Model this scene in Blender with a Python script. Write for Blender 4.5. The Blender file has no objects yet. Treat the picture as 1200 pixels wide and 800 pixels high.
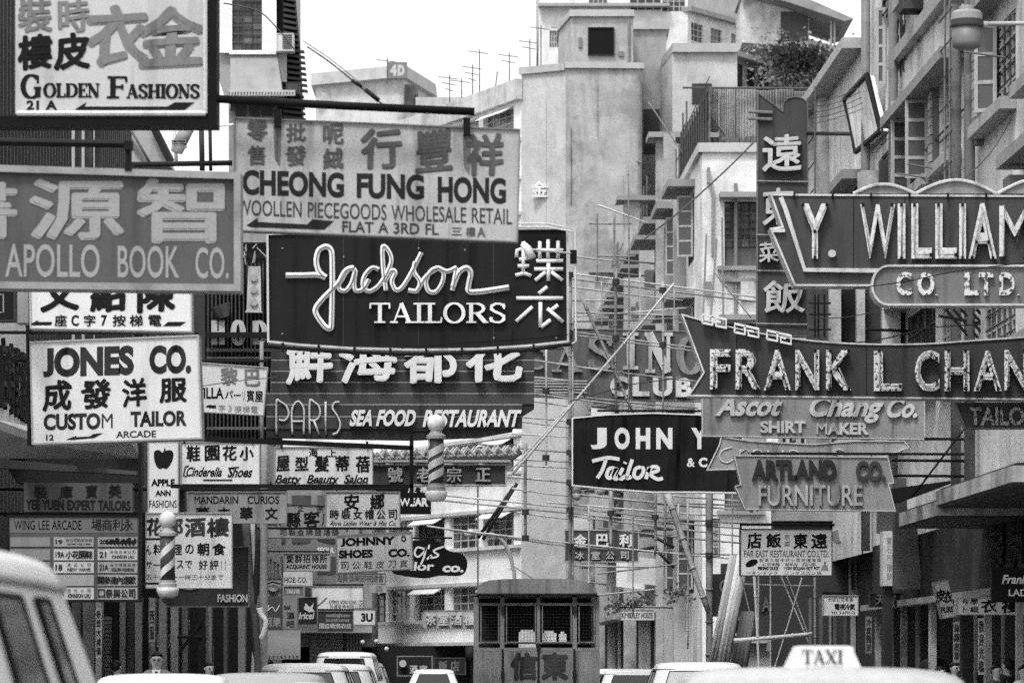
import bpy, math, random
from mathutils import Vector, Matrix
random.seed(7)
SC = bpy.context.scene
COL = SC.collection
# ---------------------------------------------------------------- camera, world, sun, exposure
F, HX, HY, CZ = 4500.0, 600.0, 778.0, 1.5      # focal length in photo pixels, horizon row, eye height
cam = bpy.data.cameras.new('camera'); camo = bpy.data.objects.new('camera', cam); COL.objects.link(camo)
camo.location = (0, 0, CZ); camo.rotation_euler = (math.pi / 2, 0, 0)
cam.lens = 135; cam.sensor_width = 36; cam.shift_y = (HY - 400) / 1200
cam.clip_start = 0.5; cam.clip_end = 3000
cam.dof.use_dof = True; cam.dof.focus_distance = 60; cam.dof.aperture_fstop = 6.3
SC.camera = camo
w = bpy.data.worlds.new('World'); SC.world = w; w.use_nodes = True
nt = w.node_tree; nt.nodes.clear()
SUN_EL, SUN_AZ = math.radians(58), math.radians(205)     # azimuth clockwise from +Y: behind the camera, over the left roofs
sky = nt.nodes.new('ShaderNodeTexSky'); sky.sky_type = 'NISHITA'; sky.sun_disc = False
sky.sun_elevation = SUN_EL; sky.sun_rotation = SUN_AZ; sky.dust_density = 6; sky.air_density = 2.0; sky.ozone_density = 0
bw = nt.nodes.new('ShaderNodeRGBToBW'); bg = nt.nodes.new('ShaderNodeBackground'); wo = nt.nodes.new('ShaderNodeOutputWorld')
bg.inputs['Strength'].default_value = 0.15
# high thin overcast: the clear-sky gradient, drained of colour, under an even veil of cloud
veil = nt.nodes.new('ShaderNodeMath'); veil.operation = 'MULTIPLY_ADD'; veil.inputs[1].default_value = .35; veil.inputs[2].default_value = 3.75
nt.links.new(sky.outputs[0], bw.inputs[0]); nt.links.new(bw.outputs[0], veil.inputs[0]); nt.links.new(veil.outputs[0], bg.inputs[0]); nt.links.new(bg.outputs[0], wo.inputs[0])
sun = bpy.data.lights.new('sun', 'SUN'); suno = bpy.data.objects.new('sun', sun); COL.objects.link(suno)
sun.energy = 1.5; sun.angle = math.radians(12); sun.color = (1, 1, 1)
_d = Vector((math.sin(SUN_AZ) * math.cos(SUN_EL), math.cos(SUN_AZ) * math.cos(SUN_EL), math.sin(SUN_EL)))
suno.rotation_euler = _d.to_track_quat('Z', 'Y').to_euler(); suno.location = (0, 0, 60)
SC.view_settings.view_transform = 'Standard'; SC.view_settings.look = 'None'
SC.view_settings.exposure = 0.7; SC.view_settings.gamma = 1
SC.cycles.use_denoising = False; SC.cycles.use_adaptive_sampling = True; SC.cycles.adaptive_threshold = .05; SC.cycles.max_bounces = 6; SC.cycles.diffuse_bounces = 3; SC.cycles.glossy_bounces = 2

# ---------------------------------------------------------------- geometry helpers
def P(x, y, D): return Vector(((x - HX) * D / F, D, CZ + (HY - y) * D / F))
def wloc(o):
    v = Vector((0, 0, 0))
    while o is not None:
        v += o.location; o = o.parent
    return v
class MB:
    def __init__(s): s.v = []; s.f = []; s.n = 0
    def add(s, vs, fs):
        b = len(s.v); s.v.extend([Vector(q) for q in vs]); s.f.extend([tuple(b + i for i in f) for f in fs]); return s
    def box(s, x0, x1, y0, y1, z0, z1):
        return s.add([(x0, y0, z0), (x1, y0, z0), (x1, y1, z0), (x0, y1, z0), (x0, y0, z1), (x1, y0, z1), (x1, y1, z1), (x0, y1, z1)],
              [(3, 2, 1, 0), (4, 5, 6, 7), (0, 1, 5, 4), (1, 2, 6, 5), (2, 3, 7, 6), (3, 0, 4, 7)])
    def para(s, o, a, b, c):
        o, a, b, c = Vector(o), Vector(a), Vector(b), Vector(c)
        return s.add([o, o + a, o + a + b, o + b, o + c, o + a + c, o + a + b + c, o + b + c],
              [(3, 2, 1, 0), (4, 5, 6, 7), (0, 1, 5, 4), (1, 2, 6, 5), (2, 3, 7, 6), (3, 0, 4, 7)])
    def prism(s, pts, off):
        n = len(pts); off = Vector(off); pts = [Vector(p) for p in pts]
        fs = [tuple(range(n)), tuple(range(2 * n - 1, n - 1, -1))] + [((i + 1) % n, i, n + i, n + (i + 1) % n) for i in range(n)]
        return s.add(pts + [p + off for p in pts], fs)
    def pp(s, poly, D, th):                      # pixel polygon at distance D, th metres thick going away
        return s.prism([P(x, y, D) for x, y in poly], (0, th, 0))
    def ring(s, poly, wpx, D, th):
        inn = inset(poly, wpx); n = len(poly)
        a = [P(x, y, D) for x, y in poly]; b = [P(x, y, D) for x, y in inn]; o = Vector((0, th, 0))
        vs = a + b + [q + o for q in a] + [q + o for q in b]; fs = []
        for i in range(n):
            j = (i + 1) % n
            fs += [(i, j, n + j, n + i), (2 * n + i, 3 * n + i, 3 * n + j, 2 * n + j), (j, i, 2 * n + i, 2 * n + j), (n + i, n + j, 3 * n + j, 3 * n + i)]
        return s.add(vs, fs)
    def tube(s, pts, r, n=6, r1=None, flat=1.0):
        pts = [Vector(p) for p in pts]; m = len(pts); r1 = r if r1 is None else r1; vs = []; fs = []
        for i, p in enumerate(pts):
            t = (pts[min(i + 1, m - 1)] - pts[max(i - 1, 0)])
            t = t.normalized() if t.length > 1e-9 else Vector((0, 0, 1))
            up = Vector((0, 1, 0)) if abs(t.y) < 0.9 else Vector((1, 0, 0))
            a = t.cross(up).normalized(); b = a.cross(t).normalized(); rr = r + (r1 - r) * i / max(1, m - 1)
            for k in range(n):
                an = 2 * math.pi * k / n; vs.append(p + a * math.cos(an) * rr + b * math.sin(an) * rr * flat)
        for i in range(m - 1):
            for k in range(n):
                fs.append((i * n + k, i * n + (k + 1) % n, (i + 1) * n + (k + 1) % n, (i + 1) * n + k))
        fs.append(tuple(range(n - 1, -1, -1))); fs.append(tuple((m - 1) * n + k for k in range(n)))
        return s.add(vs, fs)
    def lathe(s, prof, c, n=16):                 # profile [(r, z)], about the vertical through c
        c = Vector(c); vs = []; fs = []; m = len(prof)
        for r, z in prof:
            for k in range(n):
                a = 2 * math.pi * k / n; vs.append(c + Vector((r * math.cos(a), r * math.sin(a), z)))
        for i in range(m - 1):
            for k in range(n): fs.append((i * n + k, i * n + (k + 1) % n, (i + 1) * n + (k + 1) % n, (i + 1) * n + k))
        fs.append(tuple(range(n - 1, -1, -1))); fs.append(tuple((m - 1) * n + k for k in range(n)))
        return s.add(vs, fs)
    def ribbon(s, pts, wd, th, dn=Vector((0, 1, 0))):  # flat stroke of width wd, facing -Y, th thick
        pts = [Vector(p) for p in pts]; m = len(pts); L = []; R = []
        for i, p in enumerate(pts):
            t = (pts[min(i + 1, m - 1)] - pts[max(i - 1, 0)]).normalized()
            a = t.cross(dn).normalized(); ww = wd[i] if isinstance(wd, (list, tuple)) else wd
            L.append(p + a * ww / 2); R.append(p - a * ww / 2)
        n = m; o = dn * th; vs = L + R + [q + o for q in L] + [q + o for q in R]; fs = []
        for i in range(n - 1):
            fs += [(i, i + 1, n + i + 1, n + i), (2 * n + i, 3 * n + i, 3 * n + i + 1, 2 * n + i + 1), (i + 1, i, 2 * n + i, 2 * n + i + 1), (n + i, n + i + 1, 3 * n + i + 1, 3 * n + i)]
        fs += [(0, n, 3 * n, 2 * n), (2 * n - 1, n - 1, 3 * n - 1, 4 * n - 1)]
        return s.add(vs, fs)
    def build(s, name, m, parent=None, smooth=False, at=None):
        if not s.v: return None
        if at is None:
            if parent is not None: at = wloc(parent)
            else:
                xs = [q.x for q in s.v]; ys = [q.y for q in s.v]; zs = [q.z for q in s.v]
                at = Vector(((min(xs) + max(xs)) / 2, (min(ys) + max(ys)) / 2, min(zs)))
        at = Vector(at); me = bpy.data.meshes.new(name)
        me.from_pydata([tuple(q - at) for q in s.v], [], s.f); me.update()
        if m: me.materials.append(m)
        if smooth: me.polygons.foreach_set('use_smooth', [True] * len(me.polygons))
        o = bpy.data.objects.new(name, me); COL.objects.link(o)
        if parent is not None: o.parent = parent; o.location = at - wloc(parent)
        else: o.location = at
        return o
def inset(poly, w):
    n = len(poly); ar = sum(poly[i][0] * poly[(i + 1) % n][1] - poly[(i + 1) % n][0] * poly[i][1] for i in range(n)); sg = 1 if ar > 0 else -1; out = []
    for i in range(n):
        p0, p1, p2 = poly[i - 1], poly[i], poly[(i + 1) % n]
        def nr(a, b):
            dx, dy = b[0] - a[0], b[1] - a[1]; l = math.hypot(dx, dy) or 1; return (-dy / l * sg, dx / l * sg)
        n1, n2 = nr(p0, p1), nr(p1, p2); k = 1 + n1[0] * n2[0] + n1[1] * n2[1]; k = max(k, .35)
        out.append((p1[0] + (n1[0] + n2[0]) / k * w, p1[1] + (n1[1] + n2[1]) / k * w))
    return out
def tag(o, label=None, cat=None, group=None, kind=None):
    if label: o['label'] = label
    if cat: o['category'] = cat
    if group: o['group'] = group
    if kind: o['kind'] = kind
    return o
def thing(name, label, cat, loc, group=None):
    o = bpy.data.objects.new(name, None); o.empty_display_size = .2; COL.objects.link(o); o.location = loc
    return tag(o, label, cat, group)
def inst(me, name, parent, at):
    o = bpy.data.objects.new(name, me); COL.objects.link(o)
    if parent is not None: o.parent = parent; o.location = Vector(at) - wloc(parent)
    else: o.location = at
    return o
def copy_tree(o, parent=None):
    c = o.copy(); COL.objects.link(c)
    if parent is not None: c.parent = parent
    for ch in list(o.children): copy_tree(ch, c)
    return c
def smooth(pts, k=5, closed=False):
    n = len(pts); out = []
    for i in range(n if closed else n - 1):
        g = (lambda j: pts[j % n]) if closed else (lambda j: pts[max(0, min(n - 1, j))])
        p0, p1, p2, p3 = g(i - 1), g(i), g(i + 1), g(i + 2)
        for q in range(k):
            t = q / k
            out.append(tuple(.5 * ((2 * p1[c]) + (-p0[c] + p2[c]) * t + (2 * p0[c] - 5 * p1[c] + 4 * p2[c] - p3[c]) * t * t + (-p0[c] + 3 * p1[c] - 3 * p2[c] + p3[c]) * t ** 3) for c in range(len(p1))))
    if not closed: out.append(tuple(pts[-1]))
    return out

# ---------------------------------------------------------------- materials (a black and white world: every colour is a grey)
_M = {}
def M(v, kind='paint', rough=.6, g=.2, st=.2, sc=58, dark=None):
    """v base grey; kind paint/wall/metal/glass/mottle/stripe; g grain; st stain strength"""
    key = (v, kind, rough, g, st, sc)
    if key in _M: return _M[key]
    m = bpy.data.materials.new('%s_grey_%d' % (kind, int(v * 1000))); m.use_nodes = True; t = m.node_tree; N = t.nodes; L = t.links
    b = N['Principled BSDF']; b.inputs['Roughness'].default_value = rough; b.inputs['Specular IOR Level'].default_value = (.25 if v > .2 else .08) if kind != 'glass' else .4
    tc = N.new('ShaderNodeTexCoord'); co = tc.outputs['Object']
    def mth(op, a, c, clamp=False):
        n = N.new('ShaderNodeMath'); n.operation = op; n.use_clamp = clamp
        for i, q in enumerate((a, c)):
            if isinstance(q, (int, float)): n.inputs[i].default_value = q
            elif q is not None: L.new(q, n.inputs[i])
        return n.outputs[0]
    def noise(scale, det=2, vec=None, rg=.5):
        n = N.new('ShaderNodeTexNoise'); n.inputs['Scale'].default_value = scale; n.inputs['Detail'].default_value = det; n.inputs['Roughness'].default_value = rg
        L.new(vec or co, n.inputs['Vector']); return n.outputs['Fac']
    def mp(x, y, z):
        n = N.new('ShaderNodeMapping'); n.inputs['Scale'].default_value = (x, y, z); L.new(co, n.inputs['Vector']); return n.outputs[0]
    def rng(x, a, c, d, e):
        n = N.new('ShaderNodeMapRange'); n.inputs[1].default_value = a; n.inputs[2].default_value = c; n.inputs[3].default_value = d; n.inputs[4].default_value = e; L.new(x, n.inputs[0]); return n.outputs[0]
    f = rng(noise(sc, 3, rg=.75), .3, .7, 1 - g, 1 + g)
    big = rng(noise(1.1, 5, rg=.65), .35, .7, 1 - st * .55, 1 + st * .3)
    f = mth('MULTIPLY', f, big)
    if kind == 'wall':
        s1 = rng(noise(1.0, 6, mp(2.2, 2.2, .3), .72), .5, .8, 1, 1 - st * 1.25)
        s2 = rng(noise(.5, 6, rg=.7), .5, .62, 1, 1 - st * .8)
        f = mth('MULTIPLY', f, mth('MULTIPLY', s1, s2))
        bp = N.new('ShaderNodeBump'); bp.inputs['Strength'].default_value = .5; bp.inputs['Distance'].default_value = .02
        L.new(noise(14, 5), bp.inputs['Height']); L.new(bp.outputs[0], b.inputs['Normal'])
    elif kind == 'mottle':                         # chipped enamel on the channel letters
        s1 = rng(noise(26, 3), .52, .58, 1, .12 if dark is None else dark); f = mth('MULTIPLY', f, s1)
    elif kind == 'metal':
        b.inputs['Metallic'].default_value = .0; s1 = rng(noise(4, 6), .5, .7, 1, 1 - st); f = mth('MULTIPLY', f, s1)
    elif kind == 'paint':
        s1 = rng(noise(1.0, 5, mp(5, 5, .5), .7), .5, .76, 1, 1 - st * 1.5); f = mth('MULTIPLY', f, s1)
    elif kind == 'glass':
        b.inputs['Roughness'].default_value = rough; b.inputs['Specular IOR Level'].default_value = .5
    col = mth('MULTIPLY', f, v, True)
    L.new(col, b.inputs['Base Color']); _M[key] = m
    return m
def darkM(v=.012): return M(v, 'metal', .55, .15, .3)

# ---------------------------------------------------------------- lettering
_G = {}
def glyph(c, off, ext):
    k = (c, round(off, 3), ext)
    if k in _G: return _G[k]
    if c in 'MW&': off = 0 if c == 'M' else off * .45
    def mesh(body, e):
        cu = bpy.data.curves.new('glyph', 'FONT'); cu.body = body; cu.offset = off; cu.resolution_u = 2 if ord(body[0]) > 0x2000 else 4; cu.extrude = .5 if e else 0
        o = bpy.data.objects.new('glyph', cu); me = bpy.data.meshes.new_from_object(o)
        v = [tuple(q.co) for q in me.vertices]; f = [tuple(p.vertices) for p in me.polygons]
        bpy.data.objects.remove(o); bpy.data.curves.remove(cu); bpy.data.meshes.remove(me); return v, f
    v, f = mesh(c, ext)
    if c == 'J':                                  # stand the hook on the baseline
        lo = min(q[1] for q in v); hi = max(q[1] for q in v); v = [(q[0], hi - (hi - q[1]) * (hi + off) / (hi - lo), q[2]) for q in v]
    if ext:                                       # drop the back faces
        f = [q for q in f if not all(v[i][2] < 0 for i in q)]
    def wd(s):
        q, _ = mesh(s, False); return max(a[0] for a in q) - min(a[0] for a in q) if q else 0
    cjk = ord(c) > 0x2000
    adv = 1.0 if cjk else wd('H' + c + 'H') - wd('HH')
    _G[k] = (v, f, adv); return _G[k]
# serif capitals as strokes: (points, width); T thick, t thin, on a unit box
def _arc(cx, cy, rx, ry, a0, a1, n=10): return [(cx + rx * math.cos(math.radians(a0 + (a1 - a0) * i / n)), cy + ry * math.sin(math.radians(a0 + (a1 - a0) * i / n))) for i in range(n + 1)]
def _sf(x, y, w=.34): return ([(x - w / 2, y), (x + w / 2, y)], 's')
SER = {
 'I': (.42, [([(.21, 0), (.21, 1)], 'T'), _sf(.21, .03, .42), _sf(.21, .97, .42)]),
 'L': (.7, [([(.21, 0), (.21, 1)], 'T'), _sf(.21, .97, .42), ([(.02, .03), (.66, .03)], 's'), ([(.64, .02), (.66, .28)], 't')]),
 'T': (.8, [([(.4, 0), (.4, 1)], 'T'), _sf(.4, .03, .42), ([(.02, .97), (.78, .97)], 's'), ([(.03, .98), (.03, .72)], 't'), ([(.77, .98), (.77, .72)], 't')]),
 'F': (.66, [([(.2, 0), (.2, 1)], 'T'), _sf(.2, .03, .4), ([(.02, .97), (.64, .97)], 's'), ([(.63, .98), (.63, .74)], 't'), ([(.2, .52), (.5, .52)], 's'), ([(.5, .4), (.5, .64)], 't')]),
 'E': (.7, [([(.2, 0), (.2, 1)], 'T'), ([(.02, .03), (.66, .03)], 's'), ([(.02, .97), (.64, .97)], 's'), ([(.65, .02), (.66, .27)], 't'), ([(.63, .98), (.63, .74)], 't'), ([(.2, .52), (.5, .52)], 's'), ([(.5, .4), (.5, .64)], 't')]),
 'H': (.95, [([(.2, 0), (.2, 1)], 'T'), ([(.75, 0), (.75, 1)], 'T'), ([(.2, .51), (.75, .51)], 's'), _sf(.2, .03, .38), _sf(.2, .97, .38), _sf(.75, .03, .38), _sf(.75, .97, .38)]),
 'N': (.92, [([(.17, 0), (.17, 1)], 't'), ([(.12, 1), (.74, 0)], 'T'), ([(.76, 0), (.76, 1)], 't'), _sf(.17, .03, .32), _sf(.12, .97, .26), _sf(.76, .97, .3)]),
 'A': (.9, [([(.14, 0), (.43, 1)], 't'), ([(.42, 1), (.74, 0)], 'T'), ([(.24, .32), (.64, .32)], 's'), _sf(.14, .03, .3), _sf(.74, .03, .32)]),
 'X': (.9, [([(.14, 1), (.74, 0)], 'T'), ([(.74, 1), (.16, 0)], 't'), _sf(.15, .97, .32), _sf(.74, .97, .28), _sf(.15, .03, .28), _sf(.74, .03, .32)]),
 'O': (.9, [(_arc(.45, .5, .36, .49, 0, 360, 22), 'O')]),
 'C': (.84, [(_arc(.46, .5, .37, .49, 48, 312, 16), 'O'), ([(.74, .62), (.74, .98)], 't')]),
 'G': (.92, [(_arc(.46, .5, .37, .49, 48, 300, 16), 'O'), ([(.74, .64), (.74, .98)], 't'), ([(.74, .03), (.74, .44)], 'T'), _sf(.73, .44, .32)]),
 'D': (.9, [([(.2, 0), (.2, 1)], 'T'), ([(.02, .03), (.4, .03)] + _arc(.4, .5, .4, .47, -90, 90, 12) + [(.02, .97)], 'O')]),
 'R': (.86, [([(.2, 0), (.2, 1)], 'T'), _sf(.2, .03, .38), ([(.02, .97), (.4, .97)] + _arc(.4, .73, .28, .24, 90, -90, 8) + [(.2, .49)], 'O'), ([(.42, .5), (.74, .03)], 'T'), _sf(.76, .03, .2)]),
 'S': (.72, [([(.6, .78), (.58, .9), (.44, .97), (.28, .97), (.13, .86), (.12, .7), (.24, .58), (.46, .46), (.6, .34), (.6, .16), (.46, .03), (.26, .03), (.12, .12), (.1, .26)], 'O'), ([(.61, .7), (.61, .97)], 't'), ([(.1, .04), (.1, .3)], 't')]),
 'U': (.9, [([(.17, 1), (.17, .3)] + _arc(.44, .3, .27, .27, 180, 360, 8) + [(.72, .3)], 'T'), ([(.72, .28), (.72, 1)], 't'), _sf(.17, .97, .34), _sf(.72, .97, .28)]),
 'B': (.82, [([(.2, 0), (.2, 1)], 'T'), ([(.02, .97), (.4, .97)] + _arc(.4, .74, .24, .23, 90, -90, 8) + [(.2, .51)], 'O'), ([(.2, .51), (.42, .51)] + _arc(.42, .27, .29, .24, 90, -90, 8) + [(.02, .03)], 'O')]),
}
def serif_line(parent, s, x0, y0, x1, y1, D, m, T=.24, ext=.0, slope=0, split=False, name='lettering', warp=None):
    tot = sum(SER[c][0] if c in SER else .45 for c in s); X = 0.0; h = y1 - y0; mb = MB(); k = 0
    for c in s:
        if c not in SER: X += .45; continue
        a, st = SER[c]
        for pts, wk in st:
            wd = {'T': T, 't': T * .42, 's': T * .42, 'O': T * .8}[wk] * h
            def cv(p):
                px = x0 + (X + p[0]) / tot * (x1 - x0); py = y1 - p[1] * h + slope * (px - x0); return px, py
            q = [cv(p) for p in pts]; k += 1
            if wk == 'O':                          # modulated: thick where the stroke runs upright
                W = []
                for i in range(len(q)):
                    a0, a1 = q[max(0, i - 1)], q[min(len(q) - 1, i + 1)]; l = math.hypot(a1[0] - a0[0], a1[1] - a0[1]) or 1
                    W.append(wd * (.45 + .75 * abs(a1[1] - a0[1]) / l) * D / F)
            else: W = wd * D / F
            dd = D - .004 - ext - (k % 7) * .0006
            if wk == 'O' and abs(pts[0][0] - pts[-1][0]) < 1e-6 and abs(pts[0][1] - pts[-1][1]) < 1e-6: W = W[:-1] + [W[0]]
            mb.ribbon([P(px, py, dd) for px, py in q], W, max(ext, .001))
        X += a
        if split: mb.build('letter', m, parent); mb = MB()
    if not split: return mb.build(name, m, parent)
def text(parent, s, x0, y0, x1, y1, D, m, bold=.03, ext=0.0, slope=0, shear=0, split=False, jit=0, cell=None, name='lettering', vert=False, bulge=None):
    """latin: ink runs x0..x1, cap top y0, baseline y1 (both at x0). cell=width px: CJK glyphs, each fitted in a cell."""
    mb = MB(); h = y1 - y0; front = D - .003 - ext
    if cell:
        n = len(s)
        for i, c in enumerate(s):
            if c == ' ': continue
            cxx = x0 + (x1 - x0) * ((i + .5) / n) if not vert else (x0 + x1) / 2
            cj = ord(c) > 0x2000; v, f, _ = glyph(c, 0 if cj else bold, ext > 0)
            xs = [q[0] for q in v]; ys = [q[1] for q in v]; a, b_, c_, d_ = min(xs), max(xs), min(ys), max(ys)
            hh = (d_ - c_) / max(b_ - a, d_ - c_); ww = (b_ - a) / max(b_ - a, d_ - c_)
            if c in '一二三ー小人': hh = min(1, hh * 1.0)
            yy0, yy1 = (y0, y1) if not vert else (y0 + (y1 - y0) * i / n + (y1 - y0) / n * .06, y0 + (y1 - y0) * (i + 1) / n - (y1 - y0) / n * .06)
            H = yy1 - yy0; cy = (yy0 + yy1) / 2; W = cell if not vert else (x1 - x0); r = random.Random(ord(c)); ph = r.random() * 6; vs = []
            for q in v:
                u = (q[0] - a) / (b_ - a) - .5; t = (q[1] - c_) / (d_ - c_) - .5
                if jit:
                    u, t = u + jit * (math.sin(t * 7 + ph) * .4 + math.sin(u * 9 + t * 7 + ph) * .4) * .5, t + jit * (math.sin(u * 6 + ph * 2) * .6 + math.sin(t * 9 + u * 7) * .4) * .5 + u * jit * 1.2
                px = cxx + u * W * ww + shear * t * H; py = cy - t * H * hh + slope * (px - x0)
                vs.append((px, py, not ext or q[2] > 0))
            rr = bold * min(W, H) * .62 if cj else 0; nc = 1 if rr < .12 else (5 if W < 14 else 9)
            for k in range(nc):                    # heavier brush weight: the glyph stamped around a small circle
                ox = rr * math.cos(k * 6.2832 / max(1, nc - 1)) if k else 0; oy = rr * math.sin(k * 6.2832 / max(1, nc - 1)) if k else 0
                mb.add([P(a_ + ox, b2 + oy, (front - k * .0007) if fr else D + .002 + k * .0004) for a_, b2, fr in vs], f)
            if split: mb.build('letter', m, parent); mb = MB()
        return None if split else mb.build(name, m, parent)
    gl = [(c, glyph(c, bold, ext > 0)) if c != ' ' else (c, None) for c in s]
    X = 0; lo = 1e9; hi = -1e9; runs = []
    for c, g in gl:
        if g is None: X += .34; continue
        xs = [q[0] for q in g[0]]; lo = min(lo, X + min(xs)); hi = max(hi, X + max(xs)); runs.append((X, g)); X += g[2]
    sx = (x1 - x0) / (hi - lo); ct = .682 + bold; cb = -.0 - bold; sy = h / (ct - cb)
    for X, (v, f, _) in runs:
        vs = []
        for q in v:
            yy = (q[1] - cb) * sy; px = x0 + (X + q[0] - lo) * sx; sp = px + shear * yy
            py = y1 - yy + slope * (px - x0)
            if bulge: py = bulge(px, py)
            vs.append(P(sp, py, front if (not ext or q[2] > 0) else D + .002))
        mb.add(vs, f)
        if split: mb.build('letter', m, parent); mb = MB()
    return None if split else mb.build(name, m, parent)
def stroke_px(mb, pts, wpx, D, k=5, ext=.03, tubes=True, fl=.6):
    q = smooth(pts, k) if k > 1 else pts
    if tubes: mb.tube([P(x, y, D - wpx * D / F * .3) for x, y in q], wpx * D / F / 2, 8, flat=fl)
    else: mb.ribbon([P(x, y, D - ext) for x, y in q], wpx * D / F, ext)
def arrow(parent, pts, D, m): return MB().pp(pts, D - .004, .003).build('arrow', m, parent)
class Sign:
    def __init__(s, name, label, poly, D, pm, th=.18, frame=None, fw=3, cat='sign', group=None, fo=.02, lip=0):
        xs = [p[0] for p in poly]; ys = [p[1] for p in poly]
        s.D = D; s.r = thing(name, label, cat, P((min(xs) + max(xs)) / 2, max(ys), D), group); s.poly = poly
        MB().pp(poly, D, th).build('panel', pm, s.r)
        if frame: MB().ring(poly, fw, D - fo, fo + th + .01).build('frame', frame, s.r)
    def t(s, *a, **k): return text(s.r, a[0], a[1], a[2], a[3], a[4], s.D, a[5], **k)
    def c(s, st, boxes, m, **k):                   # one CJK glyph per box
        for ch, b in zip(st, boxes):
            text(s.r, ch, b[0], b[1], b[2], b[3], s.D, m, cell=b[2] - b[0], name='character', **k)
    def sf(s, *a, **k): return serif_line(s.r, a[0], a[1], a[2], a[3], a[4], s.D, a[5], **k)
def rect(x0, y0, x1, y1, sl=0): return [(x0, y0), (x1, y0 + sl * (x1 - x0)), (x1, y1 + sl * (x1 - x0)), (x0, y1)]
def bar(name, label, pts, r, m, cat='pole', n=8, parent=None, group=None):
    mb = MB().tube(pts, r, n)
    o = mb.build(name, m, parent, smooth=True)
    if parent is None: tag(o, label, cat, group)
    return o
# ---------------------------------------------------------------- ground, road, pavements
SL = -100 / F                                     # the street drifts a little left of the view axis
ground = MB().box(-700, 700, -30, 1500, -1, -.004).build('ground', M(.2, 'wall', .8, .1, .3)); tag(ground, kind='structure')
def strip(name, xa, xb, y0, y1, z0, z1, m):
    o = MB().prism([(xa + SL * y0, y0, z0), (xb + SL * y0, y0, z0), (xb + SL * y1, y1, z0), (xa + SL * y1, y1, z0)], (0, 0, z1 - z0)).build(name, m); tag(o, kind='structure'); return o
strip('road', -4.2, 5.2, -20, 167, 0, .004, M(.06, 'wall', .8, .3, .3))
strip('pavement', -6.5, -4.35, -20, 167, 0, .13, M(.2, 'wall', .8, .2, .3)); strip('pavement', 5.35, 7.5, -20, 167, 0, .13, M(.2, 'wall', .8, .2, .3))
strip('kerb', -4.35, -4.2, -20, 167, 0, .135, M(.3, 'wall', .8, .2, .3)); strip('kerb', 5.2, 5.35, -20, 167, 0, .135, M(.3, 'wall', .8, .2, .3))
strip('road_marking', .4, .52, -20, 167, .004, .008, M(.6, 'wall', .8, .2, .3))

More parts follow.
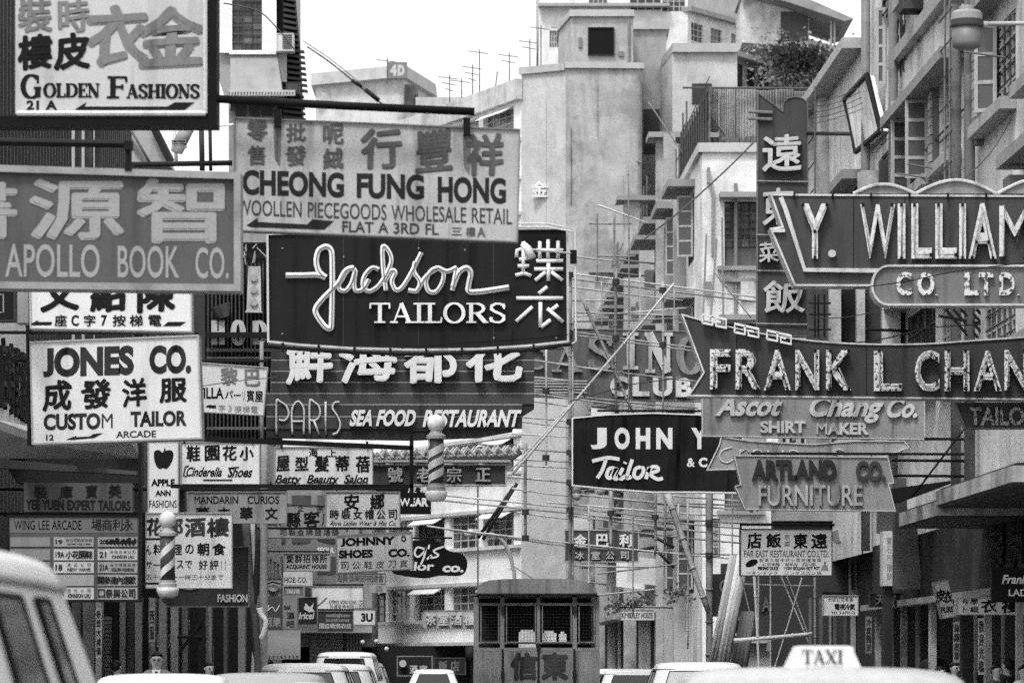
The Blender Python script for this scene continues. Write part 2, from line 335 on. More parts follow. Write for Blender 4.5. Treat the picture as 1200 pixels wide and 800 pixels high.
# ---------------------------------------------------------------- facades
GL = [M(.03, 'glass', .12, .2, .3), M(.09, 'glass', .25, .2, .4), M(.2, 'glass', .5, .2, .5)]
class Fac:
    """vertical wall plane from plan point A to B; outward side faces the camera"""
    def __init__(s, t, A, B, wall, key=''):
        s.t = t; s.A = Vector((A[0], A[1], 0)); s.B = Vector((B[0], B[1], 0)); d = s.B - s.A; s.L = d.length; s.u = d / s.L
        n = Vector((s.u.y, -s.u.x, 0)); mid = (s.A + s.B) / 2
        if n.dot(Vector((0, 0, 0)) - mid) < 0: n = -n
        s.n = n; s.wall = wall
    def pt(s, a, z, d=0): return s.A + s.u * a + s.n * d + Vector((0, 0, z))
    def at(s, x, y):                              # where the sight line of a photo point meets the wall
        r = Vector(((x - HX) / F, 1, 0)); den = r.dot(s.n); k = s.A.dot(s.n) / den; p = r * k
        return (p - s.A).dot(s.u), CZ + (HY - y) * k / F
    def box(s, mb, a0, a1, z0, z1, d0, d1): return mb.para(s.pt(a0, z0, d0), s.u * (a1 - a0), s.n * (d1 - d0), Vector((0, 0, z1 - z0)))
    def wallm(s, z0, z1, holes, depth=.28, name='wall', m=None, a0=0, a1=None):
        a1 = s.L if a1 is None else a1
        hs = [(max(a0, h[0]), min(a1, h[1]), max(z0, h[2]), min(z1, h[3])) for h in holes if h[1] > a0 and h[0] < a1 and h[3] > z0 and h[2] < z1]
        U = sorted({a0, a1} | {q for h in hs for q in h[:2]}); Z = sorted({z0, z1} | {q for h in hs for q in h[2:]}); mb = MB()
        for j in range(len(Z) - 1):
            zc = (Z[j] + Z[j + 1]) / 2; st = None
            for i in range(len(U)):
                solid = i < len(U) - 1 and not any(h[0] < (U[i] + U[i + 1]) / 2 < h[1] and h[2] < zc < h[3] for h in hs)
                if solid and st is None: st = U[i]
                if not solid and st is not None:
                    mb.add([s.pt(st, Z[j]), s.pt(U[i], Z[j]), s.pt(U[i], Z[j + 1]), s.pt(st, Z[j + 1])], [(0, 1, 2, 3)]); st = None
        for h in hs:
            a, b, c, d = h; q = [(a, c), (b, c), (b, d), (a, d)]
            for k in range(4):
                p0, p1 = q[k], q[(k + 1) % 4]; mb.add([s.pt(p0[0], p0[1]), s.pt(p1[0], p1[1]), s.pt(p1[0], p1[1], -depth), s.pt(p0[0], p0[1], -depth)], [(0, 1, 2, 3)])
        return mb.build(name, m or s.wall, s.t)
    def window(s, h, nx, nz, fm, panes=True, depth=.18, glass=None, grille=False, bw=.05, rnd=None):
        a0, a1, z0, z1 = h; mb = MB(); d = -depth; R = rnd or random
        for i in range(nx + 1): c = a0 + (a1 - a0) * i / nx; w_ = bw if i in (0, nx) else bw * .7; s.box(mb, max(a0, c - w_ / 2), min(a1, c + w_ / 2), z0, z1, d - .03, d + .03)
        for j in range(nz + 1): c = z0 + (z1 - z0) * j / nz; w_ = bw if j in (0, nz) else bw * .6; s.box(mb, a0, a1, max(z0, c - w_ / 2), min(z1, c + w_ / 2), d - .028, d + .027)
        w = mb.build('window', fm, s.t, at=s.pt((a0 + a1) / 2, z0, d))
        if grille:
            g = MB()
            for j in range(1, 7): c = z0 + (z1 - z0) * j / 7; g.tube([s.pt(a0, c, -.02), s.pt(a1, c, -.02)], .014, 4)
            for i in range(1, 5): c = a0 + (a1 - a0) * i / 5; g.tube([s.pt(c, z0, -.02), s.pt(c, z1, -.02)], .012, 4)
            g.build('grille', M(.1, 'metal'), w)
        if panes:
            me = {}
            for i in range(nx):
                for j in range(nz):
                    gm = glass or GL[R.choice((0, 0, 0, 1, 1, 2))]; c = s.pt(a0 + (a1 - a0) * (i + .5) / nx, z0 + (z1 - z0) * j / nz, d)
                    if gm.name not in me:
                        q = MB(); hw = (a1 - a0) / nx / 2; q.para(c - s.u * hw - s.n * .006, s.u * 2 * hw, s.n * .008, Vector((0, 0, (z1 - z0) / nz))); me[gm.name] = q.build('pane', gm, w, at=c).data
                    else: inst(me[gm.name], 'pane', w, c)
        else:
            q = MB(); s.box(q, a0, a1, z0, z1, d - .006, d + .002); q.build('glass', glass or GL[R.choice((0, 0, 1))], w)
        return w
    def bx(s, name, m, *a): return s.box(MB(), *a).build(name, m, s.t)
    def hood(s, a0, a1, z, d=.75, th=.16, m=None):
        mb = MB(); p = [s.pt(a0, z, 0), s.pt(a1, z, 0), s.pt(a1, z, d), s.pt(a0, z, d)]; mb.prism(p, (0, 0, th)); return mb.build('hood', m or HM, s.t)
HM = M(.3, 'wall', .8, .2, .2); WF = M(.45, 'paint', .5, .15, .3); DF = M(.07, 'paint', .5, .2, .3); W1 = M(.6, 'wall', .85, .2, .45, 30); W2 = M(.76, 'wall', .85, .18, .4, 30); W3 = M(.4, 'wall', .85, .22, .45, 28)
def RX(D, x0=7.5): return (x0 + SL * D, D)
def body(t, pts, z0, z1, m, name='body'): return MB().prism([(x, y, z0) for x, y in pts], (0, 0, z1 - z0)).build(name, m, t)  # near-black greys passed here paint unlit interiors behind the window holes
PIPE = M(.22, 'metal', .5, .2, .4)

# near right building
t = thing('street_building', 'nearest right-hand building with brick piers, open casements and deep window hoods', 'building', (RX(52)[0], 52, 0))
f = Fac(t, RX(36), RX(66), M(.72, 'wall', .85, .2, .4, 50)); S = lambda D: D - 36
holes = []
for z0, z1 in ((5.6, 6.9), (8.72, 9.86), (11.85, 13.0), (14.9, 16.2)):
    for a, b, nx in ((37, 42.5, 5), (44.2, 47.9, 4), (48.9, 51.6, 3), (53.9, 55.9, 3), (56.6, 60.0, 4), (61.9, 63.4, 1)): holes.append((S(a), S(b), z0 - (1.1 if a == 61.7 else 0), z1, nx))
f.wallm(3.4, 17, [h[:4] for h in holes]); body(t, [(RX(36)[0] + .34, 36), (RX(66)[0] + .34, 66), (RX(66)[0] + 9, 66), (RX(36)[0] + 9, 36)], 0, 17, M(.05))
f.bx('parapet', W3, 0, 30, 17, 17.8, -.34, .05)
for h in holes:
    f.window(h[:4], h[4] * 2, 4, DF if h[4] != 3 else WF, panes=(h[0] > 8 and h[2] < 13), grille=h[4] == 3 and h[0] < 14, depth=.05)
    if h[4] > 1: f.bx('sill', M(.4, 'wall', .8, .15, .3), h[0] - .1, h[1] + .1, h[2] - .16, h[2] - .003, .003, .22)
for z in (7.0, 9.93, 13.08):
    f.hood(S(53.4), S(60.5), z, .36); f.hood(S(44), S(48.2), 7.7 if z < 8 else z + .25, .36); f.hood(S(48.6), S(51.8), z + .2, .3) if z > 9 else None
    f.hood(S(37), S(43), z, .4)
f.bx('band', M(.35, 'wall'), S(52), S(61.4), 11.0, 11.2, .003, .14)
for a, b in ((52.05, 52.3), (53.4, 53.65), (60.6, 60.8), (64.4, 64.6)): MB().tube([f.pt(S(a), 3.4, .14), f.pt(S(a), 17, .14)], .075, 8).build('drain_pipe', PIPE, t, smooth=True)
# brick piers between the window bays, built of single bricks where they show
BR = [M(.36, 'wall', .85, .2, .3), M(.28, 'wall', .85, .2, .3), M(.42, 'wall', .85, .2, .3)]
for D0 in (56.2, 51.65):
    k = 0; cache = {}
    f.bx('pier', M(.15, 'wall'), S(D0), S(D0) + .3, 8.5, 10.3, .003, .1)
    for j in range(13):
        for i in range(2):
            c = f.pt(S(D0) + .075 + .15 * i, 8.6 + j * .13, .1); q = (j * 7 + i * 3) % 3
            if q not in cache:
                mb = MB(); mb.para(c - f.u * .068, f.u * .136, f.n * .03, (0, 0, .115)); cache[q] = mb.build('brick', BR[q], t, at=c).data
            else: inst(cache[q], 'brick', t, c)
# casements standing open
def casement(f, a, z0, z1, wd, ang, n=5, m=None):
    t = f.t; c = f.pt(a, z0, .02); dr = (f.n * math.sin(ang) + f.u * math.cos(ang)); up = Vector((0, 0, 1)); nn = dr.cross(up); mb = MB(); h = z1 - z0
    for e in (0, wd - .05): mb.para(c + dr * e, dr * .05, nn * .04, up * h)
    for j in range(n + 1): mb.para(c + up * (j * (h - .05) / n) + dr * .05, dr * (wd - .1), nn * .035, up * .05)
    w = mb.build('casement', m or WF, t, at=c); me = None
    for j in range(n):
        cc = c + up * (j * (h - .05) / n + .05) + dr * .05 + nn * .015
        if me is None: me = MB().para(cc, dr * (wd - .1), nn * .008, up * (h / n - .06)).build('pane', GL[1], w, at=cc).data
        else: inst(me, 'pane', w, cc)
casement(f, S(57.3), 8.75, 10.2, .34, 1.5); casement(f, S(59.4), 8.75, 10.2, .3, 1.7); casement(f, S(50.4), 8.75, 9.9, .3, 1.2, 3); casement(f, S(62.6), 10.95, 12.2, .16, 1.4, 4)
casement(f, S(46.6), 8.75, 9.8, .25, 1.4)
# rack of bars between the drain pipes
mb = MB()
for j in range(12): mb.tube([f.pt(S(52.2), 7.5 + j * .42, .35), f.pt(S(53.6), 7.5 + j * .42, .35)], .015, 4)
for a in (52.5, 53.0): mb.tube([f.pt(S(a), 7.2, .35), f.pt(S(a), 12.6, .35)], .015, 4)
mb.build('ladder_rack', M(.2, 'metal'), t)
# vines on the stained upper wall
r = random.Random(3); mb = MB()
for k in range(9):
    a, z = S(57.5 + r.random() * 4), 10.75 + r.random() * .4; p = [f.pt(a, z, .02)]
    for q in range(9): a += r.uniform(-.18, .22); z += r.uniform(-.02, .25); p.append(f.pt(a, z, .02))
    mb.tube(p, .012, 4)
mb.build('vine', M(.07), t)

# second right building: lower, with its roof seen
t = thing('street_building', 'low pale building with ladder rails between the nearest building and the vertical sign', 'building', (RX(73)[0], 73, 0))
f = Fac(t, RX(66.2), RX(82), W1); S = lambda D: D - 66.2; hs = []
for z0, z1 in ((5.6, 7.0), (8.6, 9.85)):
    for a, b in ((66.4, 68.6), (69.6, 71.2), (74.2, 77), (78, 81)): hs.append((S(a), S(b), z0, z1))
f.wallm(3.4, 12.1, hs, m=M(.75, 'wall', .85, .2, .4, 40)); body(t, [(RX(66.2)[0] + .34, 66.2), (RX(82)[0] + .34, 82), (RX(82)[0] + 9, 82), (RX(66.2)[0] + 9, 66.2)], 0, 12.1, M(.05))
for h in hs: f.window(h, 2, 3, DF, depth=.04); f.hood(h[0] - .2, h[1] + .2, h[3] + .02, .34)
f.bx('roof_slab', M(.4, 'wall'), -.1, 15.8, 12.1, 12.28, -6, .35)
for a in (71.6, 73.6): f.bx('pilaster', M(.5, 'wall', .8, .12, .4), S(a), S(a) + .5, 3.4, 12.1, .003, .18)
mb = MB()
for a in (69.2, 70.6, 72.6): mb.tube([f.pt(S(a), 7.0, .5), f.pt(S(a), 11.9, .5)], .02, 5)
for j in range(10): mb.tube([f.pt(S(69.2), 7.2 + .48 * j, .5), f.pt(S(72.6), 7.2 + .48 * j, .5)], .013, 4)
mb.build('ladder_rack', M(.13, 'metal'), t)
# oblique billboard
bt = thing('billboard', 'pale blank billboard seen edge-on in a dark frame beside the deep window hood', 'billboard', P(1010, 176, 64))
q = [P(990, 116, 66), P(1016, 88, 63), P(1032, 153, 62.5), P(1003, 178, 65.5)]; MB().prism(q, (.12, .05, 0)).build('face', M(.95, 'paint', .6, .15, .5), bt)
MB().tube(q + [q[0]], .05, 6).build('frame', IRON if 'IRON' in globals() else darkM(), bt)
bar('support_pole', 'dark horizontal pole carrying the vertical restaurant sign out from the wall', [P(947, 156.5, 70), P(1064, 157.5, 62)], .035, darkM(.03), 'pole')

# third: corner building with a frontal gable and grille window
t = thing('corner_building', 'pale corner building with a grilled window facing us and corrugated screens on its roof', 'building', (5.2, 104, 0))
A = (P(823, 0, 104).x, 104); B_ = (P(985, 0, 104).x, 104); f = Fac(t, A, B_, W2); h = f.at(849, 312) + f.at(888, 236); h = (h[0], h[2], h[1], h[3]); h2 = (h[0], h[1], h[2] - 3.3, h[3] - 3.3); h3 = (h[0], h[1], h[2] - 6.6, h[3] - 6.6)
f.wallm(0, 15.35, [h, h2, h3]); 
for q in (h, h2, h3):
    f.window((q[0], q[1], q[2] + (q[3] - q[2]) * .3, q[3]), 4, 5, DF, grille=True); f.bx('lower_panel', M(.12), q[0], q[1], q[2], q[2] + (q[3] - q[2]) * .3 - .01, -.2, -.17); f.hood(q[0] - .15, q[1] + .2, q[3] + .05, .6, .14); f.bx('sill', M(.3, 'wall'), q[0] - .2, q[1] + .2, q[2] - .12, q[2] - .003, .003, .2)
f.bx('cornice', M(.5, 'wall'), -.1, f.L, 15.35, 15.6, -.3, .12)
C0 = (SL * (115.8 - 104) + A[0], 115.8)
f2 = Fac(t, A, C0, W2); body(t, [(A[0] + .35, 104.35), (B_[0], 104.35), (B_[0], 115.8), (C0[0] + .35, 115.8)], 0, 15.34, M(.05)); hs = []
for zt in (14.8, 11.7, 8.6, 5.5):
    for a, b in ((3.2, 5.6), (8.4, 10.6)): hs.append((a, b, zt - 2.0, zt - .1))
f2.wallm(0, 15.35, hs)
for q in hs: f2.window(q, 3, 4, DF, depth=.04); f2.hood(q[0] - .3, q[1] + .4, q[3] + .1, .75, .2); casement(f2, q[0] + .2, q[2] + .1, q[3] - .1, .45, 1.35, 4, WF)
f2.bx('cornice', M(.5, 'wall'), 0, f2.L, 15.35, 15.6, -.3, .12)
for a in (6.6, 11.2): f2.bx('pier', M(.42, 'wall'), a, a + .35, 0, 17.4 if a > 10 else 15.3, .003, .35)
MB().tube([f.pt(.9, 9, .1), f.pt(.9, 14.5, .1)], .05, 6).build('drain_pipe', PIPE, t)
for x0, y0, x1, y1 in ((866, 225, 868, 372), (843, 365, 848, 244), (853, 345, 860, 250)): MB().tube([P(x0 - 20, y0 + 30, 103.4), P(x1 - 20, y1 + 30, 103.4)], .03, 5).build('bamboo_pole', M(.25), t)
# roof screens of corrugated sheets, each sheet a piece
rs = thing('roof_screen', 'corrugated sheet screen standing on the roof of the corner building', 'screen', P(885, 175, 106))
def corr(t, x0, x1, y0, y1, D, m, n=10, amp=.05, name='sheet'):
    vs = []; fs = []
    for i in range(n * 4 + 1):
        u = i / (n * 4); x = x0 + (x1 - x0) * u; dd = amp * math.sin(u * n * 6.283)
        for yy in (y1, y0):
            p = P(x, yy, D); vs += [p + Vector((0, dd, 0)), p + Vector((0, dd + .02, 0))]
    for i in range(n * 4): b = i * 4; fs += [(b, b + 4, b + 6, b + 2), (b + 1, b + 3, b + 7, b + 5), (b + 2, b + 6, b + 7, b + 3), (b, b + 1, b + 5, b + 4)]
    return MB().add(vs, fs).build(name, m, t)
for i, (a, b, c, d, v) in enumerate(((828, 843, 104, 155, .3), (843, 862, 103, 165, .38), (862, 886, 102, 170, .34), (886, 908, 106, 165, .25), (908, 930, 105, 170, .3), (930, 950, 107, 160, .28), (950, 972, 106, 158, .33))): corr(rs, a, b - .5, c, d, 106 + .1 * (i % 2), M(v * 1.6, 'wall', .8, .2, .5), 7)
MB().tube([P(800, 103, 105.8), P(978, 104, 105.8)], .03, 5).tube([P(828, 102, 105.8), P(828, 178, 105.8)], .03, 5).tube([P(862, 102, 105.8), P(862, 178, 105.8)], .025, 5).tube([P(828, 130, 105.8), P(850, 160, 105.8)], .025, 5).build('frame', M(.1), rs)
mb = MB(); r = random.Random(8)
for i in range(9): x = 829 + i * 6.3; mb.pp([(x, 160 + r.random() * 8), (x + 4, 156 + r.random() * 8), (x + 6, 170), (x + 1, 171)], 105.5 - .01 * i, .3)
mb.build('clutter', M(.2, 'wall', .8, .3, .8), rs)
nt_ = thing('roof_net', 'dark net of upright poles on the roof edge left of the corrugated screen', 'net', P(812, 200, 110)); mb = MB()
for i in range(12): a = 11.6 - i * .95; MB().tube([f2.pt(a, 15.6, -.2), f2.pt(a, 17.5 - .03 * i, -.2)], .03, 4).build('upright', M(.08), nt_)
mb = MB()
for j in range(6): mb.tube([f2.pt(.3, 15.8 + j * .33, -.22), f2.pt(11.6, 15.9 + j * .3, -.22)], .014, 4)
mb.build('rail', M(.12), nt_); MB().add([f2.pt(.4, 15.6, -.25), f2.pt(11.5, 15.6, -.25), f2.pt(11.5, 17.2, -.25), f2.pt(.4, 17.2, -.25)], [(0, 1, 2, 3)]).build('mesh_cloth', M(.26, 'wall', .9, .4, .8), nt_)

# terrace of three more houses down the right side
for k, (D0, D1, zt, wv, lab) in enumerate(((116.2, 134.8, 16.2, W2, 'second pale house of the terrace beyond the corner building, with stepped window hoods'), (135.2, 157.8, 16.6, W1, 'third terrace house beyond the corner building, seen very obliquely'), (158.2, 167, 16.4, W3, 'last terrace house against the tall blank wall'))):
    t = thing('terrace_house', lab, 'building', (RX(D0)[0], D0, 0), 'terrace houses down the right side'); f = Fac(t, RX(D0), RX(D1), wv); L = f.L
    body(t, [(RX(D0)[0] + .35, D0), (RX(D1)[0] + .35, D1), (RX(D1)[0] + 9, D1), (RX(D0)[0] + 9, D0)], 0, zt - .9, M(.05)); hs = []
    for zz in (14.9, 11.8, 8.7, 5.6):
        a = 1.2
        while a + 2.3 < L: hs.append((a, a + 2.3, zz - 2.0, zz - .1)); a += 4.4 if k < 2 else 3.6
    gh = [(a, a + 2.6, .2, 2.9) for a in [1 + 3.4 * i for i in range(int(L / 3.6))]]
    f.wallm(0, zt - .35, hs + gh)
    for h in hs: f.window(h, 3, 3, DF, panes=k == 0, bw=.08, depth=.04); f.hood(h[0] - .4, h[1] + .5, h[3] + .12, .9, .2)
    for h in hs[::2]: casement(f, h[0] + .3, h[2] + .1, h[3] - .1, .45, 1.4, 3)
    for i, h in enumerate(gh): f.window(h, 3, 4, WF, panes=k == 0, glass=None, bw=.08, depth=.04)
    f.bx('cornice', M(.45, 'wall'), 0, L, zt - .35, zt, -.3, .15)
    for z in (3.6, 6.4, 9.5, 12.6): f.bx('band', M(.5, 'wall'), 0, L, z - .15, z, .003, .1)
    for a in (.05, L * .5): f.bx('pier', M(.5, 'wall', .8, .15, .4), a, a + .4, 0, zt + (1.2 if a < 1 else -.4), .004, .55)
    f.box(MB(), -.3, 1.2, zt + 1.2, zt + 1.36, -1.6, .8).build('pier_cap', HM, t)
    f.bx('shop_ledge', M(.6, 'wall', .8, .2, .6), .5, L - .5, 3.1, 3.28, .004, .9)
    for i in range(int(L / 2.1)): f.bx('shop_pier', M((.7, .2, .45, .1)[i % 4], 'wall', .8, .2, .4, 28), .6 + i * 2.1, 1.0 + i * 2.1, 0, 3.1, .004, .3); f.bx('wall_pier', M((.3, .8, .5)[i % 3], 'wall', .8, .2, .4, 28), 1.0 + i * 2.1, 1.25 + i * 2.1, 3.6, zt - 1.4 if i % 2 else 9, .004, .16)
    # rooftop frames of poles
    mb = MB(); rr = random.Random(k)
    for i in range(10): a = .5 + i * L / 11; mb.tube([f.pt(a, zt, -.4), f.pt(a, zt + 1.3 + rr.random() * 1.3, -.4)], .03, 4)
    for j in range(3): mb.tube([f.pt(.3, zt + .6 + j * .6, -.4), f.pt(L - .5, zt + .6 + j * .6, -.4)], .02, 4)
    mb.build('roof_rack', M(.14), t)
    for a in (L * .25, L * .75): MB().tube([f.pt(a, 0, .15), f.pt(a, zt, .15)], .06, 6).build('drain_pipe', PIPE, t)
# plants on the ledge
def leaves(name, label, pts, n, rad, size, m, D=None, seed=1, kind=None):
    r = random.Random(seed); mb = MB()
    for i in range(n):
        c = Vector(pts[r.randrange(len(pts))]) + Vector((r.gauss(0, rad[0]), r.gauss(0, rad[1]), r.gauss(0, rad[2]))); a = Vector((r.gauss(0, 1), r.gauss(0, 1), r.gauss(0, 1))).normalized(); b = a.cross(Vector((r.gauss(0, 1), r.gauss(0, 1), r.gauss(0, 1)))).normalized(); s_ = size * r.uniform(.6, 1.4)
        mb.add([c - a * s_, c + b * s_ * .45, c + a * s_, c - b * s_ * .45], [(0, 1, 2, 3)])
    return mb.build(name, m)
fr_ = lambda D, z, d=0: Vector((7.5 + SL * D - d, D, z))
o = leaves('ledge_plant', '', [fr_(D, 3.5, .5) for D in range(122, 145, 2)], 300, (.2, .6, .15), .09, M(.07, 'paint', .8, .4, .6)); o['kind'] = 'stuff'; tag(o, 'straggling pot plants along the ledge above the far right shops', 'plant')
o = leaves('ledge_plant', '', [fr_(D, 3.5, .4) for D in (106, 109, 112)], 110, (.15, .5, .13), .08, M(.1, 'paint', .8, .4, .6)); o['kind'] = 'stuff'; tag(o, 'small light plants on the ledge below the ice cafe sign, nearer than the straggling ones', 'plant')

# building closing the street: oblique white front, blank grey gable, roof tower
t = thing('closing_building', 'white building closing the street with banded windows and a tall blank grey gable', 'building', (0, 175, 0))
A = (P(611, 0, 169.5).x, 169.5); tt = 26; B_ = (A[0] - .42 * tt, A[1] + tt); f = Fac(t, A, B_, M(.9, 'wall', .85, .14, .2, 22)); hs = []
zs = [3.55 + 3.25 * i for i in range(7)] + [24.95]
cols = [(602, 566), (561, 526), (521, 486), (480, 455), (452, 425), (421, 395)]
for zi, z in enumerate(zs):
    zh = 1.5 if z < 24 else 1.3
    for x0, x1 in cols: a0 = f.at(x0, 600)[0]; a1 = f.at(x1, 600)[0]; hs.append((a0, a1, z, z + zh))
f.wallm(2.35, 27.2, hs); G2 = (P(752, 0, 168.5).x, 168.5); G1 = (P(663, 0, 168.3).x, 168.3)
WINF = M(.5, 'paint', .5, .1); 
for i, h in enumerate(hs):
    w = f.window(h, 4 if i % 3 else 5, 4, WINF if i % 4 else DF, panes=h[2] < 7.5 and h[0] < 16, bw=.09, depth=.25, rnd=random.Random(i))
    if i % 2 == 0: MB().prism([f.pt(h[0] + .1, h[3] - .02, .01), f.pt(h[1] - .1, h[3] - .02, .01), f.pt(h[1] - .3, h[3] - .3, .5), f.pt(h[0] + .2, h[3] - .3, .5)], (0, 0, .04)).build('awning', M(.7, 'paint', .6, .1), t)
for z in zs[:7]: f.bx('sill_band', M(.7, 'wall', .8, .1, .25), 0, f.L, z - .15, z - .004, .003, .2); f.bx('lintel_band', M(.6, 'wall', .8, .1, .25), 0, f.L, z + 1.52, z + 1.68, .003, .15)
f.bx('parapet', W1, -.1, f.L, 26.4, 27.3, .004, .3); f.bx('canopy', M(.6, 'wall', .8, .12, .3), 0, f.L, 2.35, 2.5, .003, 1.2)
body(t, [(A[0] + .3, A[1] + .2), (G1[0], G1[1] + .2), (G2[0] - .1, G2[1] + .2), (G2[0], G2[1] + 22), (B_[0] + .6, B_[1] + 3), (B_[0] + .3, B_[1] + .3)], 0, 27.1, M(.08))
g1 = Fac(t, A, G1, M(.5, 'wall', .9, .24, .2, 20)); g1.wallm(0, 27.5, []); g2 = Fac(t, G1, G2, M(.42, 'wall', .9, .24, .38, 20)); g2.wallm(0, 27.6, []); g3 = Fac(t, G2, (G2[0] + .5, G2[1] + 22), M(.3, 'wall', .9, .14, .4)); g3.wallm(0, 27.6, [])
g2.bx('coping', M(.45, 'wall'), -.05, g2.L + .1, 27.6, 27.85, -.4, .15); g1.bx('coping', M(.45, 'wall'), -.05, g1.L, 27.5, 27.8, -.4, .15)
text(t, '金', 622, 212, 642, 231, 168.9, M(.75), cell=20, bold=.05, ext=.15, name='character')
MB().box(A[0] - 14, A[0] - .3, 176, 190, 0, 2.3).build('shop_recess_shade', M(.02), t)  # near-black block paints the shade of the set-back shops
# roof tower and the blocks behind
t = thing('roof_tower', 'grey stair tower with a square dark opening on top of the blank gable', 'tower', P(705, 85, 176)); TW = M(.46, 'wall', .9, .22, .3, 20)
MB().prism([(P(655, 0, 180).x, 180, 25), (P(670, 0, 176).x, 176, 25), (P(742, 0, 176).x, 176, 25), (P(742, 0, 176).x, 183, 25), (P(655, 0, 180).x, 183, 25)], (0, 0, P(0, 20, 176).z - 25)).build('wall', TW, t)
zz = P(0, 20, 176).z; MB().prism([(P(653, 0, 180).x, 179.9, zz), (P(668, 0, 176).x, 175.8, zz), (P(743, 0, 176).x, 175.8, zz), (P(743, 0, 176).x, 183.2, zz), (P(653, 0, 180).x, 183.2, zz)], (0, 0, .3)).build('roof_slab', M(.45, 'wall'), t)
q = P(690, 64, 175.95); q2 = P(719, 33, 175.95); MB().box(q.x, q2.x, 175.9, 176.0, q.z, q2.z).build('opening', M(.012, 'paint', .9), t); MB().ring([(689, 32), (720, 32), (720, 65), (689, 65)], 1.4, 175.85, .1).build('frame', M(.03), t)
t = thing('roof_block', 'grey roof block between the stair tower and the lower pale block', 'building', P(765, 200, 181))
q = [(P(741, 0, 181).x, 181), (P(781, 0, 181).x, 181), (P(781, 0, 181).x, 190), (P(741, 0, 181).x, 190)]; body(t, q, 14, P(0, 35, 181).z, M(.34, 'wall', .9, .22, .3, 20), 'wall')
z = P(0, 35, 181).z; MB().box(q[0][0], q[1][0] + .15, 180.8, 190, z, z + .35).build('roof_slab', M(.4, 'wall'), t); MB().pp(rect(754, 128, 775, 180), 180.95, .1).build('window', M(.07), t)
t = thing('roof_block', 'pale block with a rounded front corner and small dark window behind the roof screens', 'building', P(820, 200, 178))
z = P(0, 62, 174).z; q = [(P(776, 0, 178).x, 178), (P(788, 0, 174).x, 174), (P(864, 0, 174).x, 174), (P(864, 0, 174).x, 186), (P(776, 0, 178).x, 186)]; body(t, q, 10, z, M(.5, 'wall', .9, .22, .25, 20), 'wall')
MB().prism([(a, b - .25, z) for a, b in q], (0, 0, .4)).build('roof_slab', M(.42, 'wall'), t); MB().pp(rect(811, 98, 834, 122), 173.95, .1).build('window', M(.05), t)
# far tower block on the hill
t = thing('far_apartment_block', 'tall pale apartment block far behind on the hill, filling the top centre right', 'building', (14, 400, 0)); WA = M(.72, 'wall', .9, .2, .2, 9)
A = (P(806, 0, 400).x, 400); B_ = (A[0] + .66 * 34, 434); f = Fac(t, A, B_, WA); hs = []
zt = P(0, 14, 400).z
for r_ in range(12):
    for x0, x1 in ((810, 824), (833, 846), (857, 870), (880, 889), (898, 908), (916, 926), (936, 946)):
        a0 = f.at(x0, 40)[0]; a1 = f.at(x1, 40)[0]; z1 = zt - 1.0 - r_ * 3.4; hs.append((a0, a1, z1 - 1.9, z1))
f.wallm(0, zt, hs)
for i, h in enumerate(hs[:35]): f.window(h, 3, 3, WF, panes=False, bw=.16, depth=.2, rnd=random.Random(i))
f.bx('roof_edge', M(.3, 'wall'), -.3, f.L, zt, zt + .5, -.6, .6)
for r_ in range(4): f.bx('floor_band', M(.5, 'wall'), 0, f.L, zt - 3.3 - r_ * 3.4, zt - 3.1 - r_ * 3.4, .004, .35)
fl_ = P(631, 0, 400).x; z2 = zt + 9; f3 = Fac(t, (fl_, 400), (A[0], 400.01), WA); hs = [(f3.at(x0, 0)[0], f3.at(x1, 0)[0], P(0, y1, 400).z, P(0, y0, 400).z) for x0, x1, y0, y1 in ((690, 712, -14, 5), (738, 775, -10, 12), (776, 803, -5, 14), (644, 655, 36, 56), (700, 722, -40, -20))]
f3.wallm(0, z2, hs)
for h in hs: f3.window(h, 4, 3, WF, panes=False, bw=.14)
body(t, [(fl_ + .3, 400.4), (A[0], 400.4), (B_[0] - .4, B_[1] + .3), (B_[0], 450), (fl_ + .3, 450)], 0, zt, M(.06)); body(t, [(fl_, 400.4), (A[0], 400.4), (A[0] + 10, 420), (A[0] + 10, 440), (fl_, 440)], zt - .5, z2, M(.5, 'wall'), 'upper_storey')
MB().box(P(631, 0, 398.8).x, P(785, 0, 398.8).x, 398.8, 400.0, P(0, 6, 400).z - .3, P(0, 6, 400).z).build('balcony_slab', M(.35, 'wall'), t)
# sloping second wing to the right + roof house
t = thing('far_wing', 'long wing with rows of shutters and plants below the far apartment block', 'building', (20, 380, 0)); f = Fac(t, (P(855, 0, 372).x, 372), (P(855, 0, 372).x + .6 * 40, 412), M(.5, 'wall', .9, .15, .4)); zt = P(0, 66, 372).z; hs = []
for r_ in range(4):
    for i in range(8): hs.append((1 + i * 2.6, 2.7 + i * 2.6, zt - 2.8 - 3.6 * r_, zt - .5 - 3.6 * r_))
f.wallm(0, zt, hs)
for i, h in enumerate(hs): f.window(h, 2, 2, WF, panes=False, bw=.15)
body(t, [(f.A.x + .3, 372.5), (f.B.x, 412.6), (f.B.x, 430), (f.A.x, 420)], 0, zt, M(.05)); f.bx('roof_edge', M(.4, 'wall'), -.3, f.L, zt, zt + .5, -.5, .8)
t = thing('roof_house', 'flat-roofed house with a wide overhanging roof and slim columns at the skyline', 'house', P(960, 60, 390))
MB().prism([P(885, -25, 388), P(930, -9, 388), P(1000, 22, 388), P(990, 25, 388), P(925, 3, 388), P(870, -12, 388)], (0, 14, 0)).build('roof', M(.3, 'wall', .8, .15, .3), t)
MB().pp([(870, -10), (930, 4), (948, 12), (948, 56), (870, 50)], 392, 12).build('wall', W2, t)
for x in (973, 977): MB().pp(rect(x, 22, x + 2, 66), 390, .2).build('column', M(.5), t)
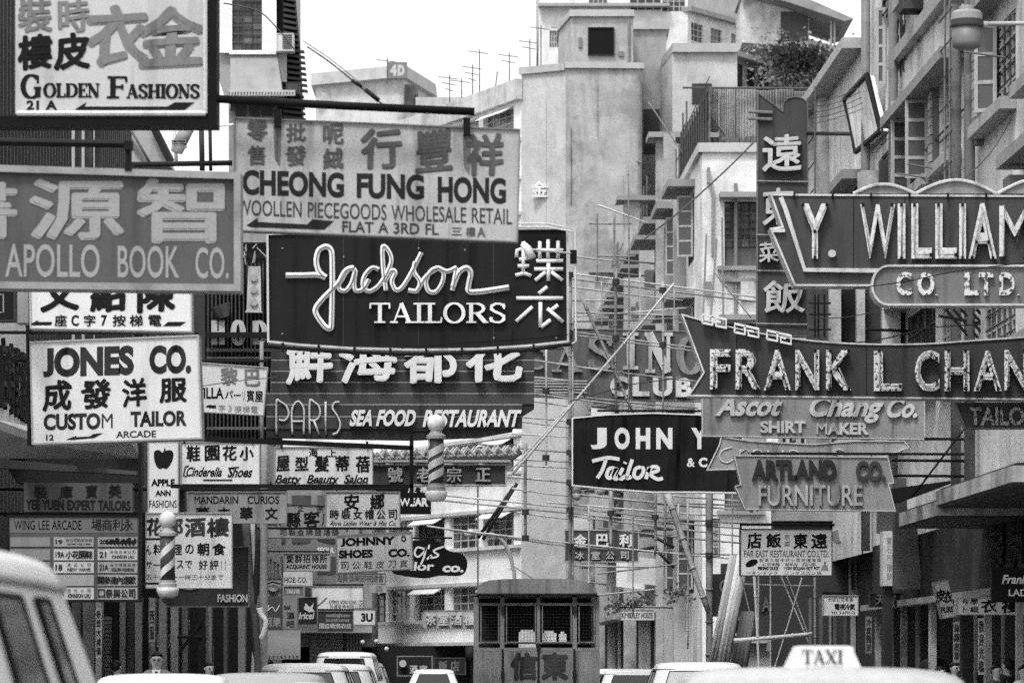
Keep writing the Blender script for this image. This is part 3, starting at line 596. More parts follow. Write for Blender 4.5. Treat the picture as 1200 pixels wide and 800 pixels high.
MB().pp(rect(915, 14, 947, 48), 391.9, .1).build('window', M(.12), t); MB().pp([(940, 56), (1010, 70), (1010, 73), (940, 60)], 390, 1).build('terrace_edge', M(.6), t)
sl_ = MB().prism([P(905, 55, 372), P(1030, 62, 372), P(1030, 260, 372), P(905, 260, 372)], (0, 60, 0)).build('hill', M(.1, 'wall', .9, .3, .6)); tag(sl_, kind='structure')
o = leaves('hill_shrubs', '', [P(x, 62 + (x - 905) * .25 + 28 * random.random(), 370) for x in range(908, 1030, 3)], 8000, (1.4, 1.0, 1.1), .2, M(.3, 'paint', .9, .5, .8), seed=4); tag(o, kind='stuff')
o = leaves('hill_shrubs', '', [P(x, 60 + 14 * random.random(), 368) for x in range(915, 955, 3)], 1500, (1.0, .8, .6), .25, M(.07, 'paint', .9, .5, .8), seed=5); tag(o, kind='stuff')
# distant white flat-roofed building, centre left, with antennas
t = thing('distant_building', 'distant white flat-roofed building on the skyline with a small dark sign on its roof', 'building', P(430, 220, 300))
z = P(0, 101, 300).z; q0, q1, q2 = P(370, 0, 300), P(473, 0, 296), P(506, 0, 306); pts = [(q0.x, 300), (q1.x, 296), (q2.x, 306), (q2.x, 320), (q0.x, 320)]; body(t, pts, 0, z, M(.6, 'wall', .9, .1, .25), 'wall')
MB().prism([(P(365, 0, 300).x, 299.5, z), (P(474, 0, 295).x, 295, z), (P(511, 0, 306).x, 305, z), (P(511, 0, 306).x, 320, z), (P(365, 0, 300).x, 320, z)], (0, 0, .9)).build('roof_slab', M(.5, 'wall'), t)
MB().pp(rect(474, 99, 490, 124), 295.5, .5).build('window', M(.15, 'wall', .8, .4, .8), t); MB().pp(rect(376, 108, 392, 118), 299.3, .3).build('window', M(.45), t)
MB().pp(rect(370, 118, 470, 119), 299.2, .5).build('floor_band', M(.4), t)
s = Sign('rooftop_sign', 'tiny square dark sign with a white device on the distant white roof', rect(454, 73, 477, 92), 294, M(.2), .5); text(s.r, '4', 457, 76, 465, 89, 294, M(.5), bold=.06); text(s.r, 'D', 466, 76, 474, 89, 294, M(.5), bold=.08)
t = thing('low_roof_wall', 'long low pale roof wall behind the antennas on the skyline', 'building', P(560, 200, 280)); MB().pp(rect(487, 114, 640, 200), 280, 8).build('wall', M(.5, 'wall', .9, .12, .3), t)
for i, (x, y0, y1, n) in enumerate(((527, 88, 118, 3), (554, 76, 118, 3), (562, 58, 118, 1), (597, 62, 100, 2), (621, 46, 92, 2), (541, 92, 118, 1), (634, 30, 86, 1), (659, 30, 90, 2), (454, 68, 74, 1), (577, 84, 106, 0))):
    at_ = thing('aerial', ['thin television aerial with cross rods %s' % q for q in ('left of the aerial cluster', 'second from left with wide rods', 'tallest bare mast of the cluster', 'leaning over the parapet', 'close to the tall roof corner', 'short, between the two wide aerials', 'at the corner of the far apartment block', 'left of the stair tower', 'on the tiny rooftop sign', 'slanting stub near the parapet')][i], 'aerial', P(x, y1 + 20, 200)); MB().tube([P(x, y1 + 25, 200), P(x + (6 if n == 0 else 0), y0, 200)], .03, 5).build('mast', M(.1), at_)
    for j in range(n): MB().tube([P(x - 13 + 4 * j, y0 + 3 + j * 7 - 1, 200), P(x + 10 - 3 * j, y0 + 4 + j * 7 + 1, 200)], .022, 4).build('rod', M(.15), at_)

# ---------------------------------------------------------------- left side
LX0 = -6.5
def LX(D, o=0): return (LX0 + SL * D - o, D)
t = thing('finned_building', 'dark near left building of close vertical fins behind the book company sign', 'building', (LX(65)[0], 65, 0)); f = Fac(t, LX(46), LX(83), M(.05, 'wall', .8, .3, .5))
S = lambda D: D - 46
hs = [(S(a), S(b), 6.5, 13.0) for a, b in ((69, 70.4), (70.9, 72.4), (73.6, 74.6))] + [(S(a), S(a) + 3, .2, 2.9) for a in (47, 51, 55, 59, 63, 67, 71, 75, 79)]
f.wallm(0, 13.6, hs); body(t, [(LX(46, .5)[0], 46), (LX(83, .5)[0], 83), (LX(83, 9)[0], 83), (LX(46, 9)[0], 46)], 0, 13.4, M(.03))
for h in hs[:3]: f.box(MB(), h[0], h[1], h[2], h[3], .02, .05).build('curtain', M(.8, 'paint', .7, .1), t)
me = None
for i in range(74):
    a = i * .5; c = f.pt(a, 3.6, .01)
    if any(h[0] - .1 < a < h[1] + .05 for h in hs[:3]): continue
    if me is None: me = f.box(MB(), a, a + .09, 3.6, 13.4, .003, .16).build('fin', M(.11, 'paint', .6, .3, .4), t, at=c).data
    else: inst(me, 'fin', t, c)
f.bx('shop_fascia', M(.07, 'wall'), 0, S(83), 2.95, 3.6, .003, .5)
for i in range(10): f.bx('pillar', M(.22 + .06 * (i % 3), 'wall', .8, .2, .5), S(46.5 + i * 4), S(47 + i * 4), 0, 2.95, .003, .12)
for i, h in enumerate(hs[3:]): f.window((h[0], h[1], .2, 2.9), 3, 1, M(.25, 'metal'), panes=True, glass=GL[i % 2], bw=.1)
t = thing('shuttered_building', 'dark left building with striped shutters beyond the finned one', 'building', (LX(100)[0], 100, 0)); f = Fac(t, LX(83.4), LX(118), M(.1, 'wall', .8, .3, .6)); S = lambda D: D - 83.4; hs = [(2 + i * 3.8, 4.6 + i * 3.8, z, z + 1.8) for i in range(9) for z in (4.4, 7.4)]
f.wallm(0, 10.2, hs); body(t, [(LX(83.4, .5)[0], 83.4), (LX(118, .5)[0], 118), (LX(118, 9)[0], 118), (LX(83.4, 9)[0], 83.4)], 0, 10, M(.03))
for h in hs: f.window(h, 3, 3, DF, panes=False)
for i in range(11): f.bx('pillar', M(.3, 'wall', .8, .2, .5), 1 + i * 3.1, 1.45 + i * 3.1, 0, 3, .003, .2)
f.bx('shop_recess_shade', M(.015), .3, f.L - .3, .1, 2.9, .004, .02)  # dark sheet on the wall face, painting the shade of a recess
# white bay building
t = thing('bay_building', 'white building with a projecting upper bay, grilled window and sloped grey skirt, top left', 'building', P(290, 300, 120)); D = 120
A = (P(254, 0, D).x, D); B_ = (P(324, 0, D).x, D); f = Fac(t, A, B_, M(.78, 'wall', .8, .08, .15)); h = f.at(272, 59) + f.at(307, -8); h = (h[0], h[2], h[1], h[3]); zb = P(0, 62, D).z
f.wallm(zb, 26, [h]); f.window(h, 3, 8, DF, grille=True, depth=.2); body(t, [(A[0] + .02, D + .3), (B_[0] - .02, D + .3), (B_[0] - .02, D + 14), (A[0] + .02, D + 14)], zb, 26, M(.4, 'wall'))
f.bx('sill', M(.82, 'wall'), f.at(269, 0)[0], f.L, zb - .08, zb + .02, .004, .22)
MB().prism([P(270, 63, D - .05), P(324.5, 63, D - .05), P(331, 108, D - .9), P(270, 108, D - .9)], (0, 3, 0)).build('skirt', M(.3, 'wall', .85, .14, .2), t)
corr(t, 268, 346, 108, 112.5, D - 1.0, M(.6), 22, .06, 'awning_edge'); MB().prism([P(268, 108, D - 1), P(346, 108, D - 1), P(346, 107, D + 2), P(268, 107, D + 2)], (0, 0, .06)).build('awning', M(.45, 'wall'), t)
MB().pp(rect(268, 114, 330, 300), D + .6, 12).build('lower_wall', M(.28, 'wall', .8, .2, .4), t)
for x in (276, 292, 307): MB().pp(rect(x, 120, x + 12, 136), D + .5, .1).build('window', M(.05), t)
MB().pp([(254, 62), (270, 62), (270, 128), (262, 110), (256, 92)], D + .2, 12).build('wall_return', M(.35, 'wall'), t)
for k, (x0, y0, x1, y1, v, lab) in enumerate(((324, 39, 344, 60, .62, 'pale air conditioner box on the side of the white bay building'), (335, 96, 351, 110, .07, 'dark air conditioner box over the corrugated awning edge'))):
    a = thing('air_conditioner', lab, 'air conditioner', P((x0 + x1) / 2, y1, D - .5)); MB().pp(rect(x0, y0, x1, y1), D - .5, .6).build('case', M(v), a)
    for i in range(7): MB().pp(rect(x0 + 7, y0 + 2.2 + i * (y1 - y0 - 4) / 7, x1 - 2, y0 + 3.4 + i * (y1 - y0 - 4) / 7), D - .53, .02).build('louvre', M(.08), a)
    MB().ring(rect(x0, y0, x1, y1), 1, D - .52, .03).build('rim', M(v * .8), a)
lv = thing('louvre_tower', 'dark tapering stack of louvres hanging on the right side of the white bay building', 'sign back', P(340, 140, D)); me = None
MB().pp([(325, -40), (341, -40), (350, 54), (352, 100), (354, 140), (325, 140)], D + .35, 1.2).build('backing', M(.015), lv)
for i in range(26):
    y = -30 + i * 6.6; xr = 344 + max(0, y + 30) * .085 + (5 if 55 < y < 105 else 0); MB().pp([(332, y), (xr, y + 3.5), (xr + .6, y + 6.2), (332, y + 3.4)], D + .1, .2).build('louvre', M(.05, 'metal', .5), lv)
MB().pp(rect(326, 62, 336, 96), D + .02, .3).build('panel', M(.4, 'wall'), lv)
# roofs and poles glimpsed between the two nearest signs
t = thing('gabled_roof', 'grey slanting roof glimpsed between the fashion and book company signs', 'roof', P(160, 200, 90)); MB().pp([(128, 146), (178, 146), (200, 195), (150, 195), (140, 175)], 90, 2).build('sheet', M(.4, 'wall', .8, .15, .3), t); MB().tube([P(140, 146, 89.9), P(176, 195, 89.9)], .05, 5).build('rib', M(.2), t); MB().tube([P(178, 146, 89.8), P(200, 190, 89.8)], .1, 5).build('rib', M(.03), t)
lp = thing('street_lamp', 'small cylindrical lamp tilted on its arm under the fashions sign', 'street lamp', P(212, 181, 40)); MB().tube([P(220, 150, 40), P(211, 168, 40)], .07, 10).build('housing', M(.3, 'metal', .4), lp, smooth=True); MB().tube([P(211, 168, 40), P(209, 172, 40), P(207, 179, 40)], .085, 10, r1=.06).build('glass_bowl', M(.5, 'glass', .2), lp, smooth=True); MB().tube([P(220, 151, 40), P(274, 146, 40)], .012, 6).build('arm', M(.7), lp); MB().ring(rect(201, 164, 218, 168), 1, 39.9, .05).build('collar', M(.2), lp)
for k, (a, b, r_, v) in enumerate((((150, 193), (272, 191), .03, .02), ((204, 146), (207, 195), .02, .5), ((236, 150), (237, 200), .03, .04), ((246, 146), (247, 200), .02, .03), ((152, 150), (178, 195), .015, .1))):
    bar('steel_rod', ['dark horizontal rod just above the book company frame', 'thin pale upright rod behind the little tilted lamp', 'dark upright post left of the wool sign', 'thin dark upright beside the dark post by the wool sign', 'thin slanting stay wire under the fashions sign'][k], [P(*a, 44), P(*b, 44)], r_, M(v), 'rod')
# slatted tower with shop letters
t = thing('slatted_tower', 'dark tower of close vertical slats with pale shop letters between villa and black script signs', 'structure', P(280, 445, 72)); D = 72; me = None
MB().pp(rect(240, 284, 330, 520), D + .4, .3).build('backing', M(.012, 'paint', .7), t)
for i in range(17):
    x = 243 + i * 4.6; c = P(x, 520, D)
    if me is None: me = MB().pp(rect(x, 300, x + 1.6, 520), D, .12).build('slat', M(.09, 'paint', .5, .3, .5), t, at=c).data
    else: inst(me, 'slat', t, c)
MB().pp(rect(240, 296, 312, 303), D - .05, .1).build('crossbar', M(.02), t); MB().pp(rect(240, 389, 320, 395), D - .3, .1).build('crossbar', M(.02), t)
sl2 = M(.6, 'paint', .5, .15, .3)
for c, a, b in (('H', 248, 263), ('O', 272, 286), ('D', 296, 312)): serif_line(t, c, a, 376, b, 403, D - .12, sl2, T=.26, ext=.04, name='letter')
MB().pp([(291, 312), (305, 312), (306, 364), (308, 366), (287, 366), (289, 362)], D - .25, .15).build('ornament', M(.6, 'paint', .5, .15, .3), t)
for y in (325, 339, 354): MB().tube([P(297.5, y, D - .26), P(297.5, y, D - .3)], .07, 14).build('boss', M(.5), t)
mb = MB()
for i in range(20): x = 250 + (i % 5) * 12 + random.random() * 4; y = 286 + (i // 5) * 4; mb.tube([P(x, y, D - .4), P(x + random.uniform(-10, 12), y + random.uniform(3, 16), D - .4)], .012, 4)
mb.build('loose_wire', M(.4), t)
MB().tube([P(258, 358, D - .2), P(263, 372, D - .2)], .2, 8, r1=.1).build('bell_lamp', M(.15), t)
for i, (x0, y0, x1, y1) in enumerate(((242, 408, 318, 412), (242, 418, 330, 420), (242, 500, 330, 503))): MB().pp(rect(x0, y0, x1, y1), D - .1, .05).build('rail', M(.15), t)
# canopy and white fascia on the far left
t = thing('white_fascia', 'white concrete fascia with raised slanting characters at the left edge', 'fascia', (-7, 50, 4.4)); 
f = Fac(t, (-5.6 + SL * 47, 47), (-5.6 + SL * 54, 54), M(.88, 'wall', .8, .08, .15)); f.wallm(4.5, 6.25, []); body(t, [(f.A.x - .02, 47), (f.B.x - .02, 54), (f.B.x - .85, 54), (f.A.x - .85, 47)], 4.4, 6.2, M(.6, 'wall'))
gm = M(.03)
for i, c in enumerate('店時裝服'):                   # characters follow the oblique wall
    v, fc, _ = glyph(c, 0, True); xs = [q[0] for q in v]; ys = [q[1] for q in v]; a0 = 50.2 - 47 + i * .88
    mb = MB().add([f.pt(a0 + (q[0] - min(xs)) / (max(xs) - min(xs)) * .7, 4.85 + (q[1] - min(ys)) / (max(ys) - min(ys)) * .95, .05 if q[2] > 0 else .001) for q in v], fc); mb.build('character', gm, t)
t = thing('canopy', 'pale slanting canopy slab with dark soffit above the expert tailors sign', 'canopy', P(80, 540, 52))
MB().prism([P(-10, 500, 44), P(44, 519, 46), P(150, 513, 52), P(165, 537, 54), P(0, 537, 46)], (0, 0, .1)).build('slab', M(.4, 'wall'), t); MB().pp([(60, 521), (165, 516), (166, 566), (20, 566), (4, 540)], 54, .4).build('back_wall', M(.06, 'wall', .8, .3), t); MB().pp([(-6, 537), (30, 540), (160, 552), (160, 556), (-6, 548)], 50, .3).build('beam', M(.1), t)  # the back wall is a dark sheet painting the shade under the canopy
MB().pp([(130, 518), (160, 516), (160, 532), (150, 527)], 53.8, .1).build('painted_lit_gap', M(.7), t)  # pale plate; light showing in a gap is painted as its grey
bs = Sign('hanging_sign', 'black corner sign at the left edge under the book company frame', rect(-20, 338, 17, 376), 40, M(.012), .2, M(.06), 1); mb = MB(); stroke_px(mb, [(0, 345), (4, 345), (4, 366), (0, 366)], 1.5, 40, 1, .02); mb.build('neon_tube', M(.3), bs.r)
MB().pp(rect(19, 340, 33, 378), 40.5, .3).build('side_board', M(.25), bs.r)
# lower left shop pillars in the arcade
ar = thing('arcade_front', 'row of pale and dark arcade pillars and a roller shutter below the directory board', 'shopfront', P(200, 800, 56)); D = 56
MB().pp(rect(-20, 600, 300, 860), D + 1.2, .2).build('recess_shade', M(.02, 'wall', .8, .3), ar)  # near-black sheet paints the arcade's shadow behind the pillars
for i, (a, b, v) in enumerate(((84, 94, .2), (97, 110, .3), (112, 119, .7), (131, 138, .02), (140, 147, .28), (149, 157, .12), (158, 166, .3), (170, 173, .02), (174, 182, .4), (186, 195, .3), (200, 209, .35), (213, 220, .2), (232, 240, .03), (240, 248, .3), (262, 266, .12), (279, 287, .22))):
    MB().pp(rect(a, 700, b, 860), D + .15 * (i % 3), .3).build('pillar', M(v, 'wall', .8, .22, .5), ar)
me = None
for i in range(17):
    c = P(119, 726 + i * 5, D + .6)
    if me is None: me = MB().pp(rect(119, 722, 131, 726), D + .6, .05).build('shutter_slat', M(.2, 'metal', .5, .2), ar, at=c).data
    else: inst(me, 'shutter_slat', ar, c)
for a, b, c, d in ((181, 742, 187, 758), (196, 742, 203, 758), (213, 725, 222, 738), (246, 756, 250, 790)): MB().pp(rect(a, b, c, d), D + .5, .05).build('notice', M(.6, 'paint', .5, .3), ar)
MB().tube([P(208, 746, D), P(236, 746, D)], .03, 5).tube([P(210, 765, D), P(236, 728, D)], .03, 5).tube([P(228, 712, D), P(228, 725, D)], .02, 5).build('bracket', M(.03), ar)
# far left building beyond + shops with shutter
t = thing('street_building', 'grey left building beyond the white bay, mostly behind the cluster of small signs', 'building', (LX(145)[0], 145, 0)); f = Fac(t, LX(126), LX(172), W3); hs = [(1 + i * 4, 3.6 + i * 4, z, z + 1.7) for i in range(11) for z in (4.2, 7.4, 10.6)]
f.wallm(0, 14, hs); body(t, [(LX(126, .4)[0], 126), (LX(172, .4)[0], 172), (LX(172, 10)[0], 172), (LX(126, 10)[0], 126)], 0, 13.9, M(.05))
for h in hs: f.window(h, 3, 3, WF, panes=False, bw=.1)
t = thing('far_shop_row', 'far grey shop row with a wide roller shutter above the parked vans', 'building', P(370, 800, 176)); D = 176
MB().pp(rect(306, 560, 436, 850), D, 8).build('wall', M(.3, 'wall', .85, .15, .4), t); MB().pp(rect(363, 742, 402, 795), D - .3, .2).build('shutter', M(.26, 'metal', .6, .2), t)
for i in range(12): MB().pp(rect(363, 744 + i * 4, 402, 745.2 + i * 4), D - .34, .05).build('shutter_rib', M(.15), t)
for i in range(4):
    for j in range(4): MB().pp(rect(312 + i * 30, 580 + j * 36, 334 + i * 30, 600 + j * 36), D - .05, .1).build('window', M(.06 + .03 * ((i + j) % 3)), t)
MB().pp(rect(404, 742, 424, 770), D - .3, .1).build('window', M(.1), t); MB().pp(rect(306, 736, 436, 741), D - 1.5, 1.5).build('ledge', M(.4, 'wall'), t)
for i in range(5): MB().pp(rect(407 + i * 3.6, 742, 408 + i * 3.6, 770), D - .36, .05).build('mullion', M(.35), t)
aw = thing('awning', 'grey scalloped shop awning above the left pavement by the bamboo props', 'awning', P(330, 772, 90)); MB().prism([P(310, 738, 92), P(352, 738, 92), P(352, 768, 89), P(310, 768, 89)], (0, .05, 0)).build('sheet', M(.16, 'wall', .8, .2), aw); corr(aw, 310, 352, 768, 772, 89, M(.5), 9, .05, 'fringe')
# shops under the white building
for i, (x0, x1, y0, y1, lab) in enumerate(((465, 507, 768, 792, 'dark framed shop sign with round emblem left of the lorry'), (508, 546, 770, 790, 'second dark shop panel beside the lorry'))):
    s = Sign('shop_sign', lab, rect(x0, y0, x1, y1), 160, M(.03), .2, M(.3 if i == 0 else .1), 1.2)
    if i == 0: MB().tube([P(472, 777, 159.9), P(472, 777, 159.8)], .15, 12).build('emblem', M(.6), s.r); text(s.r, '酒家', 479, 779, 502, 789, 160, LGT if 'LGT' in globals() else M(.6), cell=9, bold=.05)
    else: text(s.r, '飯店', 512, 774, 540, 786, 160, M(.2), cell=10, bold=.05)
for k in range(3):
    o = MB().lathe([(.09 * math.sin(math.pi * i / 6), -.09 * math.cos(math.pi * i / 6)) for i in range(7)], P((441, 453, 425, 462, 478, 490)[k], (751, 760, 752, 764, 765, 766)[k], 150), 10).build('lantern', M(.8, 'paint', .3), smooth=True)
    tag(o, ('white round lamp globe at the left end above the far pavement', 'white lamp globe lower and right of the leftmost one', 'white lamp globe over the parked van roofs', 'white lamp globe beside the framed shop sign', 'white lamp globe above the framed shop sign, left of two', 'white lamp globe above the framed shop sign, right of two')[k], 'lamp')

# ---------------------------------------------------------------- lower right arcade
t = thing('arcade_front', 'dark right-hand arcade with canopy ledges, big painted characters and pale posts', 'shopfront', (6.5, 48, 0)); f = Fac(t, RX(38, 7.2), RX(62, 7.2), M(.05, 'wall', .8, .25, .5)); S = lambda D: D - 38
f.wallm(2.45, 3.4, [], name='fascia'); f.bx('recess_shade', M(.008), 0, 24, 0, 2.44, -.25, -.2)  # the black sheet paints the arcade's shadow between the posts
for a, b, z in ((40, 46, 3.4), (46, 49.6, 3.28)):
    MB().prism([(7.2 + SL * a, a, z - .03), (7.2 + SL * b, b, z - .03), (6.13 + SL * b, b - .03, z - .03), (6.13 + SL * a, a + .03, z - .03)], (0, 0, .027)).build('soffit', M(.05), t)  # dark plate added under the slab, its shade put into the colour
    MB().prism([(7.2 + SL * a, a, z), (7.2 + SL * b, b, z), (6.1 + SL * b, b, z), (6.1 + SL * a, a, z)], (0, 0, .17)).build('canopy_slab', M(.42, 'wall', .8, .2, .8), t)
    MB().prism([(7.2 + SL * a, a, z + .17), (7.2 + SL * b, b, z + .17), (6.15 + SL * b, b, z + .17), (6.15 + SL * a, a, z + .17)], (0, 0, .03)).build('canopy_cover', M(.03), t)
f.bx('ledge', M(.3, 'wall'), 0, 24, 2.36, 2.45, .003, .2)
for i, c in enumerate('皮革時裝'):
    v, fc, _ = glyph(c, 0, True); xs = [q[0] for q in v]; ys = [q[1] for q in v]; a0 = S(43.2) + i * 1.5
    mb = MB()
    for k in range(5): mb.add([f.pt(a0 + (q[0] - min(xs)) / (max(xs) - min(xs)) * 1.1 + .03 * math.cos(k * 1.57) * (k > 0), 2.66 + (q[1] - min(ys)) / (max(ys) - min(ys)) * .6 + .02 * math.sin(k * 1.57), .04 + .001 * k if q[2] > 0 else .001) for q in v], fc)
    mb.build('character', M(.012), t)
for D0, v, wd in ((40.5, .5, .1), (42.4, .4, .08), (44.2, .55, .14), (46.3, .4, .12), (47.8, .2, .1), (48.9, .45, .16), (50.2, .3, .1), (51.6, .12, .7), (54.2, .5, .25), (56.0, .12, .3), (57.5, .5, .2), (59.2, .35, .2), (60.8, .4, .2)):
    f.bx('post', M(v, 'wall', .7, .3, .8), S(D0), S(D0) + wd, 0, 2.36, .003, .035 + .05 * (v > .3))
wc = thing('shop_pillar', 'white pillar with faint writing at the corner of the dark arcade wall', 'pillar', P(1041, 800, 57)); MB().pp(rect(1035, 622, 1048, 686), 57, .5).build('panel', M(.65, 'wall', .8, .15, .4), wc); MB().pp(rect(1037, 686, 1046, 862), 57.1, .4).build('shaft', M(.05), wc)
text(wc, '寶石行鐘錶', 1039, 628, 1045, 680, 57, M(.3), vert=True, cell=6, bold=.03)
gw = thing('grey_wall', 'dim grey plastered wall panel between the white pillar and the painted characters', 'wall', P(1085, 690, 55)); MB().pp([(1049, 560), (1062, 560), (1064, 618), (1075, 616), (1080, 690), (1049, 690)], 56, .4).build('panel', M(.13, 'wall', .8, .25, .5), gw); MB().pp([(1030, 560), (1050, 560), (1050, 624), (1030, 624)], 57.6, .4).build('upper_panel', M(.2, 'wall'), gw)
MB().pp([(1046, 572), (1113, 563), (1115, 566), (1060, 586), (1046, 586)], 54, 1.5).build('flat_roof', M(.015), gw)
# balcony frames above the arcade (x 1045..1125, y 500..575)
t = thing('steel_balcony', 'pale ladder-like steel frames and dark bars above the arcade roof, right of the shirt sign', 'frame', P(1090, 575, 62)); D = 62
MB().pp(rect(1040, 470, 1265, 580), D + 1, .3).build('back_wall', M(.22, 'wall', .8, .2, .6), t)
for x in (1056, 1060, 1070, 1089, 1096): MB().pp(rect(x, 500 if x > 1080 else 515, x + 2.2, 574), D, .06).build('upright', M(.55), t)
for y in (500, 518, 530, 549, 568): MB().pp(rect(1070, y, 1096, y + 1.6), D - .01, .05).build('rung', M(.5), t)
MB().pp(rect(1068, 472, 1128, 505), D + .8, .1).build('dark_opening', M(.01), t)
for i in range(5): MB().pp(rect(1101 + i * 5, 520, 1102 + i * 5, 575), D + .4, .05).build('slat', M(.4), t)
for x, v, wd in ((1124, .4, 6), (1134, .1, 3), (1140, .45, 10), (1155, .12, 8), (1166, .4, 8), (1178, .35, 10)): MB().pp(rect(x, 500, x + wd, 590), D + .6, .2).build('pilaster', M(v, 'wall', .8, .2, .5), t)
MB().pp(rect(1137, 542, 1143, 575), D + .3, .1).build('meter_box', M(.15), t); MB().pp(rect(1148, 543, 1158, 560), D + .3, .2).build('meter_box', M(.1), t)
for k, (a, b, lab) in enumerate((((1083, 514), (1205, 515), 'upper dark steel bar crossing right of the shirt sign'), ((1045, 539), (1132, 540), 'middle dark steel bar above the arcade roof'), ((1048, 557), (1160, 558), 'lowest dark steel bar above the arcade roof'), ((1068, 583), (1128, 505), 'thin dark diagonal stay from the tailors sign down to the arcade roof'), ((1128, 503), (1160, 515), 'short dark strut under the slanted tailors sign'), ((1165, 515), (1202, 528), 'pale pipe sloping down at the right edge'))):
    bar('steel_rod', lab, [P(*a, 53), P(*b, 53)], .02 if k < 3 else .014, M(.6) if k == 5 else darkM(.01), 'rod')
# slats and struts under the arrow sign
t = thing('drying_frame', 'fan of dark slanting bars under the lower panel of the arrow sign', 'frame', P(1150, 400, 52))
for i in range(9): MB().tube([P(1108 + i * 9, 362, 52), P(1136 + i * 10, 396, 52)], .022, 5).build('bar', M(.02), t)
MB().tube([P(1100, 370, 52), P(1200, 388, 52)], .02, 5).build('bar', M(.02), t)
t = thing('wall_bay', 'peeling pale columns and dark openings between the arrow sign and the key-pattern sign', 'wall', P(1030, 400, 60)); D = 60
for a, b, v in ((948, 972, .1), (972, 986, .55), (986, 1004, .03), (1004, 1014, .5), (1014, 1034, .06), (1034, 1056, .6), (1056, 1068, .12), (1068, 1086, .4), (1086, 1100, .05), (1100, 1265, .28)): MB().pp(rect(a, 330, b - .3, 470), D + (.25 if v < .15 else 0), .4).build('pillar', M(v, 'wall', .8, .2, .7), t)  # set-back low tones are plates painting the dark openings, not pillars
mb = MB()
for x in (955, 959, 966): mb.tube([P(x, 345, D - .2), P(x, 395, D - .2)], .015, 4)
for y in (355, 368, 386): mb.tube([P(948, y, D - .2), P(974, y, D - .2)], .015, 4)
mb.build('grille', M(.02), t); MB().tube([P(1014, 386, D - .3), P(1100, 389, D - .3)], .025, 5).build('crossbar', M(.015), t)
MB().prism([P(1080, 386, D - .8), P(1108, 374, D - .8), P(1125, 376, D - .2), P(1085, 397, D - .2)], (0, 0, .08)).build('hood', M(.35, 'wall'), t)
# middle right frontage under the furniture sign
t = thing('shopfront', 'dim shopfront with pale ledge and dark posts right of the white restaurant sign', 'shopfront', P(1000, 800, 70)); D = 70
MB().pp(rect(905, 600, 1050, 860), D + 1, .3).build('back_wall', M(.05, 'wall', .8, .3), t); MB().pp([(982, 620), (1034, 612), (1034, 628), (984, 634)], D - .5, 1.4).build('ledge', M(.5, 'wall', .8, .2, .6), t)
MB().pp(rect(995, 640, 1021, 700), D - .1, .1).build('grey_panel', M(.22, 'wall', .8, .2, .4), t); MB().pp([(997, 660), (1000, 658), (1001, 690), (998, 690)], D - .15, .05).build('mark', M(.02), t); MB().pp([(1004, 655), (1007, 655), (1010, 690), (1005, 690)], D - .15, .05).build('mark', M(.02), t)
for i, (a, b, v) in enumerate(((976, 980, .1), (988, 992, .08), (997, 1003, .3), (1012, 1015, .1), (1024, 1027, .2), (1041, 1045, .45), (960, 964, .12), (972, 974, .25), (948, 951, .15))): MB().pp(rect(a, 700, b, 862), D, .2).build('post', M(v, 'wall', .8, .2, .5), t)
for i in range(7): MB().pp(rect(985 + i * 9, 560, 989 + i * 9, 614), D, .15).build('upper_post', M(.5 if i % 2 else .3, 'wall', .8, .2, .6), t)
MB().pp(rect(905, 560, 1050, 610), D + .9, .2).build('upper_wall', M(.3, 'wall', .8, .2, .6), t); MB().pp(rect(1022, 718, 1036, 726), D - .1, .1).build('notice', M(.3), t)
s = Sign('fascia_sign', 'dull dark sign with worn letters behind the bamboo props', rect(835, 672, 965, 722), 75, M(.06, 'wall', .7, .25, .6), .2)
s.t('C', 843, 679, 853, 694, M(.2), ext=.04, bold=.03); s.t('AUTO', 893, 700, 930, 716, M(.17), ext=.04, bold=.02)
s = Sign('notice_board', 'small white board with two dark characters tucked behind the leaning props', rect(852, 722, 872, 745), 78, M(.5), .1, M(.2), 1); s.c('電', [(855, 726, 869, 741)], M(.02), bold=.06)
s = Sign('vertical_sign', 'narrow pale vertical sign of dark characters behind the scaffolding post', rect(833, 607, 844, 652), 84, M(.5, 'paint', .6, .2, .4), .1, M(.1), 1); text(s.r, '華商公寓', 836, 610, 842, 650, 84, M(.05), vert=True, cell=6, bold=.03)
t = thing('site_hut', 'pale boarded lower wall and white gable sheet behind the bamboo ladder', 'hut', P(900, 830, 82)); MB().pp(rect(828, 752, 960, 862), 82, .3).build('wall', M(.35, 'wall', .8, .2, .5), t); MB().pp([(898, 762), (905, 720), (930, 716), (950, 762)], 79, .1).build('sheet', M(.3, 'wall'), t); MB().pp(rect(828, 748, 900, 753), 81.8, .3).build('ledge', M(.5, 'wall'), t); MB().pp(rect(845, 660, 965, 862), 83.5, .2).build('painted_shade_wall', M(.06, 'wall', .8, .3), t)  # the last wall is a darker copy with shade put into its grey

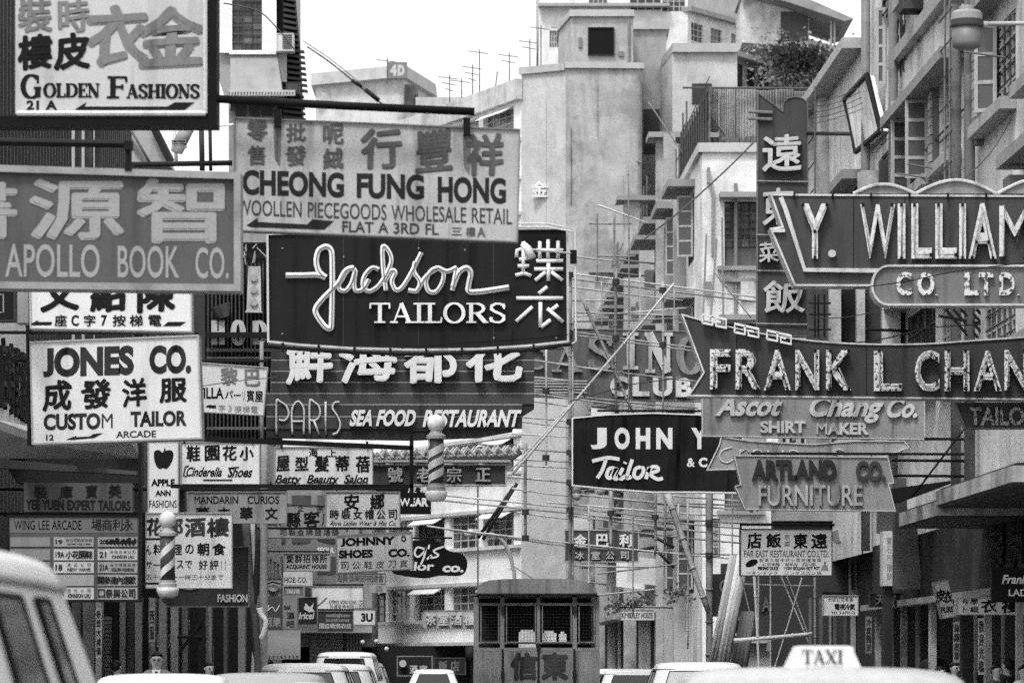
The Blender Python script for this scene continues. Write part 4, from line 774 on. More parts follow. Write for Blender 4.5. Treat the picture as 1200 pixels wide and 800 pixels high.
# grime, boxes and ledges on the right-hand walls
XT = [o for o in COL.objects if o.get('label', '').startswith('nearest right-hand')][0]; f = Fac(XT, RX(36), RX(66), M(.4)); rq = random.Random(21)
for i, (D0, z, w_, h_) in enumerate(((50.9, 6.9, .5, .5), (55.0, 7.6, .6, .4), (60.9, 9.0, .3, .5), (52.6, 10.6, .35, .45), (47.5, 7.2, .5, .35), (63.8, 9.3, .4, .4), (58.0, 11.4, .6, .4))): f.bx('wall_box', M((.2, .5, .1, .35)[i % 4], 'wall', .8, .2, .5), D0 - 36, D0 - 36 + w_, z, z + h_, .004, .3)
for D0, z in ((55.2, 8.6), (56.4, 8.62), (49.4, 9.3)): MB().tube([f.pt(D0 - 36, z, .05), f.pt(D0 - 36 + .3, z + .12, .55)], .014, 5).build('washing_pole', M(.15), XT)
for z in (10.0, 11.9, 12.6, 9.2): MB().tube([f.pt(16 + rq.random() * 2, z, .05), f.pt(26 + rq.random() * 3, z + rq.uniform(-.3, .3), .06)], .02, 4).build('conduit', M(.12), XT)
for k, o in enumerate([o for o in COL.objects if o.get('group') == 'terrace houses down the right side']):
    D0 = o.location.y; D1 = (134.8, 157.8, 167)[k]; f = Fac(o, RX(D0), RX(D1), M(.4)); L = f.L
    for i in range(int(L / 1.6)):
        z = rq.choice((4.1, 7.2, 10.3, 13.4)); a = .4 + i * 1.6; f.bx('ledge_box', M(rq.choice((.15, .4, .6, .08)), 'wall', .8, .2, .5, 28), a, a + .7, z, z + rq.uniform(.3, .7), .004, rq.uniform(.3, .6))
    for i in range(6):
        a = rq.uniform(.5, L - 1); z = rq.choice((4.6, 7.7, 10.8, 13.9)); MB().tube([f.pt(a, z, 0), f.pt(a + .3, z + .2, 1.5)], .03, 4).build('washing_pole', M(.2), o)
        if i % 2: MB().prism([f.pt(a + .05, z + .1, .5), f.pt(a + .25, z + .2, 1.4), f.pt(a + .25, z - .6, 1.4), f.pt(a + .05, z - .7, .5)], (.02, .02, 0)).build('washing', M(rq.choice((.8, .3, .6)), 'wall', .8), o)
cb = [o for o in COL.objects if o.get('label', '').startswith('pale corner building')][0]
for i, (x, y0, x1, y1, v) in enumerate(((826, 330, 834, 345, .4), (838, 380, 850, 386, .2), (850, 326, 886, 330, .3), (829, 196, 832, 214, .25), (868, 330, 884, 352, .55), (834, 214, 836, 300, .3))): MB().pp(rect(x, y0, x1, y1), 103.8, .19).build('wall_box', M(v, 'wall', .8, .3, .6), cb)
tw = [o for o in COL.objects if o.get('label', '').startswith('grey stair tower')][0]; MB().tube([P(737, 24, 175.9), P(737, 84, 175.9)], .06, 5).build('drain_pipe', PIPE, tw)
MB().pp(rect(678, 44, 682, 56), 175.9, .1).pp(rect(725, 60, 731, 66), 175.9, .1).build('vent', M(.2), tw)
gb = [o for o in COL.objects if o.get('label', '').startswith('white building closing')][0]; MB().tube([P(749, 88, 168.3), P(749, 400, 168.3)], .07, 5).tube([P(745, 190, 168.2), P(752, 190, 168.2)], .04, 5).build('drain_pipe', PIPE, gb)
for i, (x, y, w_, h_) in enumerate(((669, 150, 1, 90), (700, 100, .6, 60), (640, 120, .5, 200), (715, 240, 12, .8), (730, 205, .6, 50))): MB().pp(rect(x, y, x + w_, y + h_), 168.28, .02).build('render_crack', M(.22, 'wall', .9, .3, .5), gb)
# ---------------------------------------------------------------- hanging signs, nearest first
BLK = M(.02, 'paint', .5, .3, .3); INK = M(.035, 'paint', .6, .25, .5); DK = darkM(.008)
GREY3 = M(.16, 'paint', .6, .16, .25); WHT = M(.78, 'paint', .5, .08, .12); LGT = M(.62, 'paint', .55, .12, .2); NEON = M(.8, 'paint', .3, .12, .3, 30)
STEEL = M(.05, 'metal', .5, .2, .4); IRON = M(.012, 'metal', .5, .3, .5)
# golden fashions
D = 30
s = Sign('hanging_sign', 'pale sign with faded large brush characters over black serif lettering, top left corner', rect(18, -34, 243, 134), D, M(.5, 'paint', .5, .13, .22), .25)
g = s.r; y = WHT
MB().tube([P(20, 133, D - .03), P(241, 133, D - .03)], .022, 8).build('bottom_lip', M(.6), g)
MB().tube([P(240.5, -34, D - .03), P(240.5, 133, D - .03)], .018, 8).build('side_lip', M(.55), g)
fm = MB().pp(rect(244, -60, 254, 147), D - .03, .3); fm.pp(rect(-14, 136, 253, 147), D - .028, .3); fm.build('hanging_frame', DK, g)
FG = M(.2, 'paint', .6, .2, .3); K = M(.012, 'paint', .6, .3, .2)
s.c('金衣', [(163, 9, 238, 77), (103, 7, 172, 77)], FG, bold=.07, jit=.05)
s.c('時裝', [(68, -1, 104, 38), (22, -3, 60, 38)], FG, bold=.05, jit=.05)
s.c('皮樓', [(65, 40, 104, 80), (22, 42, 60, 80)], K, bold=.07, jit=.05)
s.sf('G', 24.5, 88, 49, 115, K, T=.24); s.sf('OLDEN', 51, 98, 117, 114, K, T=.26)
s.sf('F', 125, 90, 149, 115, K, T=.26); s.sf('ASHIONS', 148, 99, 234, 115, K, T=.26)
s.t('21 A', 31, 118, 67, 129, K, bold=.04)
arrow(g, [(87, 129), (101, 120), (99, 125), (196, 125), (205, 120), (228, 120), (216, 129)], D, K)
a = bar('steel_beam', 'long black horizontal steel bar carrying the wool sign, near the top', [P(253, 116, 30), P(400, 124, 30), P(556, 131, 30)], .032, DK, 'bar', 8)
# apollo
D = 27.5
s = Sign('hanging_sign', 'dark grey book company sign with huge grey characters in a pale metal frame, left edge', [(-70, 191), (282, 202), (282, 341), (-70, 337)], D, M(.1, 'paint', .5, .15, .25), .2, M(.3, 'metal', .5, .2, .35), 8, fo=.05)
T = M(.3, 'paint', .5, .12, .15)
s.c('智源書', [(158, 211, 265, 283), (36, 211, 144, 280), (-80, 210, 20, 278)], T, bold=.055, jit=0)
s.t('APOLLO', 6, 286, 117, 324, T, bold=.012, slope=.008); s.t('BOOK', 138, 288, 210, 325, T, bold=.012, slope=.008); s.t('CO.', 229, 290, 268, 326, T, bold=.012, slope=.008)
hb = MB().tube([P(-70, 165, D), P(152, 169, D)], .028, 8); hb.tube([P(150, 166, D), P(150, 198, D)], .018, 8)
hb.pp(rect(145, 165, 155, 175), D - .04, .08); hb.pp(rect(146, 190, 154, 200), D - .06, .12)
tag(hb.build('sign_bracket', IRON), 'black bracket and hook holding up the framed book company sign', 'bracket')
# white board with characters under it
D = 38
s = Sign('hanging_sign', 'white board with heavy black characters, its top hidden behind the book company sign', [(34, 322), (224, 322), (225, 389), (35, 385)], D, M(.66, 'paint', .5, .1, .12), .2, M(.4), 1.5)
s.c('陳紹文', [(162, 324, 205, 364), (106, 324, 147, 364), (49, 324, 91, 363)], K, bold=.07, jit=.05)
s.c('座C字7按梯電', [(64, 369, 78, 382), (83, 369, 93, 382), (98, 369, 112, 382), (117, 369, 127, 382), (132, 369, 147, 382), (152, 369, 167, 382), (174, 369, 189, 382)], K, bold=.035)
arrow(s.r, [(36, 379), (45, 375), (44, 377), (61, 377), (60, 381), (38, 381)], D, K); arrow(s.r, [(191, 382), (197, 377), (218, 377), (211, 382)], D, K)
# jones
D = 41
s = Sign('hanging_sign', 'white custom tailor sign with bold black name in thin frame, left of the villa sign', [(33, 400), (233, 392), (237, 514), (36, 521)], D, M(.62, 'paint', .5, .1, .15), .3, M(.35, 'metal'), 2)
MB().pp([(30, 378), (34, 378), (37, 521), (32, 521)], D - .02, .35).build('side_edge', IRON, s.r)
J = M(.035, 'paint', .5, .35, .8)
s.t('JONES', 50, 408, 157, 442, J, bold=.055, slope=-.03); s.t('CO.', 175, 405, 224, 438, J, bold=.055, slope=-.02)
s.c('成發洋服', [(51, 446, 83, 480), (96, 445, 129, 478), (144, 444, 171, 476), (188, 443, 218, 471)], K, bold=.055, jit=.05)
s.t('CUSTOM', 51, 485, 132, 504, J, bold=.045, slope=-.02); s.t('TAILOR', 153, 482, 219, 500, J, bold=.045, slope=-.02)
s.t('12', 54, 509, 63, 516, K); s.t('ARCADE', 136, 505, 183, 513, K, bold=.02, slope=-.02)
arrow(s.r, [(77, 515), (90, 510), (88, 512), (105, 511), (110, 508), (121, 507), (110, 513), (86, 515)], D, K)
# cheong fung hong
D = 30.2
CP = M(.42, 'paint', .55, .2, .45); CK = M(.022, 'paint', .6, .3, .4); CG = M(.1, 'paint', .6, .2, .3)
s = Sign('hanging_sign', 'large grey wool merchant sign hanging by two lugs from the black bar', [(274, 137), (610, 151), (607, 284), (273, 270)], D, CP, .12, M(.2, 'metal'), 1.6)
sl = .034
s.c('祥豐行', [(547, 158, 589, 205), (488, 153, 529, 200), (424, 152, 469, 197)], CG, bold=.06, jit=.06)
s.c('呢絨批發零售', [(379, 146, 402, 169), (379, 174, 402, 198), (336, 145, 358, 166), (335, 171, 358, 194), (290, 142, 313, 166), (290, 171, 311, 193)], CG, bold=.05, jit=.05)
s.t('CHEONG', 284, 199, 403, 228, CK, bold=.04, slope=sl * .9); s.t('FUNG', 418, 203, 497, 232, CK, bold=.04, slope=sl * .7); s.t('HONG', 513, 207, 593, 237, CK, bold=.04, slope=sl * .7)
s.t('WOOLLEN PIECEGOODS WHOLESALE RETAIL', 278, 234, 600, 252, M(.05, 'paint', .6, .3), bold=.006, slope=sl)
s.t('FLAT A 3RD FL', 401, 259, 514, 272, M(.05, 'paint', .6, .3), bold=.02, slope=.03); s.c('三樓A', [(529, 266, 541, 276), (546, 266, 557, 277), (559, 266, 569, 278)], CG, bold=.03)
arrow(s.r, [(289, 264), (302, 255), (302, 260), (360, 263), (366, 257), (391, 259), (380, 269), (293, 266)], D, CK)
for xx, yy in ((325, 136), (547, 146)):
    MB().pp(rect(xx - 4, yy - 8, xx + 4, yy + 12), D - .05, .1).build('lug', IRON, s.r)
    MB().pp([(xx - 5, yy + 12), (xx + 5, yy + 12), (xx + 3, yy + 60), (xx - 3, yy + 50)], D - .0035, .002).build('rust_stain', M(.2, 'paint', .7, .3, .9), s.r)
# jackson tailors
D = 46
JP = [(312, 273), (400, 270), (560, 267), (666, 266), (667, 401), (620, 406), (560, 410), (490, 411), (410, 409), (350, 405), (313, 401)]
s = Sign('neon_sign', 'big black tailor sign with white script tubes and a curved lower edge', JP, D, M(.018, 'paint', .5, .3, .5), .35, M(.55, 'paint', .4, .15, .4), 2.6, fo=.03)
MB().tube([P(x, y, D - .12) for x, y in smooth([(309, 405), (350, 409), (420, 413), (490, 415), (560, 413), (620, 410), (670, 403)], 4)], .02, 6).build('lower_rail', IRON, s.r)
rt = MB().tube([P(x, y, D - .1) for x, y in [(607, 262), (640, 262), (674, 268), (675, 400), (668, 404)]], .012, 6); rt.tube([P(x, y, D - .1) for x, y in [(607, 266), (640, 266), (671, 271)]], .01, 6); rt.build('neon_tube', LGT, s.r)
for x in range(330, 660, 42): MB().pp(rect(x, 400 + 8 * math.sin((x - 312) / 355 * math.pi), x + 2.5, 411 + 6 * math.sin((x - 312) / 355 * math.pi)), D - .14, .12).build('clip', IRON, s.r)
def crop(pts, ox, oy, sc): return [(ox + a / sc, oy + b / sc) for a, b in pts]
JS = [([(105, 248), (160, 248), (215, 247), (246, 256)], 6), ([(246, 256), (222, 235), (212, 200), (220, 162), (245, 147), (264, 160), (268, 200), (268, 300), (266, 400), (262, 435), (240, 425), (212, 385), (212, 360), (240, 325), (275, 290), (300, 262), (322, 228), (345, 222)], 6),
      ([(346, 224), (318, 228), (296, 262), (292, 295), (315, 302), (336, 275), (350, 228), (345, 275), (352, 302), (378, 295), (398, 262)], 5), ([(432, 228), (408, 222), (382, 250), (376, 285), (396, 304), (425, 290), (450, 258), (475, 205), (470, 170), (447, 145), (446, 200), (450, 250), (457, 302)], 5),
      ([(455, 268), (475, 232), (490, 238), (478, 268), (490, 298), (512, 292), (540, 250), (582, 168)], 5), ([(560, 200), (555, 235), (576, 270), (566, 302), (535, 300)], 5),
      ([(566, 302), (600, 250), (642, 222), (616, 232), (598, 268), (606, 302), (632, 306), (654, 276), (660, 240), (642, 222), (672, 234), (706, 220)], 5), ([(704, 220), (698, 260), (690, 302)], 5), ([(692, 290), (712, 240), (740, 222), (755, 240), (748, 280), (748, 304), (780, 306), (840, 298), (890, 290)], 6)]
for pts, wd in JS:
    mb = MB(); stroke_px(mb, crop(pts, 300, 240, 3), wd * 1.15, D, 5, fl=.7); mb.build('script_stroke', NEON, s.r, smooth=True)
    mb = MB(); mb.tube([P(x, y, D - wd * D / F * .8) for x, y in smooth(crop(pts, 300, 240, 3), 4)], .007, 5); mb.build('neon_tube', M(.2, 'metal', .3), s.r)
s.sf('TAILORS', 433, 355, 594, 378, NEON, T=.2, ext=.05, split=True)
CH = [[(915, 185), (918, 160), (940, 152), (960, 165), (955, 188), (925, 192)], [(940, 130), (940, 248)], [(912, 248), (942, 240), (968, 250)], [(920, 215), (960, 215)], [(985, 160), (1080, 160)], [(998, 128), (998, 192)], [(1027, 122), (1027, 188)], [(1062, 126), (1062, 190)], [(985, 197), (1080, 197)],
      [(978, 226), (1080, 226)], [(1028, 205), (1028, 268)], [(1018, 236), (982, 266)], [(1038, 236), (1078, 266)], [(1024, 288), (994, 312)], [(915, 328), (1080, 328)], [(972, 358), (915, 410)], [(1000, 342), (1000, 430)], [(1002, 430), (1036, 404)], [(1024, 364), (1080, 412)], [(1062, 352), (1036, 372)]]
for q in CH:
    mb = MB(); stroke_px(mb, crop(q, 300, 240, 3), 4.6, D, 1, fl=.8); mb.build('character_stroke', NEON, s.r, smooth=True)
fl = thing('floodlight', 'white floodlight on a thin arm in front of the butterfly character', 'lamp', P(620, 300, D - .8))
MB().tube([P(612, 285, D - .8), P(618, 291, D - .8), P(623, 303, D - .8)], .035, 10, r1=.06).build('lamp_shade', WHT, fl, smooth=True)
MB().tube([P(620, 292, D - .75), P(640, 294, D - .6), P(670, 297, D - .1)], .012, 6).build('arm', LGT, fl); MB().box(*(lambda p: (p.x - .03, p.x + .05, p.y - .03, p.y + .05, p.z - .1, p.z + .06))(P(671, 299, D - .1))).build('junction_box', IRON, fl)
# paris sea food
D = 58
s = Sign('restaurant_sign', 'wide dark seafood restaurant sign of horizontal boards with raised white letters', [(318, 396), (626, 396), (626, 478), (604, 492), (600, 505), (560, 512), (480, 515), (312, 512), (312, 462), (318, 462)], D, M(.035, 'paint', .5, .2, .3), .3)
ys = [396, 407, 422, 435, 448, 461, 474, 488, 503]
for i, yy in enumerate(ys[:-1]):
    x1 = 626 if yy < 470 else 612
    MB().pp(rect(318 if yy < 460 else 312, yy + .4, x1, ys[i + 1] - .7), D - .02, .015).build('board', M(.055 + .01 * (i % 3), 'paint', .5, .2, .35), s.r)
    MB().pp(rect(318 if yy < 460 else 312, yy - .6, x1, yy + .35), D - .022, .02).build('joint_strip', M(.4), s.r)
s.D = D - .03
for ch, b in zip('鮮海都花', [(337, 392, 389, 447), (399, 392, 463, 446), (474, 392, 535, 448), (546, 392, 612, 446)]): text(s.r, ch, b[0], b[1], b[2], b[3], s.D, WHT, cell=b[2] - b[0], bold=.05, ext=.12, jit=.05, name='letter')
PS = {'P': [[(80, 362), (80, 236), (92, 234), (118, 252), (128, 285), (112, 308), (90, 306)]], 'A': [[(142, 362), (140, 275), (150, 245), (165, 234), (180, 248), (188, 275), (186, 362)], [(142, 312), (186, 312)]],
      'R': [[(210, 362), (210, 236), (226, 236), (246, 254), (250, 285), (236, 306), (212, 308)], [(226, 308), (246, 362)]], 'I': [[(272, 234), (272, 362)]], 'S': [[(326, 236), (306, 240), (300, 262), (318, 292), (330, 325), (318, 355), (300, 362)]]}
for k, q in PS.items():
    mb = MB(); mc = MB()
    for p in q: stroke_px(mb, crop(p, 300, 400, 3.333), 2.6, s.D, 4 if len(p) > 2 else 1, fl=1.2)
    mb.build('letter', M(.6, 'paint', .4, .2), s.r, smooth=True)
s.t('SEA FOOD', 409, 480, 485, 499, WHT, bold=.045, ext=.06, shear=.22, split=True); s.t('RESTAURANT', 495, 480, 607, 500, WHT, bold=.04, ext=.06, shear=.22, split=True)
# barber pole on its bracket
def barber(name, label, cx, yt, gr, y0, y1, hw, cap, D, pale_m, spin):  # globe and bottom cap share one plain pale paint
    t = thing(name, label, 'barber pole', P(cx, y1, D)); k = D / F
    r = gr * k; zc = P(cx, yt, D); MB().lathe([(r * math.sin(math.pi * i / 12), -r * math.cos(math.pi * i / 12)) for i in range(13)], zc, 20).build('globe', pale_m, t, smooth=True)
    c = P(cx, y1, D); h = (y1 - y0) * k; R = hw * k
    MB().lathe([(R * 1.0, h * .84), (R * 1.12, h * .85), (R * 1.12, h * .9), (R * .8, h * .93), (R * .6, h * 1.0), (R * .5, h * 1.06)], c, 20).build('top_collar', M(.35, 'metal', .35), t, smooth=False)
    MB().lathe([(R * 1.12, 0), (R * 1.12, h * .06), (R, h * .08), (R, h * .12)], c, 20).build('bottom_collar', M(.35, 'metal', .35), t)
    MB().lathe([(R * .9, h * .1), (R * .9, h * .85)], c, 20).build('cylinder', M(.07, 'paint', .2, .1), t, smooth=True)
    for st in range(2):                            # spiral stripes
        vs = []; fs = []; n = 40; tw = spin
        for i in range(n + 1):
            u = i / n; 
            for e in (0, 1):
                for rr in (.9, .93):
                    an = (u * tw + st * .5) * 2 * math.pi; vs.append(c + Vector((R * rr * math.cos(an), R * rr * math.sin(an), h * (.1 + .75 * (u * (1 - .17 * 1) + e * .17)))))
        for i in range(n): b = i * 4; fs += [(b + 1, b + 5, b + 7, b + 3), (b, b + 2, b + 6, b + 4), (b, b + 4, b + 5, b + 1), (b + 2, b + 3, b + 7, b + 6)]
        MB().add(vs, fs).build('stripe', M(.65, 'paint', .2), t)
    rc = cap * k; MB().lathe([(rc * .55, -rc * .95), (rc * .85, -rc * .75), (rc, -rc * .35), (rc, -rc * .05), (rc * .85, 0)], P(cx, y1, D), 20).build('bottom_cap', pale_m, t, smooth=True)
    return t
barber('barber_pole', 'striped barber pole with a round white globe below the seafood sign', 511, 496, 10.5, 503, 575, 10, 13, 48, M(.85, 'paint', .3, .05), 1.6)
mb = MB().pp(rect(480, 498, 484.5, 590), 48.1, .1); mb.pp([(239, 511), (484, 522), (484, 527), (239, 517)], 48.1, .1); mb.pp(rect(200, 567, 484, 571.5), 48.1, .08); mb.tube([P(484, 505, 48.1), P(502, 505, 48)], .02, 6); mb.pp(rect(162, 513, 166, 640), 48.1, .08)
tag(mb.build('sign_rack', IRON), 'black steel rack of two long bars carrying the shoe and beauty salon signs', 'rack')
# villa
s = Sign('hanging_sign', 'slightly tilted white villa sign between the custom tailor sign and the dark tower', [(232, 424), (314, 430), (309, 487), (238, 483)], 52, M(.66, 'paint', .5, .1), .12, M(.4), 1.2)
s.c('巴黎', [(287, 433, 305, 452), (259, 431, 278, 451)], M(.2), bold=.05); s.t('VILLA', 230, 454, 262, 467, K, bold=.03); s.c('パーリ賓屋', [(264, 457, 273, 467), (274, 458, 282, 468), (283, 458, 287, 469), (289, 457, 298, 470), (299, 458, 308, 471)], K, bold=.04)
s.c('字3接梯電', [(256 + 9.5 * i, 474 + .5 * i, 264 + 9.5 * i, 482 + .5 * i) for i in range(5)], M(.3)); arrow(s.r, [(240, 476), (246, 474), (253, 475), (253, 478), (246, 478)], 52, K)
# cinderella
D = 50
def lug(t, x, y, D): MB().pp(rect(x - 1.2, y - 5, x + 1.2, y + 3), D - .03, .06).build('lug', IRON, t)
s = Sign('hanging_sign', 'white shoe shop sign with underlined italic script and four characters, beside the apple sign', rect(211, 517, 305, 568), D, M(.74, 'paint', .5, .12, .2), .15, M(.3), 1.5)
s.c('鞋園花小', [(219, 522, 234, 540), (240, 522, 257, 539), (261, 522, 277, 539), (281, 523, 297, 539)], K, bold=.05, jit=.04)
s.t('Cinderella', 217, 547, 259, 558, K, bold=.03, shear=.3, slope=.01); s.t('Shoes', 266, 547, 294, 559, K, bold=.03, shear=.3)
mb = MB()
for q in ([(221, 545), (217, 547), (215, 557), (219, 558)], [(238, 562), (272, 562), (268, 548), (280, 547)]): stroke_px(mb, q, 1.4, D, 1, .01, False)
mb.build('underline', K, s.r); lug(s.r, 216, 516, D); lug(s.r, 296, 517, D)
s = Sign('hanging_sign', 'white beauty salon sign with joined-up script under heavy characters', rect(321, 523, 437, 569), D, M(.66, 'paint', .5, .13, .35), .15, M(.3), 1.2)
s.c('海上', [(362, 525, 372, 535), (384, 526, 394, 535)], K, bold=.04); s.c('屋型髮蒂蓓', [(324, 534, 339, 552), (346, 535, 361, 551), (369, 534, 385, 552), (393, 534, 409, 552), (417, 534, 433, 553)], K, bold=.05, jit=.04)
SCR = M(.02)
s.t('Betty', 322, 556, 351, 566, K, bold=.03, shear=.35); s.t('Beauty', 359, 556, 395, 566, K, bold=.03, shear=.35); s.t('Salon', 402, 556, 430, 566, K, bold=.03, shear=.35)
mb = MB()
for x0, x1 in ((324, 351), (361, 395), (404, 431)): stroke_px(mb, [(x0 + (x1 - x0) * i / 8, 565.3 + .8 * math.sin(i * 2.4)) for i in range(9)], .9, D, 2, .01, False)
mb.build('script_joins', K, s.r); lug(s.r, 330, 522, D); lug(s.r, 430, 522, D)
# apple
s = Sign('hanging_sign', 'narrow white fashion sign with a black apple above bold lettering', rect(173, 515, 209, 601), 49, M(.68, 'paint', .5, .1), .12, M(.45), 1)
mb = MB().pp(smooth([(190.5, 530), (186, 527), (181, 529), (180.5, 537), (183, 545), (187, 549), (191, 548), (195, 549), (199, 545), (202.5, 537), (203, 530), (199, 527), (194, 528)], 4, True), 49 - .004, .003); mb.pp([(191, 530), (192.5, 525), (194, 525.5), (192.5, 531)], 49 - .006, .003); mb.build('apple_emblem', K, s.r)
s.t('APPLE', 177, 561, 205, 569.5, K, bold=.05); s.t('ANN', 182, 574, 200, 581, K, bold=.05); s.t('FASHIONS', 175, 586, 207, 594.5, K, bold=.01)
# mandarin curios
s = Sign('hanging_sign', 'grey weathered curio shop sign in front of a bamboo pole', rect(219, 575.5, 336, 613), 54, M(.34, 'paint', .55, .2, .5), .12, M(.3), 1)
s.t('MANDARIN', 228, 581, 279, 590, K, bold=.02); s.t('CURIOS', 290, 581, 327, 590, K, bold=.02); s.c('董古華文', [(230, 594, 245, 608), (256, 594, 269, 608), (281, 594, 296, 608), (311, 594, 325, 608)], K, bold=.04, jit=.03)
# grey characters sign
s = Sign('hanging_sign', 'grey hostel sign of dark characters between the curio and ladies wear signs', [(306, 589), (400, 592), (422, 600), (422, 632), (306, 630)], 66, M(.32, 'paint', .55, .2, .4), .12, M(.12), 1)
s.c('縣客', [(336, 600, 352, 617), (356, 599, 374, 618)], K, bold=.05, jit=.04); s.c('騾店', [(311, 600, 329, 616), (377, 600, 390, 616)], M(.08), bold=.04); s.c('正宗', [(349, 591, 356, 599), (371, 592, 379, 600)], K, bold=.03); s.t('巧製金牌盟鴻鵠', 327, 619.5, 398, 627, M(.07), cell=8, bold=.03)
# anna
s = Sign('hanging_sign', 'pale ladies wear and hat sign with two large brush characters', rect(381, 575.5, 469, 618), 62, M(.62, 'paint', .55, .15, .35), .12, M(.3), 1)
s.c('安娜', [(403, 579, 421, 597), (434, 579, 450, 596)], K, bold=.05, jit=.05); s.t('時裝女帽公司', 385, 597, 467, 608, K, cell=10.5, bold=.035, jit=.03); s.t('Anna Ladies Wear & Hat Co.', 386, 610, 464, 615.5, K, bold=.012, shear=.3)
# johnny
s = Sign('hanging_sign', 'tilted pale shoe company sign with wide bold lettering in a thin frame', [(393, 627), (483, 622), (485, 667), (394, 672)], 60, M(.74, 'paint', .5, .12, .2), .14, M(.3), 1.4)
s.t('JOHNNY', 399, 630.5, 463, 640, K, bold=.055, slope=-.04); s.t('SHOES', 397, 644.5, 437, 654, K, bold=.055, slope=-.03); s.t('CO.', 455, 643, 480, 652.5, K, bold=.055, slope=-.03)
s.t('司公鞋皮刀真', 397, 658, 480, 667, K, cell=9.5, bold=.02, slope=-.03); s.c('O', [(470, 627, 476, 635)], K, bold=.06)
# q's
bl = smooth([(455, 640), (470, 634), (490, 633), (503, 632), (516, 637), (526, 645), (540, 648), (547, 656), (546, 668), (538, 674), (515, 674), (498, 677), (472, 674), (458, 668)], 4, True)
s = Sign('hanging_sign', "black cloud-shaped tailor sign with white script lettering", bl, 74, M(.01, 'paint', .4, .2, .1), .2)
mb = MB()
for q in ([(498, 643), (489, 641), (486, 648), (490, 652), (497, 646), (499, 641), (497, 652), (493, 661)], [(503, 638), (502, 643)], [(520, 640), (508, 645), (514, 650), (508, 653), (503, 652)], [(500, 655), (506, 650)]): stroke_px(mb, q, 2.2, 74, 4, .02, False)
mb.build('script_stroke', WHT, s.r); s.t('ilor', 480, 658, 508, 668, WHT, bold=.03, shear=.15); s.t('co.', 518, 659, 543, 670, WHT, bold=.04, shear=.15)
# wear
s = Sign('hanging_sign', 'small black sign reading wear beside the lower barber pole cap', rect(440, 571, 505, 602), 72, M(.01, 'paint', .5, .2, .1), .15)
s.t('WEAR', 468, 583, 502, 593, WHT, bold=.05); s.c('皮褸', [(478, 570, 488, 577), (492, 570, 502, 577)], WHT, bold=.05)
# eaves sign
s = Sign('fascia_sign', 'long dark sign of raised pale characters under zigzag roof tiles', rect(430, 543.5, 594, 569), 64, M(.055, 'paint', .55, .2, .3), .2, M(.42, 'paint', .5), 2)
for x, c in ((463, '號'), (497, '老'), (532, '宗'), (566, '正')): text(s.r, c, x - 9, 547.5, x + 9, 564.5, 64, M(.35, 'paint', .5, .25, .4), cell=17, bold=.05, ext=.05, name='character')
ev = thing('tiled_eave', 'little ornamental eave with zigzag tiles above the dark character sign', 'eave', P(512, 542, 64))
MB().pp([(434, 531), (605, 520), (612, 530), (596, 541), (434, 541)], 64.1, .5).build('eave_board', M(.1, 'paint', .6, .3, .5), ev)
zz = MB().pp(rect(434, 538.6, 598, 541.2), 63.9, .1).build('eave_rail', M(.4), ev); tile = None
for i in range(14):
    x = 440 + i * 12; 
    for e in range(2):
        if tile is None:
            mb = MB(); c0 = P(x, 538, 63.95); mb.tube([P(x, 538, 63.95), P(x + 9, 527, 63.95)], .03, 5); mb.tube([P(x - 3, 530, 63.93), P(x + 5, 537, 63.93)], .018, 5); o = mb.build('tile', M(.5, 'paint', .5, .3), ev, at=c0); tile = o.data
        else: inst(tile, 'tile', ev, P(x + e * 4, 538 - i * .35 - e * .5, 63.95 - .04 * e))
# yee yuen / wing lee
s = Sign('fascia_sign', 'dark shaded expert tailors sign above the arcade directory', [(28, 565), (155, 566), (155, 600), (28, 599)], 47, M(.085, 'paint', .6, .2, .4), .12)  # panel grey darkened to stand for the shade this sign hangs in
s.t('YEE YUEN EXPERT TAILORS', 30, 585, 153, 597, K, bold=.045, slope=.01); s.c('美寶庫裝', [(127, 567, 142, 583), (100, 568, 114, 583), (70, 569, 85, 584), (40, 569, 55, 584)], K, bold=.03, jit=.05)
s = Sign('directory_board', 'large arcade directory board with three columns of shop names, bottom left', rect(8, 603, 164.5, 705), 44, M(.085, 'paint', .55, .15, .3), .15, IRON, 2)
s.t('WING LEE ARCADE', 16.5, 609.5, 95.5, 620.5, K, bold=.01); s.t('場商利永', 107, 608, 156, 621.5, K, cell=12, bold=.03); LB = M(.27, 'paint', .5, .1, .15)
MB().pp(rect(11, 606, 161, 624), 44 - .003, .002).build('header', M(.13, 'paint', .55, .1), s.r)
rows = [(629, 640), (643, 656), (658, 671), (673, 686), (688, 702)]; colx = [(12, 59), (63, 110), (114.5, 161)]
tx = {(1, 0): '19 貨公司時裝皮鞋', (1, 1): '19A 小花園鞋', (1, 2): '18 禮品公司', (1, 4): '18A 皇后公司', (2, 0): '20', (2, 1): '21 時裝皮革公司', (2, 2): '21A 金衣時裝皮褸', (2, 3): '關參達內遠歐', (2, 4): '口祭與公司'}
